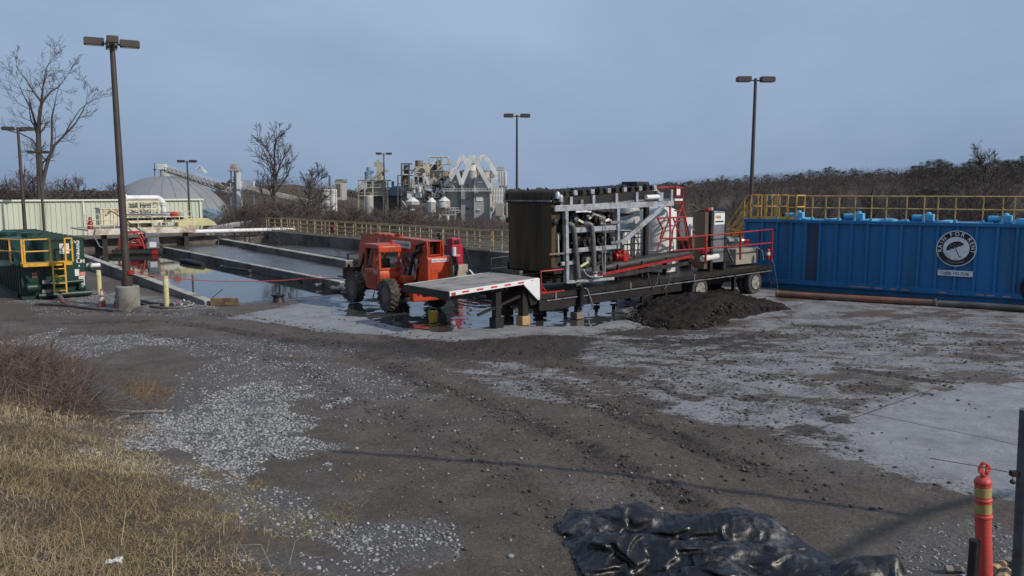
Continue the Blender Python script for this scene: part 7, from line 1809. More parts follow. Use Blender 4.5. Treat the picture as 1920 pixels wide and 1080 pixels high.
pm(t, b, 'side_pipe', plantbeige, lambda m, C: (m.tube([C(919, 352, -3.1), C(919, 372, -3.1), C(920, 396, -3.1)], .35, 8), m.bar(C(927, 345, -1), C(922, 392, -1), .3)))
pm(t, b, 'lean_steel', plantwhite, lambda m, C: [m.bar(C(922 + k * 5, 352, 0), C(920 + k * 5, 425, 0), .22) for k in range(5)] + [m.bar(C(920, 366 + k * 11, 0), C(945, 366 + k * 11, 0), .16) for k in range(5)], smooth=0)
t, b = pthing('corrugated_penthouse', 'white corrugated box tower at the right end of the plant', 'plant building', 942, 425, 4)
pm(t, b, 'penthouse', plantwhite, lambda m, C: [boxp(m, C, 934 + k * 2.6, 321, 936 + k * 2.6, 347, 3.9 - (k % 2) * .15, 6) for k in range(6)], smooth=0); pm(t, b, 'penthouse_core', plantwhite, lambda m, C: boxp(m, C, 934, 322, 950, 347, 4.3, 5)); pm(t, b, 'top_hopper', plantgrey, lambda m, C: boxp(m, C, 932, 313, 945, 320, 4.2, 4)); pm(t, b, 'lower_block', plantbeige, lambda m, C: boxp(m, C, 936, 348, 952, 372, 4.4, 5)); pm(t, b, 'steel_legs', plantgrey, lambda m, C: [m.bar(C(x_, 348, 4), C(x_, 425, 4), .35) for x_ in (933, 941, 951)], smooth=0)
t, b = pthing('discharge_chute', 'grey sloping concrete chute at the right foot of the silo block', 'chute', 940, 430, -8)
pm(t, b, 'chute_body', plantgrey, lambda m, C: m.prism([(C(x, y, -8).x, C(x, y, -8).z) for x, y in ((921, 405), (926, 396), (932, 380), (938, 382), (943, 400), (956, 425), (957, 434), (919, 434))], 0, 5), smooth=0)
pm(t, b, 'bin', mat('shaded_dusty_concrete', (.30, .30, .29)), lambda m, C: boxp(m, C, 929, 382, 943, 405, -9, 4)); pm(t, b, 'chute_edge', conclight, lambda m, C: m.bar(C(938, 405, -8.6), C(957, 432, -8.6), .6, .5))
t = thing('block_enclosure', 'low greenish-grey block enclosure between the railing landing and the press', 'enclosure', tuple(BF.w(6, WF - 3, 0)), BF.a)
MB().bx(-4, -.4, -.35, 0, -.8, 2.2).build('enclosure_wall', concdark, t, bevel=.02); 
for k in range(4): MB().bx(-.9 - k * .9, -.82 - k * .9, .0, .08, .9, 2.4).build('enclosure_post', concdark, t)
t, b = pthing('process_piping', 'tangle of pipes, walkways and steel posts in the middle of the plant', 'piping', 810, 425, 1)
rq = random.Random(12)
for k in range(46):
    x_, y_ = rq.uniform(750, 862), rq.uniform(312, 400); L_ = rq.uniform(5, 18); o_ = rq.uniform(-2, 3); mm_ = rq.choice([plantgrey, plantwhite, plantbeige, plantdark, plantdark])
    dx_, dy_ = rq.choice([(1, 0), (0, 1), (.6, .8), (-.6, .8), (1, 0), (0, 1)])
    pm(t, b, 'pipe_run', mm_, lambda m, C: m.tube([C(x_, y_, o_), C(x_ + dx_ * L_, y_ + dy_ * L_, o_)], rq.uniform(.10, .30), 6))
for k in range(8):
    x_, y_ = rq.uniform(752, 850), rq.uniform(335, 395); L_ = rq.uniform(8, 22)
    pm(t, b, 'catwalk', rq.choice([plantbeige, plantwhite]), lambda m, C: [m.bar(C(x_, y_, -1), C(x_ + L_, y_, -1), .6, .12), m.bar(C(x_, y_ - 5, -1), C(x_ + L_, y_ - 5, -1), .07)] + [m.bar(C(x_ + q * L_ / 4, y_, -1), C(x_ + q * L_ / 4, y_ - 5, -1), .07) for q in range(5)], smooth=0)
for k in range(9):
    x_, y_ = rq.uniform(755, 850), rq.uniform(322, 390); w_ = rq.uniform(4, 9); h_ = rq.uniform(5, 14)
    pm(t, b, 'duct_box', rq.choice([plantgrey, plantbeige, plantdark]), lambda m, C: boxp(m, C, x_, y_, x_ + w_, y_ + h_, rq.uniform(2, 6), 3), smooth=0)
# left tower group
t, b = pthing('filter_tower', 'beige filter tower with zigzag stair left of the main plant', 'tower', 708, 420, 6)
pm(t, b, 'tower_body', plantbeige, lambda m, C: (boxp(m, C, 688, 340, 718, 366, 8, 6), boxp(m, C, 706, 312, 716, 340, 8, 4)), smooth=0)
pm(t, b, 'top_cap', plantbeige, lambda m, C: (boxp(m, C, 701, 304, 716, 312, 8, 3), m.bar(C(709, 304, 9), C(709, 299, 9), .6), boxp(m, C, 717, 318, 726, 322, 8, 3)), smooth=0)
pm(t, b, 'stair', plantbeige, lambda m, C: (m.bar(C(698, 337, 7), C(720, 316, 7), .9, .5), m.bar(C(668, 360, 7), C(684, 336, 7), .5, .4), m.bar(C(672, 360, 7), C(688, 340, 7), .25)), smooth=0)
pm(t, b, 'platforms', plantbeige, lambda m, C: [boxp(m, C, 670, y_, 728, y_ + 1.6, 7, 7) for y_ in (337, 351, 366)] + [m.bar(C(670, y_ - 5, 7), C(728, y_ - 5, 7), .08) for y_ in (337, 351, 366)], smooth=0)
pm(t, b, 'columns', plantbeige, lambda m, C: [m.bar(C(x_, 337, 7.2), C(x_, 424, 7.2), .32) for x_ in (672, 684, 699, 719, 727)], smooth=0)
pm(t, b, 'dark_core', plantdark, lambda m, C: boxp(m, C, 690, 367, 716, 395, 9, 4), smooth=0)
t, b = pthing('blue_bin', 'blue cylindrical bin on top of the filter tower platforms', 'bin', 690, 336, 8)
pm(t, b, 'bin_body', plantblue, lambda m, C: cylp(m, C, 689, 322, 336, 6.5, 7.6, .9)); pm(t, b, 'bin_top', plantblue, lambda m, C: (cylp(m, C, 690, 314, 321, 3.4, 8), boxp(m, C, 692, 320, 698, 325, 7.8, 2)))
t, b = pthing('pale_silo', 'pale cylindrical silo half hidden by the thicket left of the dark lamp post', 'silo', 690, 395, 0); pm(t, b, 'silo_body', plantgrey, lambda m, C: cylp(m, C, 690, 368, 402, 8, -2, .5)); pm(t, b, 'silo_rim', plantwhite, lambda m, C: cylp(m, C, 690, 367.5, 368.5, 8.3, -2))
t, b = pthing('blue_shed', 'blue grey shed roof between the filter tower and the dark steel tower', 'shed', 738, 400, 8); pm(t, b, 'roof', plantblue, lambda m, C: m.prism([(C(x, y, 8).x, C(x, y, 8).z) for x, y in ((730, 352), (745, 348), (752, 358), (752, 366), (728, 366))], 0, 6), smooth=0); pm(t, b, 'stack', plantblue, lambda m, C: cylp(m, C, 736, 340, 352, 2.6, 8)); pm(t, b, 'wall', plantdark, lambda m, C: boxp(m, C, 729, 366.5, 751, 395, 9, 5), smooth=0)
# dark steel tower
t, b = pthing('steel_tower', 'dark open steel tower with a drum, left part of the main plant', 'tower', 760, 420, 4)
pm(t, b, 'frame_columns', plantdark, lambda m, C: [m.bar(C(x_, 306, 4 + o_), C(x_, 420, 4 + o_), .35) for x_ in (753, 767) for o_ in (0, 4)] + [m.bar(C(746, 328, 4), C(746, 420, 4), .3)], smooth=0)
pm(t, b, 'frame_beams', plantdark, lambda m, C: [boxp(m, C, 746 if y_ > 320 else 752, y_, 770, y_ + 1.2, 4, 5) for y_ in (306, 318, 328, 344, 360, 376, 392)] + [m.bar(C(753, 344, 4), C(767, 328, 4), .2), m.bar(C(753, 360, 4), C(767, 376, 4), .2)], smooth=0)
pm(t, b, 'drum', mat('dusty_brown', (.20, .16, .13), .8, bump=0), lambda m, C: (cylp(m, C, 761, 310, 326, 5, 5), boxp(m, C, 752, 330, 766, 344, 5, 3)))
pm(t, b, 'lower_machinery', plantgrey, lambda m, C: (boxp(m, C, 754, 346, 768, 358, 5, 3), boxp(m, C, 755, 362, 766, 374, 5.2, 3)), smooth=0)
# beige preheater tower
t, b = pthing('preheater_tower', 'beige box tower with round top drum in the middle of the plant', 'tower', 784, 420, 5)
pm(t, b, 'tower_box', plantbeige, lambda m, C: boxp(m, C, 776, 312, 793, 332, 4, 6), smooth=0); pm(t, b, 'top_drum', mat('dusty_brown', (.20, .16, .13)), lambda m, C: cylp(m, C, 785, 301, 313, 7.5, 4.5)); pm(t, b, 'round_port', plantdark, lambda m, C: m.lathe([(.8, -.1), (.8, .1)], 16, C(791, 321, 3.8), 'Y'))
pm(t, b, 'cyclone', plantdark, lambda m, C: cylp(m, C, 784, 332, 345, 8, 5, 1)); pm(t, b, 'cone', plantbeige, lambda m, C: (boxp(m, C, 793, 308, 802, 324, 4, 5), m.prism([(C(x, y, 4).x, C(x, y, 4).z) for x, y in ((793, 324), (802, 324), (799, 334), (796, 334))], 4 - 5, 1)), smooth=0)
pm(t, b, 'lower_steel', plantgrey, lambda m, C: [m.bar(C(x_, 332, 4), C(x_ + 2, 372, 4), .35) for x_ in (776, 784, 793)] + [boxp(m, C, 772, y_, 800, y_ + 1, 4, 4) for y_ in (345, 357, 368)], smooth=0)
pm(t, b, 'vessels', plantwhite, lambda m, C: (cylp(m, C, 777, 348, 362, 4, 3.5), cylp(m, C, 786, 347, 368, 3.2, 3), cylp(m, C, 784, 363, 371, 6.5, 2.5), boxp(m, C, 763, 359, 776, 372, 3, 3)))
t, b = pthing('upper_steel_frame', 'open steel frame with beige deck at the top centre of the plant', 'frame', 822, 400, 9)
pm(t, b, 'frame_columns', plantbeige, lambda m, C: [m.bar(C(x_, 294, 9), C(x_ + d_, 340, 9), .35) for x_, d_ in ((805, 0), (821, 0), (840, 6), (826, 8))], smooth=0)
pm(t, b, 'frame_beams', plantwhite, lambda m, C: [boxp(m, C, 803, 293, 840, 294.4, 9, 5), boxp(m, C, 806, 307, 846, 308, 9, 4), m.bar(C(805, 318, 9), C(821, 296, 9), .25), m.bar(C(821, 318, 9), C(840, 294, 9), .25), m.bar(C(840, 303, 9), C(858, 303, 9), .3)], smooth=0)
pm(t, b, 'deck_body', plantbeige, lambda m, C: (boxp(m, C, 803, 320, 840, 334, 10, 5), boxp(m, C, 803, 309, 815, 319, 11, 3), boxp(m, C, 816, 300, 826, 318, 11, 3), boxp(m, C, 795, 306, 803, 330, 10, 3)), smooth=0)
pm(t, b, 'dark_infill', plantdark, lambda m, C: (boxp(m, C, 826, 322, 846, 345, 10.5, 4), boxp(m, C, 806, 335, 828, 372, 12, 4), m.bar(C(805, 345, 9), C(846, 345, 9), .3)), smooth=0)
t, b = pthing('triangular_hood', 'pale triangular hood below the upper steel frame', 'hood', 815, 360, 3)
pm(t, b, 'hood_body', plantgrey, lambda m, C: m.prism([(C(x, y, 3).x, C(x, y, 3).z) for x, y in ((804, 345), (807, 336), (814, 331), (821, 336), (827, 345))], 0, 4), smooth=0); pm(t, b, 'hood_opening', plantdark, lambda m, C: m.prism([(C(x, y, 3).x, C(x, y, 3).z) for x, y in ((811, 345), (814.5, 337), (819, 345))], -.1, 0), smooth=0)
t, b = pthing('diagonal_duct', 'long diagonal white duct crossing the middle of the plant', 'duct', 794, 326, 1)
pm(t, b, 'duct_run', plantwhite, lambda m, C: m.bar(C(794, 325, 1), C(814, 369, 1), .5, .5), smooth=0); pm(t, b, 'duct_elbow', plantwhite, lambda m, C: m.bar(C(814, 369, 1), C(821, 352, 1), .5, .5), smooth=0)
for lb, x0, x1, y0, y1 in (('grey storage bin with peaked roof, left of the two near the plant foot', 794, 812, 373, 398), ('grey storage bin with peaked roof, right of the two near the plant foot', 817, 839, 371, 388), ('small grey bin with peaked roof behind the thicket left of the other bins', 753, 779, 372, 384)):
    t, b = pthing('storage_bin', lb, 'bin', (x0 + x1) / 2, y1, -6)
    pm(t, b, 'bin_body', plantgrey, lambda m, C: m.lathe([((x1 - x0) / 2 / F * 194, C(x0, y1, -6).z), ((x1 - x0) / 2 / F * 194, C(x0, y0 + 6, -6).z)], 8, (C((x0 + x1) / 2, 0, -6).x, 2, 0)), smooth=0)
    pm(t, b, 'roof', plantwhite, lambda m, C: m.lathe([((x1 - x0) / 2 / F * 200, C(x0, y0 + 6, -6).z + .02), (.3, C(x0, y0 - 2, -6).z)], 8, (C((x0 + x1) / 2, 0, -6).x, 2, 0)), smooth=0)
    if y1 > 390: pm(t, b, 'cone', plantgrey, lambda m, C: m.lathe([((x1 - x0) / 2 / F * 190, C(x0, y1, -6).z - .02), (.4, C(x0, y1 + 8, -6).z)], 8, (C((x0 + x1) / 2, 0, -6).x, 2, 0)), smooth=0)
t, b = pthing('plant_stairway', 'beige stair and platform with white post at the foot of the silo block', 'stairway', 820, 428, -14)
pm(t, b, 'stair_flight', plantbeige, lambda m, C: [m.bar(C(783, 424, -14), C(816, 398, -14), .5, .5), m.bar(C(783, 418, -14), C(816, 392, -14), .12)] + [m.bar(C(785 + k * 4, 423 - k * 3.1, -14), C(785 + k * 4, 416 - k * 3.1, -14), .1) for k in range(8)], smooth=0)
pm(t, b, 'upper_platform', plantbeige, lambda m, C: [boxp(m, C, 823, 402, 854, 404, -14, 3), boxp(m, C, 826, 389, 850, 391, -14, 3)] + [m.bar(C(x_, 404, -14), C(x_, 389, -14), .16) for x_ in (824, 830, 836, 842, 848, 854)] + [m.bar(C(824, 396, -14), C(854, 396, -14), .1)], smooth=0)
pm(t, b, 'lower_platform', plantbeige, lambda m, C: [boxp(m, C, 830, 417, 860, 419, -14, 3)] + [m.bar(C(x_, 430, -14), C(x_, 404, -14), .2) for x_ in (824, 854)] + [m.bar(C(852, 400, -14), C(868, 396, -14), .15)], smooth=0)
pm(t, b, 'white_post', plantwhite, lambda m, C: m.cyl(C(839, 432, -14), C(839, 404, -14), .42, 12)); pm(t, b, 'dome_cap', plantgrey, lambda m, C: m.lathe([(1.1, 0), (1.0, .7), (.5, 1.2)], 12, C(831, 389, -15)))
t, b = pthing('caged_silo', 'white caged silo standing alone left of the filter tower', 'silo', 614, 412, -40)
pm(t, b, 'silo_body', plantwhite, lambda m, C: boxp(m, C, 602, 355, 627, 414, -40, 3.2), bevel=.15, smooth=0)
pm(t, b, 'cage', plantbeige, lambda m, C: [m.bar(C(600, y_, -40.6), C(630, y_, -40.6), .12) for y_ in (351, 367, 382, 398, 412)] + [m.bar(C(x_, 346, -40.6), C(x_, 418, -40.6), .12) for x_ in (600, 609, 629)] + [m.bar(C(601, 399, -40.6), C(629, 383, -40.6), .1), m.bar(C(601, 382, -40.6), C(629, 398, -40.6), .1)], smooth=0)
t, b = pthing('dark_stack', 'thin dark stack above the white caged silo', 'chimney', 618, 400, -20); pm(t, b, 'stack', plantdark, lambda m, C: m.cyl(C(618, 400, -20), C(618, 329, -20), .22, 8))
t, b = pthing('grey_mill_building', 'small grey building behind the thicket right of the caged silo', 'building', 634, 400, 60); pm(t, b, 'block', plantgrey, lambda m, C: boxp(m, C, 627, 341, 641, 375, 60, 8), smooth=0); pm(t, b, 'dark_bay', plantdark, lambda m, C: boxp(m, C, 629, 345, 638, 368, 59.8, .3), smooth=0); pm(t, b, 'roof', mat('roof_grey', (.2, .2, .2)), lambda m, C: m.prism([(C(x, y, 60).x, C(x, y, 60).z) for x, y in ((626, 341), (630, 336), (642, 336), (642, 341))], 0, 8), smooth=0)
# felled logs and poles behind the trailer
p = P(1300, 415, 70)
for lb, (x0, y0), (x1, y1), r_, gp__ in (('thin curved pole arching over brush right of the red tower', (1285, 400), (1335, 408), .06, 0), ('bare pole leaning over the brush behind the tank stair', (1282, 385), (1320, 402), .05, 0), ('pale beam slanting down behind the trailer brace', (1160, 405), (1178, 395), .12, 0), ('long timber leaning behind the totes', (1166, 420), (1195, 398), .12, 0)):
    a_, c_ = P(x0, y0, 66), P(x1, y1, 66); t = thing('pole', lb, 'pole', tuple(a_), 0); MB().tube([V((0, 0, -.5)), V((0, 0, 0)), (c_ - a_) * .5 + V((0, 0, .4)), c_ - a_, (c_ - a_) * 1.1 + V((0, 0, -1.2))], r_, 6).build('pole_body', rus, t)

# ================================================================== FOREGROUND
# black plastic sheet in a heap
def tarp():
    """an oversized sheet pushed together until it buckles into folds (position-based cloth, numpy only)"""
    outl = pix([(1036, 992), (1072, 955), (1110, 962), (1160, 950), (1200, 940), (1232, 958), (1300, 966), (1380, 953), (1440, 966), (1462, 990), (1530, 1030), (1572, 1058), (1640, 1046), (1672, 1052), (1720, 1095), (1700, 1180), (1100, 1180), (1090, 1080), (1060, 1040), (1056, 1008)])
    p = np.array(outl); lo, hi = p.min(0) - .15, p.max(0) + .15; r_ = .029
    gx, gy = np.meshgrid(np.arange(lo[0], hi[0], r_), np.arange(lo[1], hi[1], r_)); s = poly_sd(gx, gy, p) + .06 * fbm(gx * 2.2, gy * 2.2, 3, 3)
    rg = np.random.default_rng(5)
    left = 1 - sstep(1.6, 3.2, gx)
    ex = 1.13 + .10 * left + .08 * fbm(gx * .8, gy * .8, 2, 61); ey = 1.24 + .10 * left + .12 * fbm(gx * .7 + 5, gy * .7, 2, 63)
    n1, n0 = gx.shape
    c1, s1 = math.cos(.35), math.sin(.35); v_ = -gx * s1 + gy * c1; u2 = gx * c1 + gy * s1
    seed = .06 * np.sin(2 * math.pi * v_ / .40 + 2.5 * fbm(gx * .7, gy * .7, 2, 65)) + .06 * fbm(gx * 1.6, gy * 1.6, 2, 67) + .006 * rg.normal(0, 1, gx.shape)
    base = terrain(gx, gy) + .012
    def hump(x, y, rx_, ry_, h_, rot=0.0):
        q = G(x, y, .1); dx, dy = gx - q.x, gy - q.y; c_, s_ = math.cos(rot), math.sin(rot); a_ = (dx * c_ + dy * s_) / rx_; b_ = (-dx * s_ + dy * c_) / ry_
        return h_ * np.clip(1 - np.sqrt(a_ * a_ + b_ * b_), 0, 1) ** .85
    under = hump(1185, 972, .42, .30, .30) + hump(1360, 985, 1.25, .34, .27, -.05) + hump(1110, 985, .5, .3, .16) + hump(1250, 1040, 1.3, .42, .26, -.35) + hump(1450, 1050, 1.2, .34, .22, -.5) + hump(1625, 1078, .38, .3, .26) + hump(1672, 1084, .22, .25, .24) + hump(1130, 1045, .6, .45, .18, .4) + hump(1330, 1090, .9, .3, .2)
    under = under + .05 * np.clip(fbm(gx * 1.6, gy * 1.6, 2, 71) + .2, 0, 1)
    X = np.stack([gx, gy, base + under + .05 + np.abs(seed)], -1); Vv = np.zeros_like(X)
    rx = r_ * (ex[:, :-1] + ex[:, 1:]) / 2; ry = r_ * (ey[:-1] + ey[1:]) / 2
    dgl = np.sqrt(rx[:-1] ** 2 + ry[:, :-1] ** 2)
    edge = np.zeros((n1, n0), bool); edge[0] = edge[-1] = True; edge[:, 0] = edge[:, -1] = True; pin = X.copy()
    def solve(A, B, rest, k=1.0, only_long=False):
        dd = B - A; L = np.sqrt((dd ** 2).sum(-1)) + 1e-9; f = (L - rest) / L
        if only_long: f = np.maximum(f, 0)
        c_ = dd * (f * .5 * k)[..., None]; return c_
    for it in range(230):
        Vv[..., 2] -= .0009; Xo = X.copy(); X = X + Vv
        for _ in range(2):
            for o in (0, 1):
                c_ = solve(X[:, o:-1:2], X[:, o + 1::2], rx[:, o::2]); X[:, o:-1:2] += c_; X[:, o + 1::2] -= c_
                c_ = solve(X[o:-1:2], X[o + 1::2], ry[o::2]); X[o:-1:2] += c_; X[o + 1::2] -= c_
            for o in (0, 1):
                c_ = solve(X[o:-1:2, :-1], X[o + 1::2, 1:], dgl[o::2], .5); X[o:-1:2, :-1] += c_; X[o + 1::2, 1:] -= c_
                c_ = solve(X[o:-1:2, 1:], X[o + 1::2, :-1], dgl[o::2], .5); X[o:-1:2, 1:] += c_; X[o + 1::2, :-1] -= c_
            # slight bending stiffness: keep two-step neighbours from closing up
            c_ = solve(X[:, :-2], X[:, 2:], (rx[:, :-1] + rx[:, 1:]) * .90, .12); c_ = np.where(c_ * 0 + (np.sqrt(((X[:, 2:] - X[:, :-2]) ** 2).sum(-1)) < (rx[:, :-1] + rx[:, 1:]) * .90)[..., None], c_, 0); X[:, :-2] += c_; X[:, 2:] -= c_
            c_ = solve(X[:-2], X[2:], (ry[:-1] + ry[1:]) * .90, .12); c_ = np.where((np.sqrt(((X[2:] - X[:-2]) ** 2).sum(-1)) < (ry[:-1] + ry[1:]) * .90)[..., None], c_, 0); X[:-2] += c_; X[2:] -= c_
        X[edge, :2] = pin[edge, :2]
        fl = base + under; low = X[..., 2] < fl; X[..., 2] = np.maximum(X[..., 2], fl); X[..., 2] = np.minimum(X[..., 2], fl + .30)
        X[..., :2] = np.where(low[..., None], Xo[..., :2] * .6 + X[..., :2] * .4, X[..., :2]); Vv = (X - Xo) * .90
    inner = X[1:-1, 1:-1]; X[1:-1, 1:-1] = inner * .8 + .05 * (X[:-2, 1:-1] + X[2:, 1:-1] + X[1:-1, :-2] + X[1:-1, 2:])
    # the cut rim lies down on the ground
    rim = sstep(-.02, .22, s); X[..., 2] = base + (X[..., 2] - base) * (.15 + .85 * rim)
    X2, Y2, z = X[..., 0], X[..., 1], X[..., 2]
    idx = np.arange(gx.size).reshape(gx.shape); f = np.stack([idx[:-1, :-1], idx[:-1, 1:], idx[1:, 1:], idx[1:, :-1]], -1)[s[:-1, :-1] > -.0]
    m = bpy.data.materials.new('black_plastic'); m.use_nodes = True; tn = m.node_tree; b = tn.nodes['Principled BSDF']; L = tn.links.new
    c = tn.nodes.new('ShaderNodeTexCoord'); n1 = tn.nodes.new('ShaderNodeTexNoise'); n1.inputs['Scale'].default_value = 1.6; n1.inputs['Detail'].default_value = 9; n1.inputs['Roughness'].default_value = .72
    r1 = tn.nodes.new('ShaderNodeValToRGB'); e_ = r1.color_ramp.elements; e_[0].position = .54; e_[0].color = (.006, .006, .007, 1); e_[1].position = .78; e_[1].color = (.20, .20, .215, 1)
    L(c.outputs['Object'], n1.inputs['Vector']); L(n1.outputs['Fac'], r1.inputs[0]); L(r1.outputs[0], b.inputs['Base Color'])
    mr = tn.nodes.new('ShaderNodeMapRange'); mr.inputs[1].default_value = .4; mr.inputs[2].default_value = .7; mr.inputs[3].default_value = .30; mr.inputs[4].default_value = .6; L(n1.outputs['Fac'], mr.inputs[0]); L(mr.outputs[0], b.inputs['Roughness'])
    n2 = tn.nodes.new('ShaderNodeTexVoronoi'); n2.inputs['Scale'].default_value = 9; n2.feature = 'DISTANCE_TO_EDGE'; n3 = tn.nodes.new('ShaderNodeTexNoise'); n3.inputs['Scale'].default_value = 24; n3.inputs['Detail'].default_value = 5
    ad = tn.nodes.new('ShaderNodeMath'); ad.operation = 'ADD'; L(c.outputs['Object'], n2.inputs['Vector']); L(c.outputs['Object'], n3.inputs['Vector']); L(n2.outputs['Distance'], ad.inputs[0]); L(n3.outputs['Fac'], ad.inputs[1])
    bp_ = tn.nodes.new('ShaderNodeBump'); bp_.inputs['Strength'].default_value = .22; bp_.inputs['Distance'].default_value = .03; L(ad.outputs[0], bp_.inputs['Height']); L(bp_.outputs[0], b.inputs['Normal'])
    b.inputs['Specular IOR Level'].default_value = .6
    c0 = p.mean(0); o = np_mesh('plastic_sheet', np.stack([X2 - c0[0], Y2 - c0[1], z], -1).reshape(-1, 3), f, m, smooth=True); o.location = (c0[0], c0[1], 0)
    so_ = o.modifiers.new('thickness', 'SOLIDIFY'); so_.thickness = .004
    tag(o, 'crumpled black plastic sheet lying on the mud at the bottom edge', 'plastic sheet')
tarp()
# delineator post
def zat(p): return gz(p[0], p[1])
dp = P(1857, 1075, 5.35); zb = zat(dp); t = thing('channelizer_post', 'orange-red plastic channelizer post with two reflective bands and a loop handle', 'channelizer', (dp.x, dp.y, zb), 0)
zt_ = P(1843, 898, 5.35).z - zb; R0 = .052
MB().lathe([(.20, 0), (.20, .03), (.075, .05)], 20).build('rubber_base', rubberblk, t)
MB().lathe([(.062, .04), (.058, .4), (R0, zt_ - .42), (R0, zt_ - .155), (.057, zt_ - .150), (.059, zt_ - .143), (.057, zt_ - .136), (R0, zt_ - .13), (R0, zt_ - .03), (.056, zt_ - .025), (.057, zt_ - .01), (.045, zt_ + .01), (.018, zt_ + .025), (.014, zt_ + .045)], 28).build('tube', orangeplastic, t)
for z0_, z1_ in ((-.118, -.052), (-.235, -.170)): MB().lathe([(R0 + .002, zt_ + z0_), (R0 + .002, zt_ + z1_)], 28).build('reflective_band', reflband, t)
MB().lathe([(R0 + .0, zt_ - .275), (R0 + .008, zt_ - .266), (R0 + .007, zt_ - .256), (R0, zt_ - .25)], 28).build('lower_ring', orangeplastic, t)
mb = MB(); pts = [(.004 + .026 * math.sin(a), -.012, zt_ + .078 + .044 * -math.cos(a)) for a in [k * math.pi / 9 for k in range(19)]]
for k in range(18): mb.bar(pts[k], pts[k + 1], .036, .013)
mb.build('loop_handle', orangeplastic, t, bevel=.002)
t.rotation_euler = (0, R(-4.6), 0)
# black pipe stub
pp_ = P(1823, 1078, 5.0); zb = zat(pp_); zt2 = P(1824, 1013, 5.0).z - zb; t = thing('pipe_stub', 'short black corrugated pipe standing left of the channelizer post', 'pipe', (pp_.x, pp_.y, zb), 0)
mb = MB(); pr_ = [(.030, -.1)]
for k in range(int(zt2 / .02)): pr_ += [(.031 + .0012 * (k % 2), k * .02)]
mb.lathe(pr_ + [(.031, zt2), (.026, zt2), (.026, zt2 - .3)], 20); mb.build('pipe_body', rubberblk, t); MB().lathe([(.033, zt2 - .02), (.0335, zt2 - .01), (.033, zt2)], 20).build('rim', rubberblk, t)
# steel post at the right edge
sp = P(1908, 1078, 4.9); zb = zat(sp); zt3 = P(1916, 768, 4.9).z; t = thing('steel_post', 'grey galvanised fence post with a small bracket at the right edge', 'fence post', (sp.x + .03, sp.y, zb), 0)
lean = P(1926, 768, 4.9).x - (sp.x + .03) ; MB().tube([(0, 0, -.2), (lean, 0, zt3 - zb)], .042, 18).build('post_body', mat('dull_post', (.12, .13, .14), .5, metal=.4, var=.2, scale=6, dirt=(.08, .07, .06), damt=.4, dscale=5), t)
zk = P(1900, 888, 4.9).z - zb; f_ = zk / (zt3 - zb); bx_ = lean * f_; MB().bx(bx_ - .085, bx_ - .035, -.02, .02, zk - .016, zk + .016).build('bracket', darksteel, t); MB().lathe([(.006, -.014), (.014, -.01), (.014, .01), (.006, .014)], 10, (bx_ - .07, 0, zk - .055), 'Y').build('hanging_nut', rubberblk, t)
MB().tube([(bx_ - .07, 0, zk - .01), (bx_ - .07, 0, zk - .05)], .003, 5).build('wire_loop', darksteel, t)
t = thing('wire', 'thin sagging wire tied from the steel post bracket to the left', 'wire', (sp.x, sp.y, zb + zk), 0); MB().tube([(-.06, .0, .0), (-.30, .05, .035), (-.55, .12, .06)], .0025, 4).build('wire_strand', darksteel, t)
# split wood and stones by the posts
for k, (x, y, s, c) in enumerate(((1890, 1035, .13, freshwood), (1893, 1050, .15, wood), (1872, 1068, .16, freshwood), (1903, 1062, .13, wood), (1790, 1075, .13, wood), (1882, 1085, .17, freshwood))):
    q = None
    for yy in np.arange(4.5, 9, .05):
        w_ = P(x, y, yy)
        if w_.z < zat(w_): q = w_; break
    if q is None: q = P(x, y, 6)
    lb = ('pale split log end on top, left of the steel post', 'grey broken wood chunk under the pale log end', 'yellowish split log right of the channelizer post', 'small grey wood chunk touching the steel post', 'flat grey wood scrap left of the black pipe stub', 'large yellowish log piece at the bottom edge between the posts')[k]
    t = thing('split_log', lb, 'split log', (q.x, q.y, zat(q) + .02), (k * 1.1) % 3, 'split wood by the posts')
    rq = random.Random(k + 5); pl2 = [(s * .5 * math.cos(a) * rq.uniform(.6, 1.1), s * .34 * math.sin(a) * rq.uniform(.6, 1.1) + .02) for a in [j * 6.283 / 7 for j in range(7)]]
    MB().prism(pl2, -s * .7, s * .8).build('log_body', c, t, bevel=.006, smooth=0); MB().prism([(a_ * 1.02, b_ * 1.02) for a_, b_ in pl2], -s * .45, s * .2).build('bark_strip', bark, t, smooth=0)
# brush heap at the left
def brush(name, label, poly, n, hgt, m, seed, L=(.5, 1.5), rad=(.003, .008), lean=(.5, .1)):
    rq = random.Random(seed); p = pix(poly, .2); c_ = np.array(p).mean(0); pts = in_poly(p, n * 3, .25, 1.2, .0, seed)[:n]; mb = MB()
    t = thing(name, label, 'brush heap', (c_[0], c_[1], 0), 0)
    for x, y in pts:
        s = poly_sd(np.array([x]), np.array([y]), p)[0]; z = gz(x, y); l_ = rq.uniform(*L); b_ = V((x - c_[0], y - c_[1], z + rq.random() * hgt * min(1, s / .9 + .1) * .8)); d = V((rq.gauss(lean[0], .7), rq.gauss(lean[1], .6), rq.gauss(.35, .45))).normalized()
        pts_ = [b_]; q = b_
        for k in range(3): d = (d + V((rq.gauss(0, .16), rq.gauss(0, .16), rq.gauss(-.05, .14)))).normalized(); q = q + d * l_ / 3; q = V((q.x, q.y, max(q.z, z))); pts_.append(q)
        r_ = rq.uniform(*rad); mb.tube(pts_, [r_, r_ * .8, r_ * .6, r_ * .35], 3, cap=False)
    mb.build('branches', m, t, smooth=0); return t
bm1 = mat('reddish_twigs', (.120, .084, .070), .9, var=.4, scale=3, bump=0)
brush('brush_heap', 'tangled heap of reddish-brown cut brush at the left edge', [(-30, 690), (60, 678), (130, 700), (190, 755), (215, 790), (150, 800), (40, 790), (-30, 790)], 1900, .85, bm1, 3, (.4, 1.1), (.003, .009), (.45, .0))
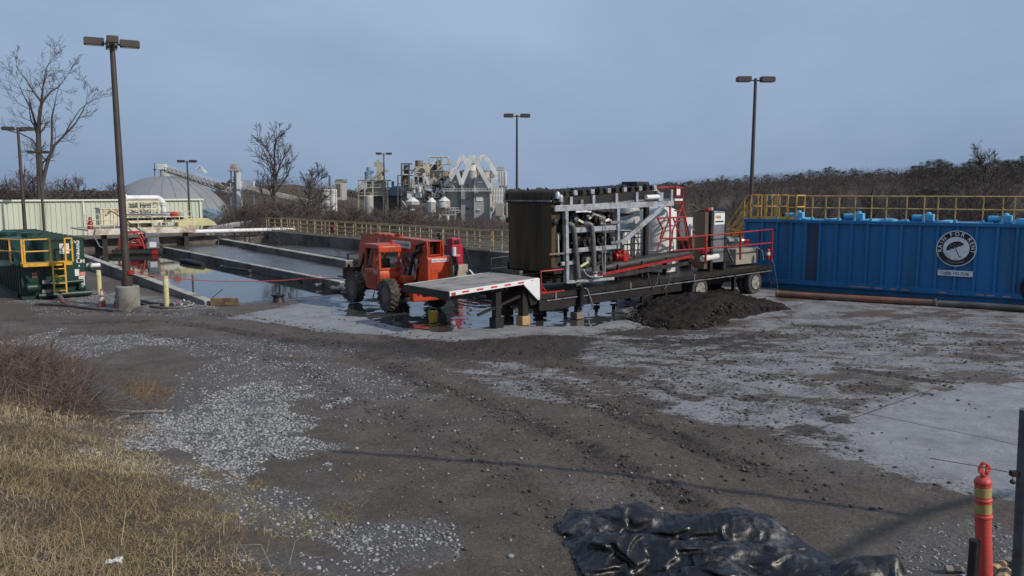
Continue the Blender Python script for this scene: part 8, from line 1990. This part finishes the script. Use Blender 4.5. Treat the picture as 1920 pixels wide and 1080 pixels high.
brush('brush_heap', 'thin grey dead weeds standing above the brush heap', [(-30, 665), (60, 655), (130, 690), (100, 715), (-30, 720)], 420, .5, mat('grey_twigs', (.18, .15, .13), .9, bump=0), 8, (.4, 1.0), (.002, .005), (.1, 0))
brush('dead_weeds', 'patch of dry brown weeds behind the fallen wire netting', [(200, 720), (260, 700), (320, 720), (310, 752), (220, 750)], 420, .25, mat('tan_weeds', (.22, .15, .08), .9, bump=0), 9, (.15, .45), (.002, .005), (.1, 0))
for lb, pts, r_, m in (('upright weathered grey stump post at the top of the brush heap', [G(137, 712, .0), G(135, 690, .25), G(134, 668, .55)], .045, wood), ('long pale pole lying right of the brush heap', [G(205, 768, .15), G(250, 772, .10), G(312, 771, .05)], .035, wood),
                       ('grey pipe lying in the dry grass below the pale pole', [G(158, 828, .25), G(210, 826, .15)], .035, galvd), ('pale stick crossing the pipe end in the dry grass', [G(205, 835, .16), G(232, 826, .16), G(262, 820, .10)], .03, wood),
                       ('short broken branch beside the pale pole', [G(215, 795, .12), G(222, 785, .15), G(240, 780, .1)], .04, wood), ('thin straw-coloured stick lying low on the grass bank', [G(155, 961, .5), G(200, 958, .45), G(245, 957, .4)], .012, freshwood)):
    t = thing('stick', lb, 'stick', tuple(pts[0]), 0); MB().tube(pts, [r_, r_ * .9, r_ * .8][:len(pts)], 9).build('stick_body', m, t, world=True)
# fallen wire netting
t = thing('wire_netting', 'fallen chain-link netting sloping beside the brush heap', 'netting', tuple(G(180, 745, 0)), 0)
A, B, C_, D = G(150, 703, .7), G(245, 742, .12), G(305, 790, .02), G(218, 792, .35); mb = MB(); nn_ = 13
for k in range(nn_ + 1):
    u_ = k / nn_
    for (p, q, r_, s) in ((A.lerp(B, u_), D.lerp(C_, u_), 0, 0), (A.lerp(D, u_), B.lerp(C_, u_), 0, 0)): mb.tube([p, (p + q) / 2 + V((0, 0, .05)), q], .0036, 3, cap=False)
mb.build('mesh_wires', galvd, t, world=True, smooth=0)
# scrap of white paper in the grass
q = G(213, 1060, 1.05)
for yy in np.arange(5, 10, .03):
    w_ = P(213, 1060, yy)
    if w_.z < gz(w_.x, w_.y) + .02: q = w_; break
t = thing('paper_scrap', 'crumpled scrap of white plastic in the grass near the bottom edge', 'litter', (q.x, q.y, gz(q.x, q.y) + .03), .4)
mb = MB(); rq = random.Random(4); gv = [(x * .03 - .07, y * .028 - .05, .02 * rq.random() + .03 * abs(math.sin(x * 1.3 + y))) for x in range(6) for y in range(5)]
mb.add(gv, [(x * 5 + y, (x + 1) * 5 + y, (x + 1) * 5 + y + 1, x * 5 + y + 1) for x in range(5) for y in range(4)]); mb.build('scrap', whiteplastic, t, smooth=0).modifiers.new('thickness', 'SOLIDIFY').thickness = .003
# overhead cables outside the frame: their shadows cross the mud
def shadow_cable(label, pixs, H):
    k_ = H / math.tan(SUN_EL); dirv = V((math.sin(SUN_AZ), math.cos(SUN_AZ), 0)); pts = [G(x, y) + dirv * k_ + V((0, 0, H)) for x, y in pixs]
    t = thing('overhead_cable', label, 'cable', tuple(pts[0]), 0); MB().tube(pts, .065, 8).build('cable_run', rubberblk, t, world=True)
shadow_cable('overhead cable crossing above the yard outside the frame', [(620, 846), (800, 858), (1000, 872), (1200, 893), (1400, 925), (1620, 955), (1720, 968)], 7.3)
shadow_cable('second overhead cable outside the frame to the right', [(1560, 1048), (1640, 1000), (1740, 958), (1850, 930), (1960, 915)], 7.6)
